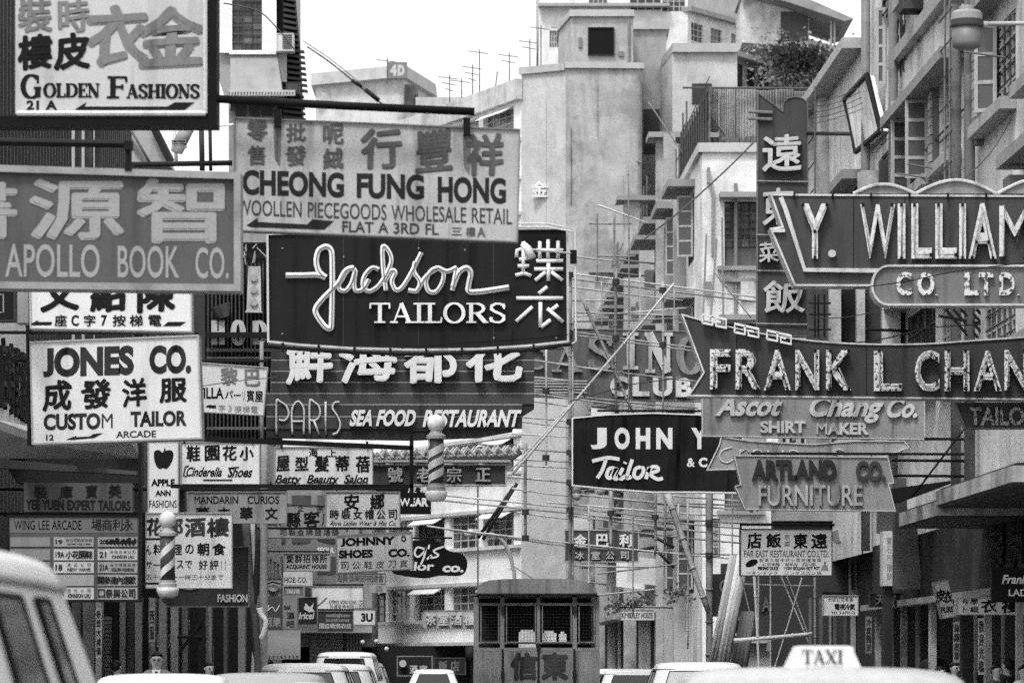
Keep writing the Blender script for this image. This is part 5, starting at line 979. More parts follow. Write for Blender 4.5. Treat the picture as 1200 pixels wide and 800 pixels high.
for ci, (a, b) in enumerate(colx):
    for ri, (c, d) in enumerate(rows):
        lt = M(.42, 'paint', .5, .1) if (ci, ri) in ((1, 1), (2, 1), (1, 4), (1, 2)) else (M(.2, 'paint', .5, .1) if ci == 0 else LB)
        MB().pp(rect(a, c, b, d), 44 - .012, .01).build('name_plate', lt, s.r)
        if (ci, ri) in tx:
            q = tx[(ci, ri)].split(' '); off = 0
            if q[0][0].isdigit(): text(s.r, q[0], a + 2, c + 3, a + 5 + 2.5 * len(q[0]), d - 3, 44 - .014, K, bold=.03); off = 14; q = q[1:]
            if q:
                n = len(q[0])
                if (ci, ri) in ((1, 0), (2, 1), (1, 4), (2, 2), (1, 2)):
                    text(s.r, q[0], a + off, c + 1.5, b - 2, c + 5.5, 44 - .014, K, cell=4, bold=.02); text(s.r, {(1, 0): 'LEATHER WEAR & BAGS', (2, 1): 'JOHNSON LAU', (1, 4): 'JOHNSON LAU', (2, 2): 'GOLDEN FASHIONS', (1, 2): 'NEW WAVE'}[(ci, ri)], a + off + 2, c + 7, b - 4, d - 2, 44 - .014, K, bold=.03)
                else: text(s.r, q[0], a + off, c + 2, b - 2, d - 2, 44 - .014, K, cell=min(8, (b - a - off) / n), bold=.045)
mb = MB()
for i in range(16): 
    x = 124 + (i * 2.2); mb.pp([(x, 632 + 3 * math.sin(i * 2)), (x + 3, 631 + 2 * math.sin(i)), (x + 2.5, 638 - 2 * math.sin(i * 3)), (x - .5, 637)], 44 - .0135 - .0003 * i, .001)
mb.build('peeled_print', K, s.r); s.t('11', 14, 631, 18, 637, M(.06)); s.t('2  o', 14, 646, 46, 652, M(.06)); 
# japanese restaurant
s = Sign('hanging_sign', 'white breakfast sign in Japanese writing behind the lower barber pole', rect(170.5, 600, 272, 689), 52, M(.76, 'paint', .5, .12, .25), .12, M(.5), 1)
s.c('花都酒樓', [(172, 607, 190, 627), (194, 607, 214, 627), (217, 607, 240, 628), (243, 607, 268, 628)], M(.07, 'paint', .6, .3, .8), bold=.06, jit=.05)
s.c('ん料理の朝食', [(171, 638, 177, 650), (180, 637, 190, 650), (203, 637, 213, 650), (217, 637, 227, 649), (231, 636, 245, 650), (249, 636, 264, 650)], K, bold=.045); s.c('サービスで好評!!', [(171, 657, 178, 666), (180, 657, 187, 666), (190, 657, 196, 666), (207, 656, 215, 666), (217, 656, 225, 666), (233, 656, 243, 667), (246, 656, 256, 667), (258, 656, 261, 667), (262.5, 656, 265.5, 667)], K, bold=.03)
s.t('五十分前十一時三十分まで', 171, 673, 262, 679, K, cell=7, bold=.03)
mb = MB().pp(rect(170, 605, 189, 633), 51.98, .01); 
barber('barber_pole', 'dimmer barber pole with white globe and cap in front of the Japanese sign', 196.5, 609, 10.5, 617, 688, 9.5, 13, 47, M(.6, 'paint', .3, .1), 1.0)
tag(MB().pp(rect(165, 630, 188, 632.5), 47.1, .06).pp(rect(165, 682, 188, 684.5), 47.1, .06).pp(rect(162, 600, 165.5, 705), 47.1, .08).build('wall_bracket', IRON), 'black bracket holding the dimmer barber pole over the pavement', 'bracket')
# dark fashion sign
s = Sign('fascia_sign', 'dark fashion shop sign with pale capital letters behind wooden props', smooth([(186, 640), (292, 640)], 1) + [(292, 711), (196, 711), (189, 704), (187, 690)], 54.5, M(.06, 'paint', .55, .2, .3), .2, M(.2), 1)
s.t('FASHION', 255, 696, 290, 705, LGT, bold=.03, ext=.03); mb = MB(); stroke_px(mb, [(188, 690), (194, 697), (203, 692), (209, 688), (222, 690), (232, 688)], 3, 54.5, 4); mb.build('script_stroke', M(.3), s.r)
# cluster of far small signs, left of centre
def small(name, label, poly, D, v, th=.12, fr=None, fw=.8): return Sign(name, label, poly, D, M(v, 'paint', .55, .15, .3), th, M(fr) if fr is not None else None, fw)
s = small('hanging_sign', 'small guest house sign left of the shoe company sign', rect(332, 648, 387, 669), 84, .4, fr=.25); s.t('愛群招待所', 335, 650, 384, 659, K, cell=8.5, bold=.04); s.t('ACQUAINT HOUSE', 335, 661, 383, 666, K, bold=.04)
s = small('hanging_sign', 'little white shoe sign under the guest house sign', rect(332, 669.5, 366, 686), 86, .66); s.t('HOE CO.', 333, 676, 360, 682, K, bold=.01)
s = small('hanging_sign', 'dark grey arched sign glimpsed between guest house and shoe signs', [(348, 640), (372, 634), (392, 640), (392, 646), (348, 646)], 90, .2); s.t('SEOUL', 372, 641, 392, 647, WHT, bold=.03)
s = small('hanging_sign', 'small sign with a round bottle-cap emblem, leftmost of the far cluster', rect(311, 677, 330, 699), 80, .34, fr=.1); mb = MB().tube([P(320.5, 688, 79.98), P(320.5, 688, 79.95)], .12, 14); mb.build('emblem', M(.6), s.r); MB().tube([P(313, 684, 79.9), P(320, 681.5, 79.9), P(328, 684, 79.9)], .02, 5).tube([P(313, 691, 79.9), P(320, 694, 79.9), P(328, 691, 79.9)], .02, 5).build('emblem_ring', K, s.r)
s = small('hanging_sign', 'small framed grey plate under the little white shoe sign', rect(331, 685, 357, 700), 78, .2, fr=.3, fw=2); s.t('TAILOR', 335, 690, 352, 695, LGT, bold=.05)
s = small('hanging_sign', 'tall grey bar sign with dark characters in the far cluster', rect(331, 700, 348, 736), 82, .3); s.t('BAR', 333, 709, 341, 714, K, bold=.04); s.c('酒吧', [(336, 717, 345, 725), (336, 727, 345, 735)], K, bold=.04)
s = small('hanging_sign', 'dark small sign with a pale bird and script in the far cluster', rect(349, 699, 372, 732), 83, .03, fr=.2); s.t('Iricel', 350, 717, 367, 725, LGT, bold=.03, shear=.2); MB().pp([(358, 706), (363, 711), (368, 706), (366, 713), (369, 716), (362, 717), (356, 713)], 82.98, .01).build('bird_emblem', LGT, s.r)
s = small('hanging_sign', 'soft drink sign with white wave script at the far left of the cluster', rect(309, 700, 331, 738), 76, .12); mb = MB(); stroke_px(mb, [(311, 712), (315, 709), (313, 716), (319, 711), (323, 716), (328, 708)], 1.6, 76, 3); mb.build('script_stroke', WHT, s.r); s.c('可樂', [(311, 723, 319, 734), (320, 723, 329, 734)], M(.5), bold=.04)
s = small('hanging_sign', 'wide white airline office style sign with a thin line of small letters', rect(365, 686.5, 426, 714), 92, .68, fr=.2); s.t('EXPRESS HONG KONG LTD', 386, 703, 425, 707.5, K, bold=.02); s.t('快運香港有限公司', 386, 708, 425, 713, K, cell=4.5, bold=.02); mb = MB(); stroke_px(mb, [(372, 710), (383, 700)], 1, 92, 1, .01, False); mb.build('emblem', K, s.r)
s = small('hanging_sign', 'framed pale sign ending in the letters ju right of the laundromat sign', rect(412, 712, 441, 733), 90, .62, fr=.12, fw=1.5); s.t('3U', 423, 718, 437, 728, K, bold=.05)
s = small('hanging_sign', 'dark laundromat sign with pale letters over the parked vans', rect(372, 715.5, 414, 740), 86, .06, fr=.15); s.t('westinghouse', 382, 718, 410, 722.5, M(.3), bold=.03); s.t('laundromat', 382, 724, 410, 728, M(.3), bold=.03); s.t('國自助洗衣店', 374, 730, 412, 736, LGT, cell=6, bold=.04)
s = small('hanging_sign', 'faint grey strip sign behind the shoe company sign', rect(392, 671, 452, 684), 110, .3, fr=.12); s.t('海員俱樂部夜總會', 394, 673, 450, 682, M(.08), cell=7, bold=.03)
s = small('hanging_sign', 'small square pale sign right of the strip sign', rect(433, 676, 453, 694), 120, .36); s.c('大飯店', [(435, 678, 443, 685), (444, 678, 451, 685), (440, 686, 448, 693)], M(.15), bold=.04)
# centre building fascia sign
s = small('fascia_sign', 'pale rounded restaurant sign with raised worn characters on the white building', [(497, 715), (556, 714), (556, 737), (497, 736), (494, 732), (494, 719)], 150, .45, fr=.3)
for i, c in enumerate('茶室酒樓'): text(s.r, c, 499 + i * 15, 719, 511 + i * 15, 732, 150, M(.75, 'paint', .4, .4, .5), cell=12, bold=.05, ext=.1, name='character')
# casino club
D = 76
s = Sign('neon_sign', 'broad grey club sign with tall serif letters behind bamboo poles', [(624, 408), (668, 406), (670, 384), (817, 388), (822, 400), (822, 470), (700, 468), (624, 464)], D, M(.13, 'paint', .55, .2, .4), .3, M(.3), 1)
MS = M(.6, 'paint', .5, .3, .6); MS2 = M(.3, 'paint', .5, .3, .6)
for c, b, m in (('C', (612, 408, 641, 432), MS2), ('A', (647, 406, 682, 435), MS2), ('S', (688, 393, 720, 433), MS2), ('I', (730, 390, 748, 432), MS), ('N', (756, 390, 789, 436), MS), ('O', (794, 395, 824, 437), MS2)): s.sf(c, b[0], b[1], b[2], b[3], m, T=.22, ext=.08, name='letter')
for c, b in zip('CLUB', ((715, 441, 736, 464), (741, 441, 761, 464), (765, 441, 788, 464), (792, 442, 811, 465))): text(s.r, c, b[0], b[1], b[2], b[3], D, M(.7, 'paint', .5, .3, .6), bold=.05, ext=.1, name='letter')
for i in range(5): MB().tube([P(626, 446 + 3.4 * i, D - .05), P(688, 446.5 + 3.4 * i, D - .05)], .012, 5).build('rail', M(.5), s.r)
# john y tailor
D = 62
JYP = [(670, 489), (710, 485), (765, 483), (820, 485), (868, 489), (872, 520), (868, 578), (820, 577), (765, 577), (710, 573), (670, 569)]
s = Sign('hanging_sign', 'barrel-shaped black tailor sign with white block name and brush script', JYP, D, M(.02, 'paint', .35, .2, .9), .3, WHT, 1.6)
for c, a, b in (('J', 692, 711), ('O', 720, 738), ('H', 745, 762), ('N', 769, 788), ('Y', 810, 829)): text(s.r, c, a, 501, b, 526, D, WHT, bold=.055, name='letter')
mb = MB()
for q in ([(694, 540), (712, 536), (726, 538)], [(710, 538), (706, 550), (700, 560)], [(720, 548), (714, 549), (711, 557), (715, 560), (719, 553), (723, 548), (719, 557), (722, 561), (726, 556)], [(730, 548), (726, 557), (728, 561), (733, 557)], [(733, 541), (732, 543)], [(741, 538), (736, 553), (735, 560), (740, 558)], [(751, 547), (745, 549), (743, 557), (748, 560), (753, 555), (754, 549), (751, 547)], [(761, 547), (757, 561)], [(759, 553), (764, 547), (770, 547), (771, 551), (762, 555), (770, 561), (777, 560)]): stroke_px(mb, q, 4.3, D, 4, .02, False)
mb.build('script_stroke', WHT, s.r); s.t('& C', 805, 536, 829, 547, WHT, bold=.05)
# ice company sign
s = Sign('fascia_sign', 'dark grey ice cafe sign with two rows of white characters, below the barrel sign', rect(661, 620, 749, 658.5), 84, M(.085, 'paint', .55, .2, .3), .2, M(.42), 1.4)
for c, x in (('金', 680), ('巴', 706), ('利', 733)): text(s.r, c, x - 8, 626, x + 8, 640, 84, WHT, cell=14, bold=.07, ext=.05, name='character')
for c, x in zip('冰室公司', (679, 698, 715, 732)): text(s.r, c, x - 6, 646, x + 6, 655, 84, M(.5), cell=10, bold=.05, ext=.05, name='character')
s = small('hanging_sign', 'little white house name sign on the right side of the far street', rect(727, 714, 767, 726.5), 112, .6, fr=.3); s.t('KIMBERLEY HOUSE', 729, 717.5, 765, 724, K, bold=.02)
# tall vertical restaurant sign
D = 70
lobe = [(917, 130)] + [(917 + 15 + 15 * -math.cos(t), 124 - 11 * math.sin(t)) for t in [math.pi * i / 10 for i in range(1, 10)]] + [(947, 128)]
s = Sign('vertical_sign', 'tall dark vertical restaurant sign with a notched lobed top and raised characters', [(888, 108)] + lobe + [(947, 394), (887, 394)], D, M(.075, 'paint', .55, .2, .35), .3, M(.16), 1)
for yy in (212, 275, 317, 379): MB().tube([P(886, yy, D - .04), P(947, yy + 1, D - .04)], .012, 5).build('joint_strip', M(.4), s.r)
for c, b in zip('遠東菜飯', [(894, 158, 939, 200), (894, 221, 930, 263), (890, 284, 912, 307), (895, 329, 942, 366)]): text(s.r, c, b[0], b[1], b[2], b[3], D - .03, M(.6, 'paint', .5, .25, .6), cell=b[2] - b[0], bold=.035, ext=.12, jit=.03, name='character')
MB().tube([P(877, 131, D - .05), P(905, 132, D - .05)], .03, 6).tube([P(877, 139, D - .05), P(905, 140, D - .05)], .03, 6).build('bracket', M(.2), s.r)
# y william
D = 44
B = M(.075, 'paint', .55, .2, .3); RM = M(.62, 'paint', .4, .2, .45)
for i, (xa, xb, pk) in enumerate(((1000, 1072, 216), (1072, 1168, 211), (1168, 1264, 210))):
    pass
s = Sign('neon_sign', 'huge arrow-shaped dark tailor sign with tall white letters at the right edge', [(902, 227), (1260, 229), (1260, 336), (931, 335), (902, 267), (916, 265)], D, B, .35, RM, 2.2)
WR = s.r
for i, (xa, xb, pk) in enumerate(((1000, 1072, 216), (1073, 1168, 211), (1169, 1262, 210))):
    arc = [(xa + (xb - xa) * j / 10, 227 - (227 - pk) * math.sin(math.pi * j / 10)) for j in range(11)]
    MB().pp(arc, D + .02, .2).build('scallop', M(.3, 'paint', .5, .2, .3), s.r); MB().tube([P(x, y, D) for x, y in arc], .02, 6).build('scallop_tube', RM, s.r)
MB().ribbon([P(x, y, D - .05) for x, y in [(915, 231), (921, 246), (943, 316), (1035, 317)]], .05, .06).build('inner_rim', RM, s.r)
MB().ribbon([P(x, y, D - .05) for x, y in [(906, 270), (920, 270)]], .04, .06).build('inner_rim', RM, s.r)
s.D = D - .02
for c, a, b in (('Y', 939, 971), ('W', 1008, 1049), ('I', 1052, 1061), ('L', 1068, 1092), ('L', 1096, 1121), ('I', 1124, 1132), ('A', 1135, 1168), ('M', 1171, 1207), ('S', 1214, 1240)): text(s.r, c, a, 238.5, b, 303, s.D, M(.75, 'mottle', .4, .15, .3, 46, dark=.7), bold=.03 if c != 'W' else .02, ext=.07, name='letter')
MB().tube([P(975, 297, s.D), P(975, 297, s.D - .08)], .045, 12).build('full_stop', RM, s.r)
pill = [(1021 + 20 - 20 * math.sin(math.pi * i / 10), 334 - 24 * math.cos(math.pi * i / 10)) for i in range(11)]
MB().pp([(1260, 310)] + pill + [(1260, 358)], D - .12, .3).build('lower_panel', M(.2, 'paint', .5, .2, .3), WR); MB().ring([(1260, 310)] + pill + [(1260, 358)], 2.4, D - .16, .34).build('lower_rim', RM, WR)
for c, a, b in (('C', 1050, 1069), ('O', 1075, 1095), ('.', 1096, 1099), ('L', 1130, 1147), ('T', 1147, 1164), ('D', 1171, 1189), ('.', 1192, 1195)): text(WR, c, a, 319 if c != '.' else 341, b, 346, D - .13, M(.7, 'mottle', .4), bold=.04, ext=.05, name='letter')
for x in range(930, 1200, 45): MB().pp(rect(x, 226, x + 2, 233), D - .07, .05).build('clip', IRON, WR)
# frank
D = 46.5
FP = smooth([(798, 367), (822, 374), (860, 383), (900, 391), (950, 398), (1010, 402), (1080, 402), (1140, 398), (1200, 394), (1260, 390)], 3) + [(1260, 469), (806, 464), (824, 436)]
s = Sign('neon_sign', 'long dark tailor sign with mottled letters and a key pattern on its sagging top edge', FP, D, M(.06, 'paint', .55, .25, .35), .35, RM, 1.8)
s.D = D - .02; FMt = M(.72, 'mottle', .5, .2, .3)
for c, a, b, dy in (('F', 832, 856, 0), ('R', 862, 891, 0), ('A', 895, 927, 1), ('N', 932, 960, 1), ('K', 968, 998, 1), ('L', 1024, 1057, 2), ('C', 1072, 1101, 2), ('H', 1107, 1136, 2), ('A', 1141, 1174, 2), ('N', 1177, 1205, 1), ('.', 1210, 1215, 0)): text(s.r, c, a, 409 + dy if c != '.' else 450, b, 456 + dy, s.D, FMt, bold=.025, ext=.09, name='letter')
for x0, y0 in ((823, 368), (861, 379), (899, 387)):
    mb = MB(); sl = .22
    for q in ([(0, 11), (0, 0), (28, 0), (28, 11), (16, 11), (16, 5), (22, 5)], [(12, 0), (12, 11), (0, 11)]):
        mb.ribbon([P(x0 + x * 1.0, y0 + y * .9 + sl * x, D - .1) for x, y in q], .028, .04)
    mb.build('key_pattern', WHT, s.r)
ft = Sign('hanging_sign', 'slanted dark tailor sign below the right end of the key-pattern sign', [(1119, 471), (1260, 471), (1260, 502), (1131, 502)], 47, M(.1, 'paint', .5, .2, .3), .2, M(.25), 1); ft.t('TAILORS', 1136, 477, 1225, 498, M(.5, 'mottle', .5), bold=.03, ext=.05, split=True)
# ascot
D = 55
s = Sign('hanging_sign', 'light shirt maker sign with white brush script behind the key-pattern sign', [(823, 462), (1084, 466), (1084, 515), (823, 511)], D, M(.27, 'paint', .55, .2, .6), .2, M(.5), 1.2)
AW = M(.6, 'paint', .4, .25, .5)
s.t('Ascot', 838, 463, 912, 487, AW, bold=.035, ext=.05, shear=.35, slope=.0, split=True); s.t('Chang', 945, 464, 1030, 488, AW, bold=.035, ext=.05, shear=.35, split=True); s.t('Co.', 1036, 466, 1074, 489, AW, bold=.035, ext=.05, shear=.35, split=True)
s.t('SHIRT', 891, 493, 944, 507, AW, bold=.04, ext=.04, split=True); s.t('MAKER', 957, 495, 1018, 509, AW, bold=.04, ext=.04, split=True)
s = Sign('hanging_sign', 'faded fluttering crown banner sign with outlined script behind the furniture sign', [(845, 511), (880, 516), (952, 520), (1000, 516), (1060, 516), (1066, 524), (1010, 545), (828, 551), (843, 520)], 57, M(.36, 'paint', .6, .2, .5), .15, M(.6), 1.2)
mb = MB()
for q in ([(858, 524), (846, 528), (844, 538), (852, 542), (860, 538)], [(868, 526), (866, 540)], [(868, 530), (874, 526), (878, 530)], [(884, 528), (880, 536), (888, 541), (894, 534), (890, 527), (884, 528)], [(900, 527), (903, 540), (908, 530), (914, 540), (918, 527)], [(924, 540), (926, 528), (936, 530), (938, 540)]): stroke_px(mb, q, 2, 57, 3)
mb.build('script_stroke', AW, s.r, smooth=True); s.t('S', 975, 525, 990, 540, AW, bold=.01, ext=.04)
# artland
s = Sign('neon_sign', 'grey furniture company sign with stepped slanting ends and dark and pale letters', [(860, 533), (1041, 535), (1048, 566), (1042, 567), (1050, 599), (873, 597), (861, 569), (868, 567)], 52.5, M(.27, 'paint', .55, .2, .35), .25, M(.5), 1.2)
s.t('ARTLAND', 881, 538.5, 980, 562, M(.035), bold=.05, ext=.05, split=True); s.t('CO.', 1003, 540, 1038, 563, M(.06), bold=.04, ext=.05, split=True); s.t('FURNITURE', 889, 568, 1011, 592, M(.5, 'paint', .5, .3, .7), bold=.01, ext=.05, split=True)
# far east
D = 56
s = Sign('hanging_sign', 'white restaurant sign with rows of fine print hung from a black rod, centre right', rect(867, 619, 975.5, 674.5), D, M(.78, 'paint', .5, .1, .15), .15, M(.05), 1)
s.c('店飯東遠', [(876, 624, 892, 642), (898, 625, 915, 641), (930, 625, 946, 642), (951, 625, 969, 642)], K, bold=.055, jit=.04); s.c('京菜', [(919, 626, 926, 632), (919, 634, 926, 640)], K, bold=.03)
s.t('FAR EAST RESTAURANT CO.LTD.', 872, 644.5, 971, 652.5, M(.12), bold=.015); s.t('香港九龍中式小菜京滬粵菜', 889, 654, 963, 658, K, cell=5, bold=.02); s.t('北京填鴨 涮羊肉 四川菜', 893, 659, 956, 663, K, cell=5, bold=.02)
s.t('PEKING DUCK', 888, 663.5, 913, 667.5, K, bold=.06); s.t('MON GOLIAN HOT POT', 919, 663.5, 961, 667.5, K, bold=.05); s.t('ペキンダック ジンギスカン鍋', 874, 669, 963, 673, M(.05), cell=5.5, bold=.02)
MB().pp(smooth([(874, 660), (879, 656), (886, 655), (888, 658), (884, 662), (878, 664), (874, 663)], 3, True), D - .004, .003).build('duck_emblem', K, s.r); MB().pp([(963, 662), (965, 662), (966, 657), (968, 657), (968, 662), (970, 662), (971, 668), (962, 668)], D - .004, .003).build('pot_emblem', M(.3), s.r)
MB().tube([P(867, 614, D), P(978, 615, D)], .02, 6).tube([P(868, 614, D), P(868, 620, D)], .015, 5).tube([P(974, 614, D), P(974, 620, D)], .015, 5).build('rod', IRON, s.r)
s = small('hanging_sign', 'small white notice board hanging between dark shop posts, right of the ladder', rect(964, 697, 1006, 721), 60, .62, fr=.35); s.t('電視冷氣', 978, 707, 1002, 714, K, cell=6, bold=.04); s.t('大成公司電器', 970, 700, 1000, 704.5, K, cell=4, bold=.02); s.t('TEL 3-672112', 974, 716, 1002, 719, K, bold=.02)
s = Sign('hanging_sign', 'small black ladies shop sign with white script at the right edge', rect(1162, 665, 1245, 705), 45, M(.012, 'paint', .4, .2, .1), .12); s.t('Frankie', 1174, 673, 1212, 683.5, WHT, bold=.03, shear=.25); s.t('LADIES', 1182, 690, 1218, 698, WHT, bold=.02)
s = Sign('hanging_sign', 'white strip sign of fur coat characters behind the black ladies sign', rect(1120, 699, 1240, 720), 47, M(.6, 'paint', .5, .1), .12, M(.4), 1); s.c('今學', [(1127, 701, 1135, 708), (1137, 701, 1146, 708)], K, bold=.03); s.c('卜細', [(1127, 710, 1135, 717), (1137, 710, 1146, 717)], K, bold=.03); s.c('衣褸', [(1150, 702, 1168, 717), (1174, 702, 1195, 717)], K, bold=.05, jit=.04)
s = Sign('hanging_sign', 'tilted white sign with smeared black characters under the canopy', [(1093, 682), (1111, 678), (1121, 722), (1103, 725)], 50, M(.6, 'paint', .5, .1, .3), .12, M(.3), .8); s.c('皮衣', [(1097, 690, 1107, 705), (1106, 691, 1116, 706)], K, bold=.07, jit=.1); s.t('FURS', 1103, 711, 1117, 718, K, bold=.04, slope=-.1)
s = Sign('fascia_sign', 'dark shop sign with dim characters under the right canopy', rect(1019, 694, 1086, 711), 58, M(.025, 'paint', .5, .3), .15, M(.06), 1)
for i, c in enumerate('天美寶時'): text(s.r, c, 1026 + i * 14, 696, 1037 + i * 14, 709, 58, M(.14), cell=11, bold=.05, ext=.03, name='character')

# neon tubing, clips and seams on the channel letters of the two long signs
SK = {'Y': [[(0, 1), (.5, .5), (1, 1)], [(.5, .5), (.5, 0)]], 'W': [[(.04, 1), (.27, .03), (.5, .85), (.73, .03), (.96, 1)]], 'I': [[(.5, 1), (.5, 0)]], 'L': [[(.16, 1), (.16, .06), (1, .06)]],
      'A': [[(.08, 0), (.5, .95), (.92, 0)], [(.25, .3), (.75, .3)]], 'M': [[(.12, 0), (.12, 1), (.5, .1), (.88, 1), (.88, 0)]], 'F': [[(.13, 0), (.13, .94), (1, .94)], [(.13, .52), (.85, .52)]], 'R': [[(.13, 0), (.13, .94), (.7, .94), (.88, .75), (.7, .54), (.13, .54)], [(.5, .54), (.95, 0)]],
      'N': [[(.1, 0), (.1, .95), (.9, .05), (.9, 1)]], 'K': [[(.12, 0), (.12, 1)], [(.95, 1), (.15, .45)], [(.45, .6), (.95, 0)]], 'C': [[(.95, .8), (.75, .94), (.4, .94), (.1, .7), (.1, .3), (.4, .06), (.75, .06), (.95, .2)]], 'H': [[(.1, 0), (.1, 1)], [(.9, 0), (.9, 1)], [(.1, .5), (.9, .5)]]}
TUBE = M(.3, 'paint', .3, .1)
roots = [o for o in COL.objects if o.get('label', '').startswith('huge arrow-shaped')][0], [o for o in COL.objects if o.get('label', '').startswith('long dark tailor sign')][0]
for rt_, D_, ex, y0, y1, rows_ in ((roots[0], 43.98, .07, 240, 302, (('Y', 941, 969), ('W', 1010, 1047), ('I', 1052, 1061), ('L', 1068, 1091), ('L', 1096, 1120), ('I', 1124, 1132), ('A', 1137, 1166), ('M', 1173, 1205))), (roots[1], 46.48, .09, 411, 455, (('F', 834, 855), ('R', 864, 889), ('A', 897, 925), ('N', 934, 958), ('K', 970, 996), ('L', 1026, 1055), ('C', 1074, 1099), ('H', 1109, 1134), ('A', 1143, 1172), ('N', 1179, 1203)))):
    for c, a, b in rows_:
        mb = MB(); cl = MB()
        for ln in SK[c]:
            q = [P(a + (b - a) * x, y1 - (y1 - y0) * y, D_ - ex - .03) for x, y in ln]; mb.tube(q, .009, 5)
            for p_ in (q[0], q[-1]): cl.box(p_.x - .014, p_.x + .014, p_.y - .012, p_.y + .03, p_.z - .018, p_.z + .018)
        w_ = mb.build('neon_tube', TUBE, rt_, smooth=True); tag(cl.build('clip', IRON, w_), kind='stuff')
for x0, y0, x1, y1, D_, r_ in ((863, 385, 863, 465, 46.5, 1), (1015, 403, 1015, 467, 46.5, 1), (1108, 403, 1108, 467, 46.5, 1), (1000, 232, 1000, 315, 44, 0), (1060, 232, 1060, 309, 44, 0)): MB().pp(rect(x0, y0, x1 + .7, y1), D_ - .006, .005).build('seam', IRON, roots[r_])
jr = [o for o in COL.objects if o.get('label', '').startswith('big black tailor')][0]
for x in (402, 490, 578): MB().pp(rect(x, 273, x + .6, 404), 46 - .004, .003).build('seam', M(.07, 'paint', .6, .3), jr)
for x, y in ((330, 290), (540, 268), (402, 300), (490, 290), (651, 395), (330, 390), (578, 395), (544, 292)): MB().pp(rect(x, y, x + 1.6, y + 1.6), 46 - .012, .01).build('bolt', M(.3), jr)

# thin steel arms and hangers tying the smaller signs back to the house walls
for key, D_, x0, x1, yt, side in (('tilted pale shoe company', 60, 393, 484, 618, -1), ('pale ladies wear', 62, 381, 469, 572, -1), ('black cloud-shaped', 74, 470, 530, 629, -1), ('small guest house', 84, 332, 387, 645, -1), ('grey weathered curio', 54, 219, 336, 573, -1), ('slightly tilted white villa', 52, 238, 314, 422, -1), ('white custom tailor', 41, 40, 233, 389, -1), ('wide white airline', 92, 365, 426, 684, -1), ('dark laundromat', 86, 372, 414, 713, -1), ('small white notice board', 70, 964, 1006, 694, 1), ('little white house name', 112, 727, 767, 711, 1), ('grey furniture company', 52.5, 880, 1046, 531, 1), ('barrel-shaped black', 62, 700, 860, 481, 1)):
    rt_ = [o for o in COL.objects if o.get('label', '').startswith(key)][0]; xw = 500 + (F * 7.5 / D_ if side > 0 else -F * 6.5 / D_); a, b = (min(x0, xw), x1) if side < 0 else (x0, max(x1, xw))
    MB().tube([P(a, yt, D_ + .05), P(b, yt + 1, D_ + .05)], .018, 6).build('support_arm', IRON, rt_)
    for x in (x0 + (x1 - x0) * .15, x0 + (x1 - x0) * .85): MB().tube([P(x, yt, D_ + .05), P(x, yt + 5, D_ + .05)], .01, 5).build('hanger', IRON, rt_)
# narrow shop notices on the arcade posts
for i, (x, y0, y1, D_, st, lab) in enumerate(((1041.5, 716, 770, 60, '鐘錶珠寶', 'narrow pale notice strip on a post behind the white pillar'), (1121, 728, 776, 49, '絲綢皮草', 'narrow notice strip on the post below the tilted white sign'), (1018, 722, 765, 63, '冷氣開放', 'narrow grey notice strip on the post left of the white pillar'), (115.5, 712, 770, 54, '參茸大減價', 'narrow white notice strip beside the roller shutter'), (178, 712, 752, 54, '西服', 'pale notice strip above the man with glasses'), (1150, 724, 790, 47, '歡迎光臨', 'narrow notice strip on the post under the black ladies sign'))):
    s = Sign('notice_strip', lab, rect(x - 3.6, y0, x + 3.6, y1), D_, M((.6, .45, .3, .7, .4, .5)[i], 'paint', .6, .2, .5), .04); text(s.r, st, x - 2.8, y0 + 2, x + 2.8, y1 - 2, D_, M(.05), vert=True, cell=6, bold=.05)
# ---------------------------------------------------------------- bamboo scaffold over the right carriageway
BAM = [M(.46, 'wall', .7, .2, .5), M(.3, 'wall', .7, .2, .5), M(.6, 'wall', .7, .2, .4)]
sc_ = thing('bamboo_scaffold', 'tangle of sloping and upright bamboo poles crossing in front of the club sign', 'scaffold', P(740, 860, 72))
PR = random.Random(11)
def pole(a, b, r=.032, D=72, v=1, D2=None, t=None):
    p, q = P(*a, D), P(*b, D2 or D); L = (q - p).length; sag = Vector((PR.uniform(-.02, .02), PR.uniform(-.03, .03), PR.uniform(-.035, .01))) * min(1, L / 4); r *= .72
    f_ = lambda u: p + (q - p) * u + sag * (4 * u * (1 - u)); mb = MB().tube([f_(i / 8) for i in range(9)], r, 6, r1=r * .8); n = max(1, int(L / .55))
    for i in range(n): u = (i + .5) / n; d_ = .012 / L; mb.tube([f_(u - d_), f_(u + d_)], r * 1.22, 6)
    return mb.build('bamboo_pole', BAM[v], t or sc_, smooth=True)
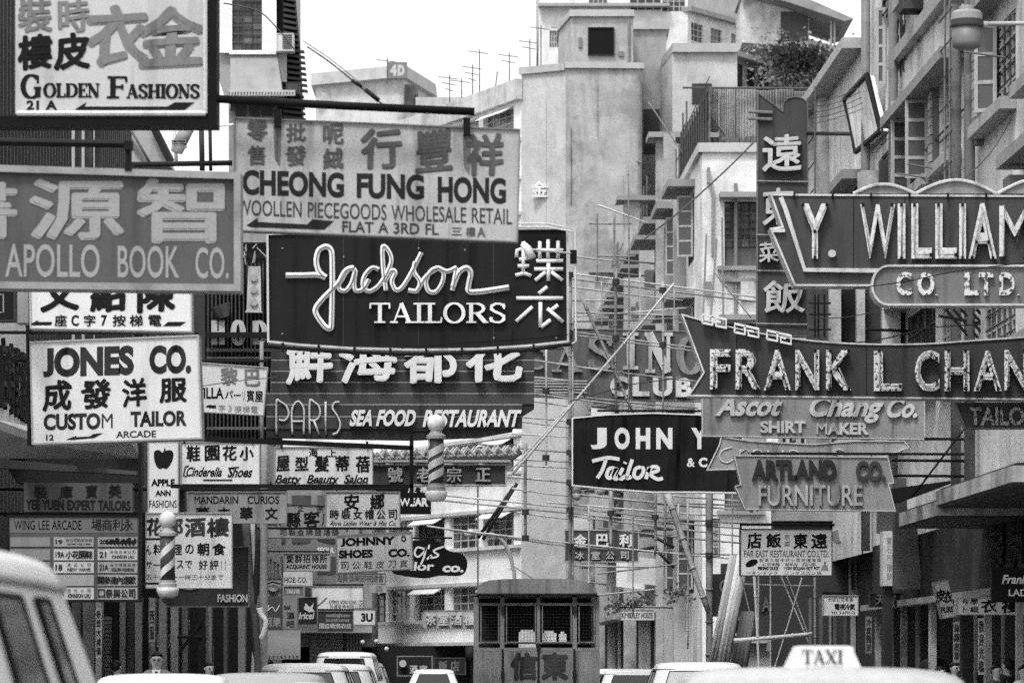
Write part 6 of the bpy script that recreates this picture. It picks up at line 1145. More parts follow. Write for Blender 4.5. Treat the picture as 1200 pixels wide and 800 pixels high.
for (a, b) in (((664, 320), (892, 349)), ((664, 326), (892, 354)), ((640, 373), (804, 361)), ((640, 377), (810, 372)), ((666, 388), (818, 408)), ((668, 392), (818, 412)), ((600, 418), (818, 447)), ((600, 455), (818, 478)), ((606, 458), (790, 480)), ((598, 487), (670, 494)), ((600, 492), (668, 501)), ((560, 520), (668, 530)), ((560, 536), (668, 541)), ((575, 556), (668, 565)), ((500, 578), (690, 597)), ((500, 584), (870, 619)), ((690, 597), (870, 613)), ((500, 616), (668, 640)), ((520, 619), (868, 655)), ((668, 640), (868, 650)), ((600, 558), (668, 566)), ((668, 578), (880, 598)), ((780, 580), (880, 588)), ((668, 336), (800, 352)), ((672, 300), (720, 306)), ((668, 352), (720, 352)), ((668, 366), (800, 370)), ((600, 440), (668, 446)), ((625, 470), (668, 476)), ((600, 508), (668, 512)), ((606, 545), (668, 548)), ((600, 572), (668, 581)), ((606, 600), (668, 608)), ((640, 588), (840, 604)), ((668, 604), (868, 628)), ((700, 618), (868, 636)), ((668, 662), (760, 664)), ((700, 672), (800, 660)), ((672, 700), (770, 690)), ((770, 590), (870, 596)), ((720, 585), (880, 592)), ((700, 240), (760, 262)), ((690, 262), (740, 262)), ((700, 300), (745, 300))):
    pole(a, b, .026, 72, (int(a[0] + b[1]) % 3))
for x, y0, y1, r_, v in ((668, 322, 700, .05, 1), (671.5, 360, 690, .03, 0), (722, 318, 486, .04, 1), (716, 575, 640, .05, 0), (777, 330, 484, .03, 0), (779, 480, 640, .04, 1), (640, 405, 545, .03, 2), (616, 520, 632, .045, 1), (768, 574, 650, .04, 1), (690, 590, 700, .022, 2), (742, 590, 720, .022, 1), (795, 590, 700, .02, 2), (806, 590, 760, .025, 0), (705, 330, 384, .018, 0), (750, 320, 386, .016, 2), (790, 340, 388, .016, 2), (858, 575, 700, .02, 1), (831, 556, 862, .1, 1), (736, 186, 520, .02, 1), (700, 250, 330, .02, 1), (720, 250, 330, .03, 1)): pole((x, y0), (x, y1), r_, 71.8, v)
for a, b, r_, v in (((600, 556), (790, 332), .035, 2), ((598, 552), (668, 474), .025, 2), ((680, 345), (742, 484), .045, 1), ((782, 578), (830, 716), .09, 0), ((838, 320), (880, 372), .02, 1), ((760, 120), (800, 180), .02, 1)): pole(a, b, r_, 71.6, v)
for a, b in (((560, 630), (602, 570)), ((566, 632), (606, 566)), ((700, 655), (770, 640)), ((765, 640), (790, 665)), ((765, 628), (790, 641))): bar('steel_rod', 'dark thin crossed strut %s' % ('in front of the closing building window, left one', 'in front of the closing building window, right one', 'sloping above the ice cafe ledge', 'lower arm of the zigzag right of the ice cafe sign', 'upper arm of the zigzag right of the ice cafe sign')[[560, 566, 700, 765, 765.].index(a[0]) if a != (765, 628) else 4], [P(*a, 90), P(*b, 90)], .04, darkM(.03), 'rod')
# lashings where poles cross
mb = None
for x, y in ((668, 322), (668, 390), (668, 494), (668, 530), (668, 565), (668, 597), (668, 640), (722, 330), (722, 396), (777, 340), (777, 404), (616, 600), (616, 630), (716, 601), (768, 606), (640, 458), (640, 536), (831, 612), (831, 650)):
    c = P(x, y, 71.7)
    if mb is None: mb = MB().tube([c - Vector((0, 0, .05)), c + Vector((0, 0, .05))], .07, 7).build('lashing', M(.05), sc_, at=c).data
    else: inst(mb, 'lashing', sc_, c)
pr = thing('leaning_props', 'bundle of long poles leaning up to the white restaurant sign', 'poles', P(848, 860, 68))
for i in range(5): MB().tube([P(828 + i * 5, 800, 68 - .1 * i), P(858 + i * 4.4, 650, 68 - .1 * i)], .045, 6).build('prop', BAM[i % 3], pr, smooth=True)
pr = thing('leaning_props', 'shorter darker bundle of poles leaning beside the small two-character board', 'poles', P(872, 860, 67))
for i in range(4): MB().tube([P(855 + i * 5, 800, 67 - .1 * i), P(872 + i * 3.6, 716, 67 - .1 * i)], .05, 6).build('prop', M(.06 + .03 * i, 'wall', .8, .3, .5), pr, smooth=True)
pr = thing('bamboo_ladder_frame', 'spindly frame of crossed bamboo poles under the white restaurant sign', 'scaffold', P(905, 860, 58))
for a, b, r_, v in (((884, 675), (892, 862), .03, 2), ((889, 675), (889, 862), .02, 0), ((922, 675), (948, 745), .02, 1), ((940, 676), (902, 800), .018, 0), ((915, 674), (950, 758), .018, 0), ((872, 684), (955, 686), .02, 1), ((860, 750), (952, 742), .045, 2), ((955, 676), (957, 862), .03, 1), ((903, 640), (903, 862), .02, 0), ((868, 674), (884, 740), .015, 1), ((872, 560), (888, 600), .02, 2), ((905, 600), (915, 565), .04, 0), ((880, 600), (890, 560), .04, 1)): pole(a, b, r_, 58, v, t=pr)
pr = thing('wooden_props', 'rough wooden props and a straight bamboo pole standing behind the curio sign', 'poles', P(320, 860, 56))
for pts, r_, m in (([(288, 612), (293, 680), (299, 730), (303, 800)], .06, M(.1, 'wall', .8, .3, .6)), ([(296, 612), (300, 690), (300, 720), (296, 800)], .035, M(.35, 'wall', .8, .2)), ([(303, 620), (299, 700), (296, 740), (306, 800)], .05, M(.03)), ([(309, 515), (309, 800)], .06, M(.3, 'wall', .7, .2, .3)), ([(306.5, 400), (306.5, 515)], .03, M(.3))): MB().tube([P(x, y, 56 + (1 if r_ == .03 else 0)) for x, y in smooth(pts, 4)], r_, 8).build('prop', m, pr, smooth=True)
MB().tube([P(x, y, 55.8) for x, y in smooth([(304, 712), (306, 720), (311, 728), (309, 740), (305, 748)], 4)], .05, 6, r1=.03).build('hanging_cloth', M(.75, 'paint', .7), pr, smooth=True)

# ---------------------------------------------------------------- wires
def wire(lab, pts, D, r=.008, v=.05, D2=None):
    n = len(pts); tag(MB().tube([P(x, y, D + ((D2 or D) - D) * i / (n - 1)) for i, (x, y) in enumerate(pts)], r, 4).build('wire', M(v)), lab, 'wire')
wire('twisted dark cable running down from the sky to the black sign bar', smooth([(360, 55), (385, 72), (415, 96), (432, 110), (448, 122)], 4), 30, .006)
wire('second twin cable just above the twisted one', smooth([(355, 48), (385, 68), (420, 96), (446, 121)], 4), 30, .004, .2)
MBx = MB().tube([P(412, 94, 30), P(424, 102, 30)], .014, 6).tube([P(428, 105, 30), P(444, 118, 30)], .018, 6); tag(MBx.build('strain_insulator', M(.02), smooth=True), 'dark insulator knots on the cable above the black bar', 'insulator')
wire('cable crossing the top of the white bay building down to its air conditioner', smooth([(262, 4), (300, 12), (320, 28), (345, 58)], 4), 60, .01, .1)
wire('long thin diagonal wire crossing the corner building gable', smooth([(755, 280), (800, 245), (850, 200), (885, 165)], 4), 95, .02, .1)
wire('diagonal wire across the barrel sign corner', [(668, 470), (740, 450), (818, 440)], 70, .01, .05)
wire('sagging wire from the arrow sign pill to the key-pattern sign', smooth([(1000, 338), (1060, 330), (1120, 318), (1200, 308)], 4), 43.5, .006, .02)
wire('thin wire over the pale columns under the arrow sign', smooth([(948, 372), (990, 372), (1040, 362), (1110, 350)], 4), 50, .006, .05)
wire('second thin wire over the pale columns, lower', smooth([(1000, 402), (1040, 396), (1090, 384), (1150, 380)], 4), 49, .008, .02)
wire('thin diagonal wire on the wall under the upper right windows', smooth([(1130, 210), (1160, 180), (1185, 140)], 3), 49, .008, .1)
wire('vertical cable hanging beside the closing building windows', [(560, 560), (560, 755)], 140, .03, .2)
wire('thin wire from the curved lamp post to the lorry roof', smooth([(603, 664), (625, 678), (645, 690)], 3), 110, .015, .2)
wire('loose wires across the villa sign', smooth([(238, 452), (280, 446), (325, 442)], 3), 51, .006, .1)
wire('drooping wire over the dark slatted tower', smooth([(312, 300), (330, 310), (318, 340), (316, 400)], 4), 66, .008, .1)
wire('faint dark wire across the script sign base', smooth([(470, 408), (540, 402), (610, 398), (666, 392)], 3), 45.4, .005, .005)
for k in range(7): wire('thin wire of the bundle across the low pale building, number %s from the top' % ('one', 'two', 'three', 'four', 'five', 'six', 'seven')[k], smooth([(948, 118 + k * 7), (975, 116 + k * 6), (1010, 100 + k * 7), (1060, 62 + k * 11)], 3), 64, .006, .08) if k < 5 else None

# ---------------------------------------------------------------- lamps
t = thing('street_lamp', 'large drum-shaped street lamp on a horizontal arm at the upper right', 'street lamp', P(1133, 60, 38)); k = 38 / F; c = P(1133, 58, 38)
MB().lathe([(10 * k, 0), (16.5 * k, 3 * k), (17 * k, 8 * k), (17.5 * k, 26 * k)], c, 24).build('glass_drum', M(.16, 'glass', .5, .15, .4), t, smooth=True)
MB().lathe([(19.5 * k, 26 * k), (20 * k, 28 * k), (19.5 * k, 34 * k), (18.5 * k, 34.5 * k)], c, 24).build('band', M(.06, 'metal', .3), t, smooth=False)
MB().lathe([(18.5 * k, 34.5 * k), (18 * k, 42 * k), (15 * k, 45 * k), (9 * k, 46 * k), (9 * k, 50 * k), (7 * k, 51 * k)], c, 24).build('hood', M(.3, 'metal', .35), t, smooth=False)
MB().tube([c + Vector((0, 0, 50 * k)), c + Vector((0, 0, 75 * k))], .03, 8).build('hanger', M(.15, 'metal'), t); MB().tube([P(1150, 29, 38), P(1158, 29, 38)], .035, 8).tube([P(1156, 28, 38), P(1260, 27, 38)], .022, 8).build('arm', M(.4, 'metal', .3), t, smooth=True)
for j in range(2):
    x = (676, 704)[j]; t = thing('hanging_lamp', ('small glass lamp hanging below the left corner of the barrel sign', 'second small glass lamp tucked under the barrel sign')[j], 'lamp', P(x, 586, 66)); k = 66 / F; c = P(x, 586 - j * 6, 66)
    MB().lathe([(2 * k, 0), (4.5 * k, 2 * k), (5.5 * k, 9 * k)], c, 12).build('glass', M(.4, 'glass', .2), t, smooth=True); MB().lathe([(6 * k, 9 * k), (5.5 * k, 12 * k), (2 * k, 14 * k)], c, 12).build('cap', M(.12), t); MB().tube([c + Vector((0, 0, 13 * k)), c + Vector((14 * k, 0, 14 * k))], .02, 5).build('arm', M(.05), t)
t = thing('street_lamp', 'curved swan-neck street lamp behind the lorry roof', 'street lamp', P(603, 860, 120)); MB().tube([P(x, y, 120) for x, y in smooth([(603, 862), (603, 690), (601, 665), (596, 645), (585, 630), (565, 623), (548, 621)], 5)], .06, 8).build('post', M(.35), t, smooth=True); MB().lathe([(.02, -.14), (.16, -.1), (.2, 0), (.05, .1)], P(551, 624, 120), 12).build('lamp_head', M(.6), t, smooth=True)

# ---------------------------------------------------------------- lorry
D = 67; LM = M(.28, 'paint', .5, .18, .5); LK = M(.03, 'paint', .5, .2, .3); LE = M(.26, 'metal', .5, .2, .4)
t = thing('lorry', 'box lorry seen from behind with arched roof, meshed rear windows and two dark characters', 'lorry', P(627, 0, D + 2.5) * 1 - Vector((0, 0, P(627, 0, D + 2.5).z)))
def X(x): return P(x, 0, D).x
def Zp(y): return P(0, y, D).z
rp = [(558, 696), (559, 690), (564, 683), (573, 679.5), (590, 678), (630, 677.5), (667, 678), (684, 680), (693, 684), (699, 691), (700, 696)]
MB().pp(rp, D - .12, 5.2).build('roof', LM, t); MB().tube([P(x, y, D - .13) for x, y in [(558, 696), (700, 696)]], .02, 6).build('roof_gutter', LK, t)
for a, b in ((555, 561), (586, 591), (629, 633), (671, 676), (698, 702.5)): MB().pp(rect(a, 697, b, 762), D, .06).build('post', LE, t)
MB().pp(rect(555, 697, 702, 699), D, .08).build('top_rail', LE, t); MB().pp(rect(555, 706, 702, 708), D + .003, .06).build('rail', LE, t); MB().pp(rect(555, 752, 702, 754), D + .003, .06).build('rail', LE, t); MB().pp(rect(555, 758.5, 702, 762), D + .002, .06).build('rail', LE, t)
for a, b in ((562, 586), (592, 629), (634, 671), (677, 698)):
    wn = MB().ring(rect(a + 1, 708, b - 1, 752.5), 1.2, D - .01, .03).build('window', LE, t); mb = MB()
    n = max(4, int((b - a) / 3.4))
    for i in range(1, n): mb.tube([P(a + (b - a) * i / n, 709, D + .02), P(a + (b - a) * i / n, 752, D + .02)], .0022, 4)
    for j in range(1, 12): mb.tube([P(a + 1, 708 + 4 * j * .95, D + .021), P(b - 1, 708 + 4 * j * .95, D + .021)], .0022, 4)
    mb.build('mesh', M(.05, 'metal'), wn); 
q = [(555, 762), (589, 762), (631, 762), (673, 762), (703.5, 762)]
for i in range(4): MB().pp([(q[i][0] + (.5 if i else 0), 762.3), (q[i + 1][0] - .5, 762.3), (q[i + 1][0] - .5, 832), (q[i][0] - (1 if i == 0 else -.5), 832)], D - .01, .06).build('rear_panel', M(.25 + .02 * (i % 2), 'paint', .5, .2, .6), t)
for x in (589, 631, 673): MB().tube([P(x, 760, D - .03), P(x, 830, D - .03)], .018, 6).build('hinge_post', LK, t)
for x, y in ((589, 714), (673, 714), (589, 790), (673, 790), (631, 757)): MB().pp(rect(x - 2, y - 4, x + 2, y + 4), D - .05, .04).build('hinge', LK, t)
text(t, '信東', 596, 765, 668, 795, D - .012, M(.07, 'paint', .6, .4, .9), cell=29, bold=.09, name='character')
w0, w1 = X(555), X(702.5)
MB().box(w0, w0 + .05, D + .07, D + 4.6, .7, Zp(762)).box(w1 - .05, w1, D + .07, D + 4.6, .7, Zp(762)).build('side_panel', LM, t)
for i in range(6):
    for xx in (w0, w1 - .05): MB().box(xx, xx + .05, D + .1 + i * .88, D + .16 + i * .88, Zp(762), Zp(697)).build('side_post', LE, t)
MB().box(w0 + .05, w1 - .05, D + 4.5, D + 4.6, .7, Zp(690)).build('bulkhead', M(.02), t); MB().box(w0 + .02, w1 - .02, D + .08, D + 4.6, .68, .76).build('load_floor', M(.05), t)
MB().box(w0 + .05, w1 - .05, D + 4.7, D + 6.2, .5, 2.3).build('cab', M(.3, 'paint', .4), t)
for xx in (w0 + .1, w1 - .3):
    for yy in (D + 1.0, D + 5.3): w = MB().tube([(xx, yy, .42), (xx + .22, yy, .42)], .42, 20).build('wheel', M(.02, 'paint', .7), t, smooth=False); MB().tube([(xx - .01, yy, .42), (xx + .23, yy, .42)], .2, 14).build('rim', M(.3), w)
MB().tube([P(552, 757, D + 4.9), P(552, 775, D + 4.9)], .11, 10).build('mirror', LK, t, smooth=True); MB().box(w0, w1, D - .12, D - .05, .45, .6).build('bumper', LK, t)
for xx in (w0 + .15, w1 - .35): MB().box(xx, xx + .2, D - .1, D - .02, .65, .73).build('tail_light', M(.1), t)
for a, b, c, d, lab in ((608, 740, 628, 761, 'white carton standing inside the lorry, left of centre'), (636, 741, 652, 752, 'pale bundle inside the lorry behind the right window'), (655, 742, 664, 752, 'small pale bundle nearest the right post inside the lorry')):
    tag(MB().pp(rect(a, b, c, d), D + .12, .4).pp(rect(a + 2, b - 2.5, c - 3, b), D + .2, .2).build('carton', M(.9, 'paint', .6)), lab, 'carton')
bx = MB().box(X(600), X(668), D + .1, D + 1.2, .78, Zp(760)).build('crate', M(.15)); tag(bx, 'crate stack the cartons stand on inside the lorry', 'crate')

# ---------------------------------------------------------------- cars
CARP = M(.72, 'paint', .25, .05, .08, 30); TY = M(.015, 'paint', .7); CHR = M(.5, 'metal', .2, .1, .1); GLD = M(.02, 'glass', .08, .1, .1); GLW = M(.5, 'glass', .2, .2, .3)
def rring(hw, y0, y1, z, r, n=5):
    pts = []; r = min(r, hw * .98, (y1 - y0) * .49)
    for cx, cy, a0 in ((hw - r, y0 + r, -90), (hw - r, y1 - r, 0), (-hw + r, y1 - r, 90), (-hw + r, y0 + r, 180)):
        for i in range(n + 1): a = math.radians(a0 + 90 * i / n); pts.append((cx + r * math.cos(a), cy + r * math.sin(a), z))
    return pts
def vloft(rings):
    n = len(rings[0]); mb = MB(); vs = [p for r_ in rings for p in r_]; fs = []
    for i in range(len(rings) - 1):
        for k in range(n): fs.append((i * n + k, i * n + (k + 1) % n, (i + 1) * n + (k + 1) % n, (i + 1) * n + k))
    fs.append(tuple(range(n))); fs.append(tuple(range(len(vs) - n, len(vs)))); return mb.add(vs, fs)
def car(name, label, x, y, L=4.0, W=1.6, H=1.42, kind='saloon', m=None, rot=0, group=None, glass=None, tumble=.16, side=None):
    """built about the origin with its tail at -Y"""
    m = m or CARP; glass = glass or GLD; t = thing(name, label, 'taxi' if name == 'taxi' else ('van' if kind == 'van' else 'car'), (0, 0, 0), group); h = W / 2; belt = H * .62 if kind != 'van' else H * .58
    vloft([rring(h * .93, -L / 2 + .1, L / 2 - .1, .2, .2), rring(h, -L / 2, L / 2, .32, .25), rring(h, -L / 2 - .02, L / 2 + .02, .5, .3), rring(h * .99, -L / 2 + .02, L / 2 - .02, belt - .12, .32), rring(h * .95, -L / 2 + .08, L / 2 - .1, belt, .34), rring(h * .86, -L / 2 + .2, L / 2 - .3, belt + .035, .36)]).build('body', m, t, smooth=True)
    if kind == 'saloon': yb0, yb1, yt0, yt1 = -L * .36, L * .2, -L * .24, L * .04
    elif kind == 'estate': yb0, yb1, yt0, yt1 = -L * .47, L * .2, -L * .42, L * .05
    else: yb0, yb1, yt0, yt1 = -L * .48, L * .44, -L * .45, L * .3
    hb, ht = h * .92, h * .92 - tumble; zr = H - .09
    def at(u): return (hb + (ht - hb) * u, yb0 + (yt0 - yb0) * u, yb1 + (yt1 - yb1) * u, belt + .02 + (zr - belt - .02) * u)
    R = [rring(*at(u)[:3], at(u)[3], .22 + .05 * u) for u in (0, .33, .66, 1)]
    for k, (dz, sh) in enumerate(((.03, .012), (.055, .05), (.075, .12), (.088, .25), (.094, .45))): a = at(1); R.append(rring(a[0] - sh * .8, a[1] + sh, a[2] - sh, a[3] + dz, .3))
    vloft(R).build('cabin', m, t, smooth=True)
    def quad(face, u0, u1, c0, c1, nm, mm):           # glazing panel lying on the cabin face, proud of it
        mb = MB(); e = .008; pts = []
        for u, cc in ((u0, c0), (u0, c1), (u1, c1), (u1, c0)):
            a = at(u); r_ = .26
            if face in 'ab':
                w_ = a[0] - r_ * .75; yy = a[1] - e if face == 'a' else a[2] + e; pts.append(Vector((w_ * (2 * cc - 1), yy, a[3])))
            else:
                y0, y1 = a[1] + .22, a[2] - .22; pts.append(Vector(((a[0] + e) * (1 if face == 'r' else -1), y0 + (y1 - y0) * cc, a[3])))
        n = (pts[1] - pts[0]).cross(pts[3] - pts[0]).normalized(); mb.prism(pts, n * .004)
        w = mb.build(nm, mm, t); sm = MB()
        for i in range(4): sm.tube([pts[i], pts[(i + 1) % 4]], .011, 5)
        sm.build('seal', TY, w); return w
    a_ = at(.97); MB().tube([Vector((p_[0] * 1.012, p_[1], p_[2])) for p_ in rring(a_[0], a_[1], a_[2], a_[3], .27)] , .012, 5).build('roof_gutter', CHR if kind != 'van' else M(.3, 'paint', .4), t); MB().tube([(-h * .97, -L / 2 + .1, belt - .1), (-h * 1.005, 0, belt - .1), (-h * .97, L / 2 - .1, belt - .1)], .012, 5).build('trim_strip', CHR, t)
    quad('a', .12, .9, 0, 1, 'rear_window', glass); quad('b', .08, .92, 0, 1, 'windscreen', glass)
    for f_ in 'lr':
        for c0, c1 in (((.02, .47), (.53, .98)) if kind != 'van' else (side or ((.02, .3), (.35, .64), (.7, .98)))): quad(f_, .12, .9, c0, c1, 'side_window', glass)
    for sx in (-1, 1):
        for yy in (-L * .31, L * .31):
            w = MB().tube([(sx * (h - .17), yy, .3), (sx * (h + .005), yy, .3)], .3, 20).build('wheel', TY, t, at=(sx * h, yy, .3)); MB().tube([(sx * (h - .02), yy, .3), (sx * (h + .02), yy, .3)], .17, 14).build('rim', CHR, w)
        MB().box(sx * h * .72 - .12, sx * h * .72 + .12, -L / 2 - .05, -L / 2 + .02, .55, .67).build('tail_light', M(.08, 'glass', .2), t); MB().tube([(sx * h * .7, L / 2 - .05, .6), (sx * h * .7, L / 2 + .04, .6)], .09, 14).build('headlight', M(.8, 'glass', .1), t)
    MB().box(-h * .97, h * .97, -L / 2 - .1, -L / 2 - .03, .38, .47).build('bumper', CHR, t); MB().box(-h * .97, h * .97, L / 2 + .03, L / 2 + .1, .38, .47).build('bumper', CHR, t)
    t.location = (x, y, .004); t.rotation_euler = (0, 0, rot); return t
def carpx(name, label, pxc, D, **k): return car(name, label, P(pxc, 0, D).x, D + k.get('L', 4.0) / 2, **k)
GREYC = M(.3, 'paint', .3, .06, .1)
taxi = carpx('taxi', 'pale taxi roof with a lit-style white roof sign, close at the bottom right', 1000, 15.2, L=4.3, W=1.6, H=1.48, m=M(.4, 'paint', .3, .1, .1, 20), tumble=.12)
ts = thing('roof_sign', 'TAXI', 'x', (0, 0, 0)); 
for k_ in ('category', 'label'): del ts[k_]
ts.name = 'taxi_roof_sign'; ts.parent = taxi; TD = 16.9; cx = taxi.location.x; zz = 1.484
k = TD / F; b0, b1, tp0, tp1 = 919, 1011, 932, 1000; ybt = 783; ytp = 756
pf = [(b0, ybt), (b0 + 3, ybt - 4), (b0 + 10, ytp + 8), (tp0, ytp + 1.5), (tp0 + 6, ytp), (tp1 - 6, ytp), (tp1, ytp + 1.5), (b1 - 10, ytp + 8), (b1 - 3, ybt - 4), (b1, ybt)]
off = taxi.location
def loc_(o): o.location = Vector((0, 0, 0)); return o
mb = MB().pp(pf, TD, .16); me_ = MB(); me_.v = [q - Vector(off) for q in mb.v]; me_.f = mb.f; ob = me_.build('sign_case', M(.75, 'paint', .3, .05), None, at=(0, 0, 0)); ob.parent = ts
serif_line(ts, 'TAXI', 940, 761, 988, 777, TD - .002, M(.05, 'paint', .6), T=.17)
mb = MB().pp(rect(b0 - 2, ybt, b1 + 2, ybt + 1.6), TD - .02, .22); me_ = MB(); me_.v = [q - Vector(off) for q in mb.v]; me_.f = mb.f; ob = me_.build('base_strip', CHR, None, at=(0, 0, 0)); ob.parent = ts
carpx('parked_van', 'large white van corner with rounded roof and dark window strips, blurred at the bottom left', -510, 8.2, side=((.38, .58), (.7, .8)), L=4.3, W=1.85, H=1.83, kind='van', tumble=.17, m=M(.7, 'paint', .25, .03, .05))
G = 'cars parked along the left kerb'
for pxc, D, L, W, H, kd, mm, lab in ((172, 33, 4.0, 1.6, 1.41, 'saloon', CARP, 'white saloon roof just right of the blurred van, in front of the man with glasses'), (300, 37, 4.0, 1.6, 1.41, 'saloon', GREYC, 'grey saloon roof between two white cars near the wooden props'), (352, 55, 4.1, 1.65, 1.51, 'estate', CARP, 'white estate car with side glass below the laundromat sign'), (388, 66, 4.1, 1.7, 1.5, 'estate', M(.62, 'paint', .3, .06), 'second white estate with rear glass behind the first estate'), (403, 88, 4.3, 1.7, 1.78, 'van', CARP, 'rounded white van highest in the left row of parked cars'), (418, 100, 4.2, 1.7, 1.55, 'estate', GREYC, 'farthest dull car peeping out right of the rounded van')):
    carpx('parked_car' if kd != 'van' else 'parked_van', lab, pxc, D, L=L, W=W, H=H, kind=kd, m=mm, group=G)
carpx('moving_car', 'small white car in the middle of the road left of the lorry', 507, 104, L=3.9, W=1.55, H=1.36, m=M(.75, 'paint', .3, .03))
G = 'cars on the right side of the road'
for pxc, D, L, W, H, kd, lab in ((822, 58, 4.3, 1.75, 1.53, 'estate', 'white estate with dark pillars and open glass between lorry and taxi'), (745, 78, 4.1, 1.65, 1.4, 'saloon', 'white saloon roof just right of the lorry'), (722, 96, 4.1, 1.65, 1.38, 'saloon', 'farthest small white car right beside the lorry')):
    carpx('parked_car', lab, pxc, D, L=L, W=W, H=H, kind=kd, glass=GLW if kd == 'estate' else GLD, group=G)

# ---------------------------------------------------------------- people
def skin(verts, edges, radii, root, name, m, parent, sub=1):
    me = bpy.data.meshes.new(name); me.from_pydata([tuple(v) for v in verts], edges, []); o = bpy.data.objects.new(name, me); COL.objects.link(o)
    md = o.modifiers.new('skin', 'SKIN'); md.use_smooth_shade = True; me.skin_vertices[0].data.foreach_set('radius', [q for r_ in radii for q in (r_ if isinstance(r_, tuple) else (r_, r_))])
    for i in range(len(verts)): me.skin_vertices[0].data[i].use_root = (i == root)
    s2 = o.modifiers.new('sub', 'SUBSURF'); s2.levels = sub; s2.render_levels = sub
    dg = bpy.context.evaluated_depsgraph_get(); nm = bpy.data.meshes.new_from_object(o.evaluated_get(dg)); o.modifiers.clear(); o.data = nm; bpy.data.meshes.remove(me); nm.materials.clear(); nm.materials.append(m); o.parent = parent; return o
SKN = M(.34, 'paint', .55, .06, .1); HR = M(.012, 'paint', .4, .2, .2)
def person(label, x, y, face=0, h=1.7, top=.2, legs=.04, tie=False, glasses=False, hair='short', lean=0, zg=.13, group=None, carry=None):
    t = thing('person', label, 'person', (0, 0, 0), group); s = h / 1.7; V = []; E = []; R = []
    def v(p, r, pr=None):
        V.append(Vector(p) * s); R.append((r[0] * s, r[1] * s) if isinstance(r, tuple) else r * s)
        if pr is not None: E.append((pr, len(V) - 1))
        return len(V) - 1
    fy = -lean                                      # figure faces -Y before rotation
    pel = v((0, 0, .93), (.15, .11)); wst = v((0, fy * .3, 1.08), (.13, .1), pel); ch = v((0, fy * .7, 1.27), (.155, .105), wst); sh = v((0, fy, 1.4), (.1, .08), ch); nk = v((0, fy * 1.1, 1.465), .05, sh)
    jaw = v((0, fy * 1.2 - .015, 1.53), (.07, .082), nk); hd = v((0, fy * 1.25, 1.585), (.086, .105), jaw); tp = v((0, fy * 1.25 + .008, 1.64), (.08, .095), hd)
    for sx in (-1, 1):
        s1 = v((sx * .155, fy, 1.385), .05, sh); el = v((sx * .225, fy * .8 + .02, 1.12), .042, s1); hz = (.9 if not (carry and sx == 1) else 1.12); wr = v((sx * .235, fy * .6 - (.05 if hz < 1 else .22), hz), .027, el); pm = v((sx * .24, fy * .6 - (.06 if hz < 1 else .28), hz - .06), (.034, .02), wr)
        for i in range(4):
            bx_ = V[pm] / s; k1 = v(bx_ + Vector((sx * (.022 - .015 * i) * .3, (-.024 + .016 * i), -.05)), .0095, pm); k2 = v(V[k1] / s + Vector((-sx * .006, 0, -.03 + .003 * abs(i - 1.5))), .0085, k1); v(V[k2] / s + Vector((-sx * .012, 0, -.02)), .0075, k2)
        th = v(V[pm] / s + Vector((0, -.035, .01)), .011, pm); v(V[th] / s + Vector((-sx * .008, -.015, -.028)), .009, th)
        hp = v((sx * .09, 0, .86), .085, pel); kn = v((sx * .1, -.02, .48), .055, hp); an = v((sx * .1, .02, .09), .036, kn); ft = v((sx * .11, -.07, .04), (.04, .03), an); v((sx * .115, -.14, .03), (.035, .022), ft)
    skin(V, E, R, pel, 'body', SKN, t)
    B = lambda i: V[i] / s
    cl = []; ce = []; cr = []
    def c(p, r, pr=None):
        cl.append(Vector(p) * s); cr.append((r[0] * s, r[1] * s) if isinstance(r, tuple) else r * s)
        if pr is not None: ce.append((pr, len(cl) - 1))
        return len(cl) - 1
    pz = c((0, 0, .8), (.215, .165)); p0 = c((0, 0, .92), (.19, .145), pz); p1 = c(B(wst), (.165, .125), p0); p2 = c(B(ch), (.185, .13), p1); p3 = c(B(sh) + Vector((0, .01, .03)), (.1, .085), p2)
    for sx in (-1, 1): a = c((sx * .155, fy, 1.38), .068, p3); b = c((sx * .23, fy * .8 + .02, 1.12), .06, a); hz = .93 if not (carry and sx == 1) else 1.13; c((sx * .237, fy * .6 - (.045 if hz < 1 else .2), hz), .045, b)
    skin(cl, ce, cr, 0, 'jacket', M(top, 'paint', .7, .15, .2), t)
    cl, ce, cr = [], [], []; p0 = c((0, 0, 1.0), (.17, .13)); p0 = c((0, 0, .9), (.185, .14), p0)
    for sx in (-1, 1): a = c((sx * .1, 0, .76), .105, p0); b = c((sx * .1, -.02, .48), .075, a); c((sx * .1, .02, .1), .065, b)
    skin(cl, ce, cr, 0, 'trousers', M(legs, 'paint', .7, .15, .2), t)
    hc = B(hd); mb = MB(); n = 12                   # hair: cap over the skull
    rings = []
    for j in range(7):
        el_ = -50 + j * 22.5 if hair == 'short' else -75 + j * 27; el_ = math.radians(min(el_, 80)); ring = []
        for i in range(n):
            a = 2 * math.pi * i / n; fr = -math.sin(a); lo_ = math.radians(30 if fr > .3 else (-5 if fr > -.25 else -90)); e2 = max(el_, lo_ + j * .01)
            rr = 1.0 + .03 * math.sin(i * 5 + j * 3); ring.append(tuple((hc + Vector((.083 * math.cos(a) * math.cos(e2) * rr, (.1 * math.sin(a)) * math.cos(e2) * rr + .008, .018 + .092 * math.sin(e2) * rr))) * s))
        rings.append(ring)
    vloft(rings).build('hair', HR, t, smooth=True)
    fz = hc.z; fyy = hc.y - .088
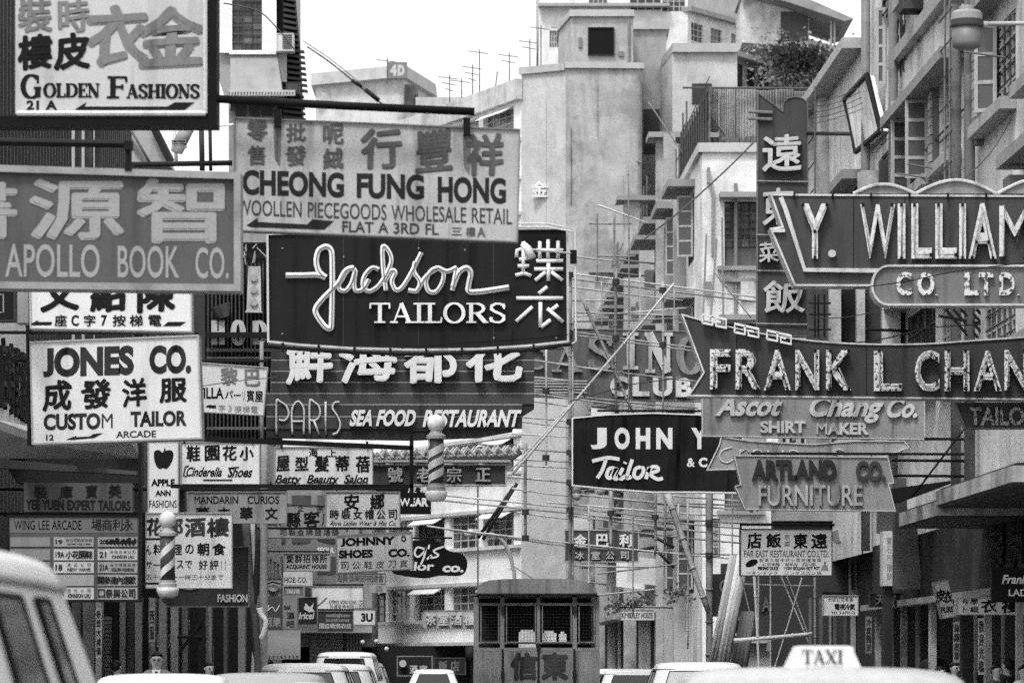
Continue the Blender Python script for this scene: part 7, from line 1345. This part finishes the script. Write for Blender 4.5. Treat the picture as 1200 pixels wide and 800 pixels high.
    for sx in (-1, 1):
        MB().lathe([(.004, -.006), (.012, -.003), (.013, 0), (.012, .003), (.004, .006)], (hc + Vector((sx * .03, -.077, .0))) * s, 8).build('eye', M(.02), t); MB().tube([(hc + Vector((sx * .015, -.084, .02))) * s, (hc + Vector((sx * .045, -.076, .021))) * s], .004 * s, 5).build('eyebrow', HR, t)
        MB().tube([(hc + Vector((sx * .072, .008, -.025))) * s, (hc + Vector((sx * .079, .012, .0))) * s, (hc + Vector((sx * .076, .014, .02))) * s], .009 * s, 6).build('ear', SKN, t, smooth=True)
        if glasses:
            MB().tube([(hc + Vector((sx * .032 + .024 * math.cos(a), -.094, .002 + .018 * math.sin(a)))) * s for a in [i * .6283 for i in range(11)]], .003 * s, 5).build('spectacle_rim', M(.02), t)
    MB().tube([(hc + Vector((0, -.085, .0))) * s, (hc + Vector((0, -.108, -.03))) * s, (hc + Vector((0, -.085, -.036))) * s], .01 * s, 6).build('nose', SKN, t, smooth=True); MB().tube([(hc + Vector((-.02, -.078, -.058))) * s, (hc + Vector((.02, -.078, -.058))) * s], .005 * s, 5).build('mouth', M(.12), t)
    if tie:
        MB().prism([Vector(q) * s for q in ((-.055, -.098 + fy, 1.465), (.055, -.098 + fy, 1.465), (0, -.158 + fy, 1.2))], (0, .02, 0)).build('shirt_front', M(.75), t); MB().prism([Vector(q) * s for q in ((-.014, -.118 + fy, 1.445), (.014, -.118 + fy, 1.445), (.018, -.166 + fy, 1.24), (0, -.17 + fy, 1.2), (-.018, -.166 + fy, 1.24))], (0, .012, 0)).build('tie', M(.02), t)
        for sx in (-1, 1): MB().prism([Vector(q) * s for q in ((sx * .045, -.09 + fy, 1.48), (sx * .1, -.1 + fy, 1.41), (sx * .055, -.15 + fy, 1.26), (sx * .006, -.16 + fy, 1.18))], (0, .015, 0)).build('lapel', M(top * .8), t)
    t.location = (x, y, zg); t.rotation_euler = (0, 0, face); return t
def ppx(label, px, D, ytop, **k):
    z = P(0, ytop, D).z; k.setdefault('zg', .13); k['h'] = z - k['zg'] - .0; k['h'] = k['h'] / 1.0 * 1.7 / 1.735; return person(label, P(px, 0, D).x, D, **k)
ppx('man with glasses in a grey suit, white shirt and dark tie on the left pavement', 184, 43, 759, top=.22, tie=True, glasses=True)
ppx('dark-haired person turned away beside the roller shutter, left of the man with glasses', 137, 49, 770, top=.35, face=2.6)
ppx('person in dark clothes with bowed head, first to the right of the man with glasses', 243, 50, 772, top=.03, face=.5, lean=.06, hair='long')
ppx('person in a dark coat and pale collar near the wooden props', 264, 58, 768, top=.12, face=1.4, tie=True)
ppx('person in a white shirt turned away at the foot of the bamboo pole', 316, 62, 769, top=.75, face=2.9)
ppx('person in black half hidden by the wooden props', 306, 60, 757, top=.02, face=2.0)
ppx('person in a dark suit standing in the right arcade doorway', 1094, 54.5, 749, top=.025, face=-.4, tie=False)
ppx('small person with bowed head below the tilted white sign', 1119, 51, 772, top=.12, face=.6, hair='long')
ppx('person in a white top just in front of the dark-suited figure', 1102, 52, 777, top=.75, face=1.2)
ppx('dark-haired person with turned face at the lower right', 1168, 46, 774, top=.06, face=.7)
ppx('second dark-haired person close beside them at the lower right', 1181, 46.8, 768, top=.03, face=-2.4, hair='long')
ppx('person in a pale shirt cut off by the right edge', 1200, 45.5, 775, top=.7, face=.3)
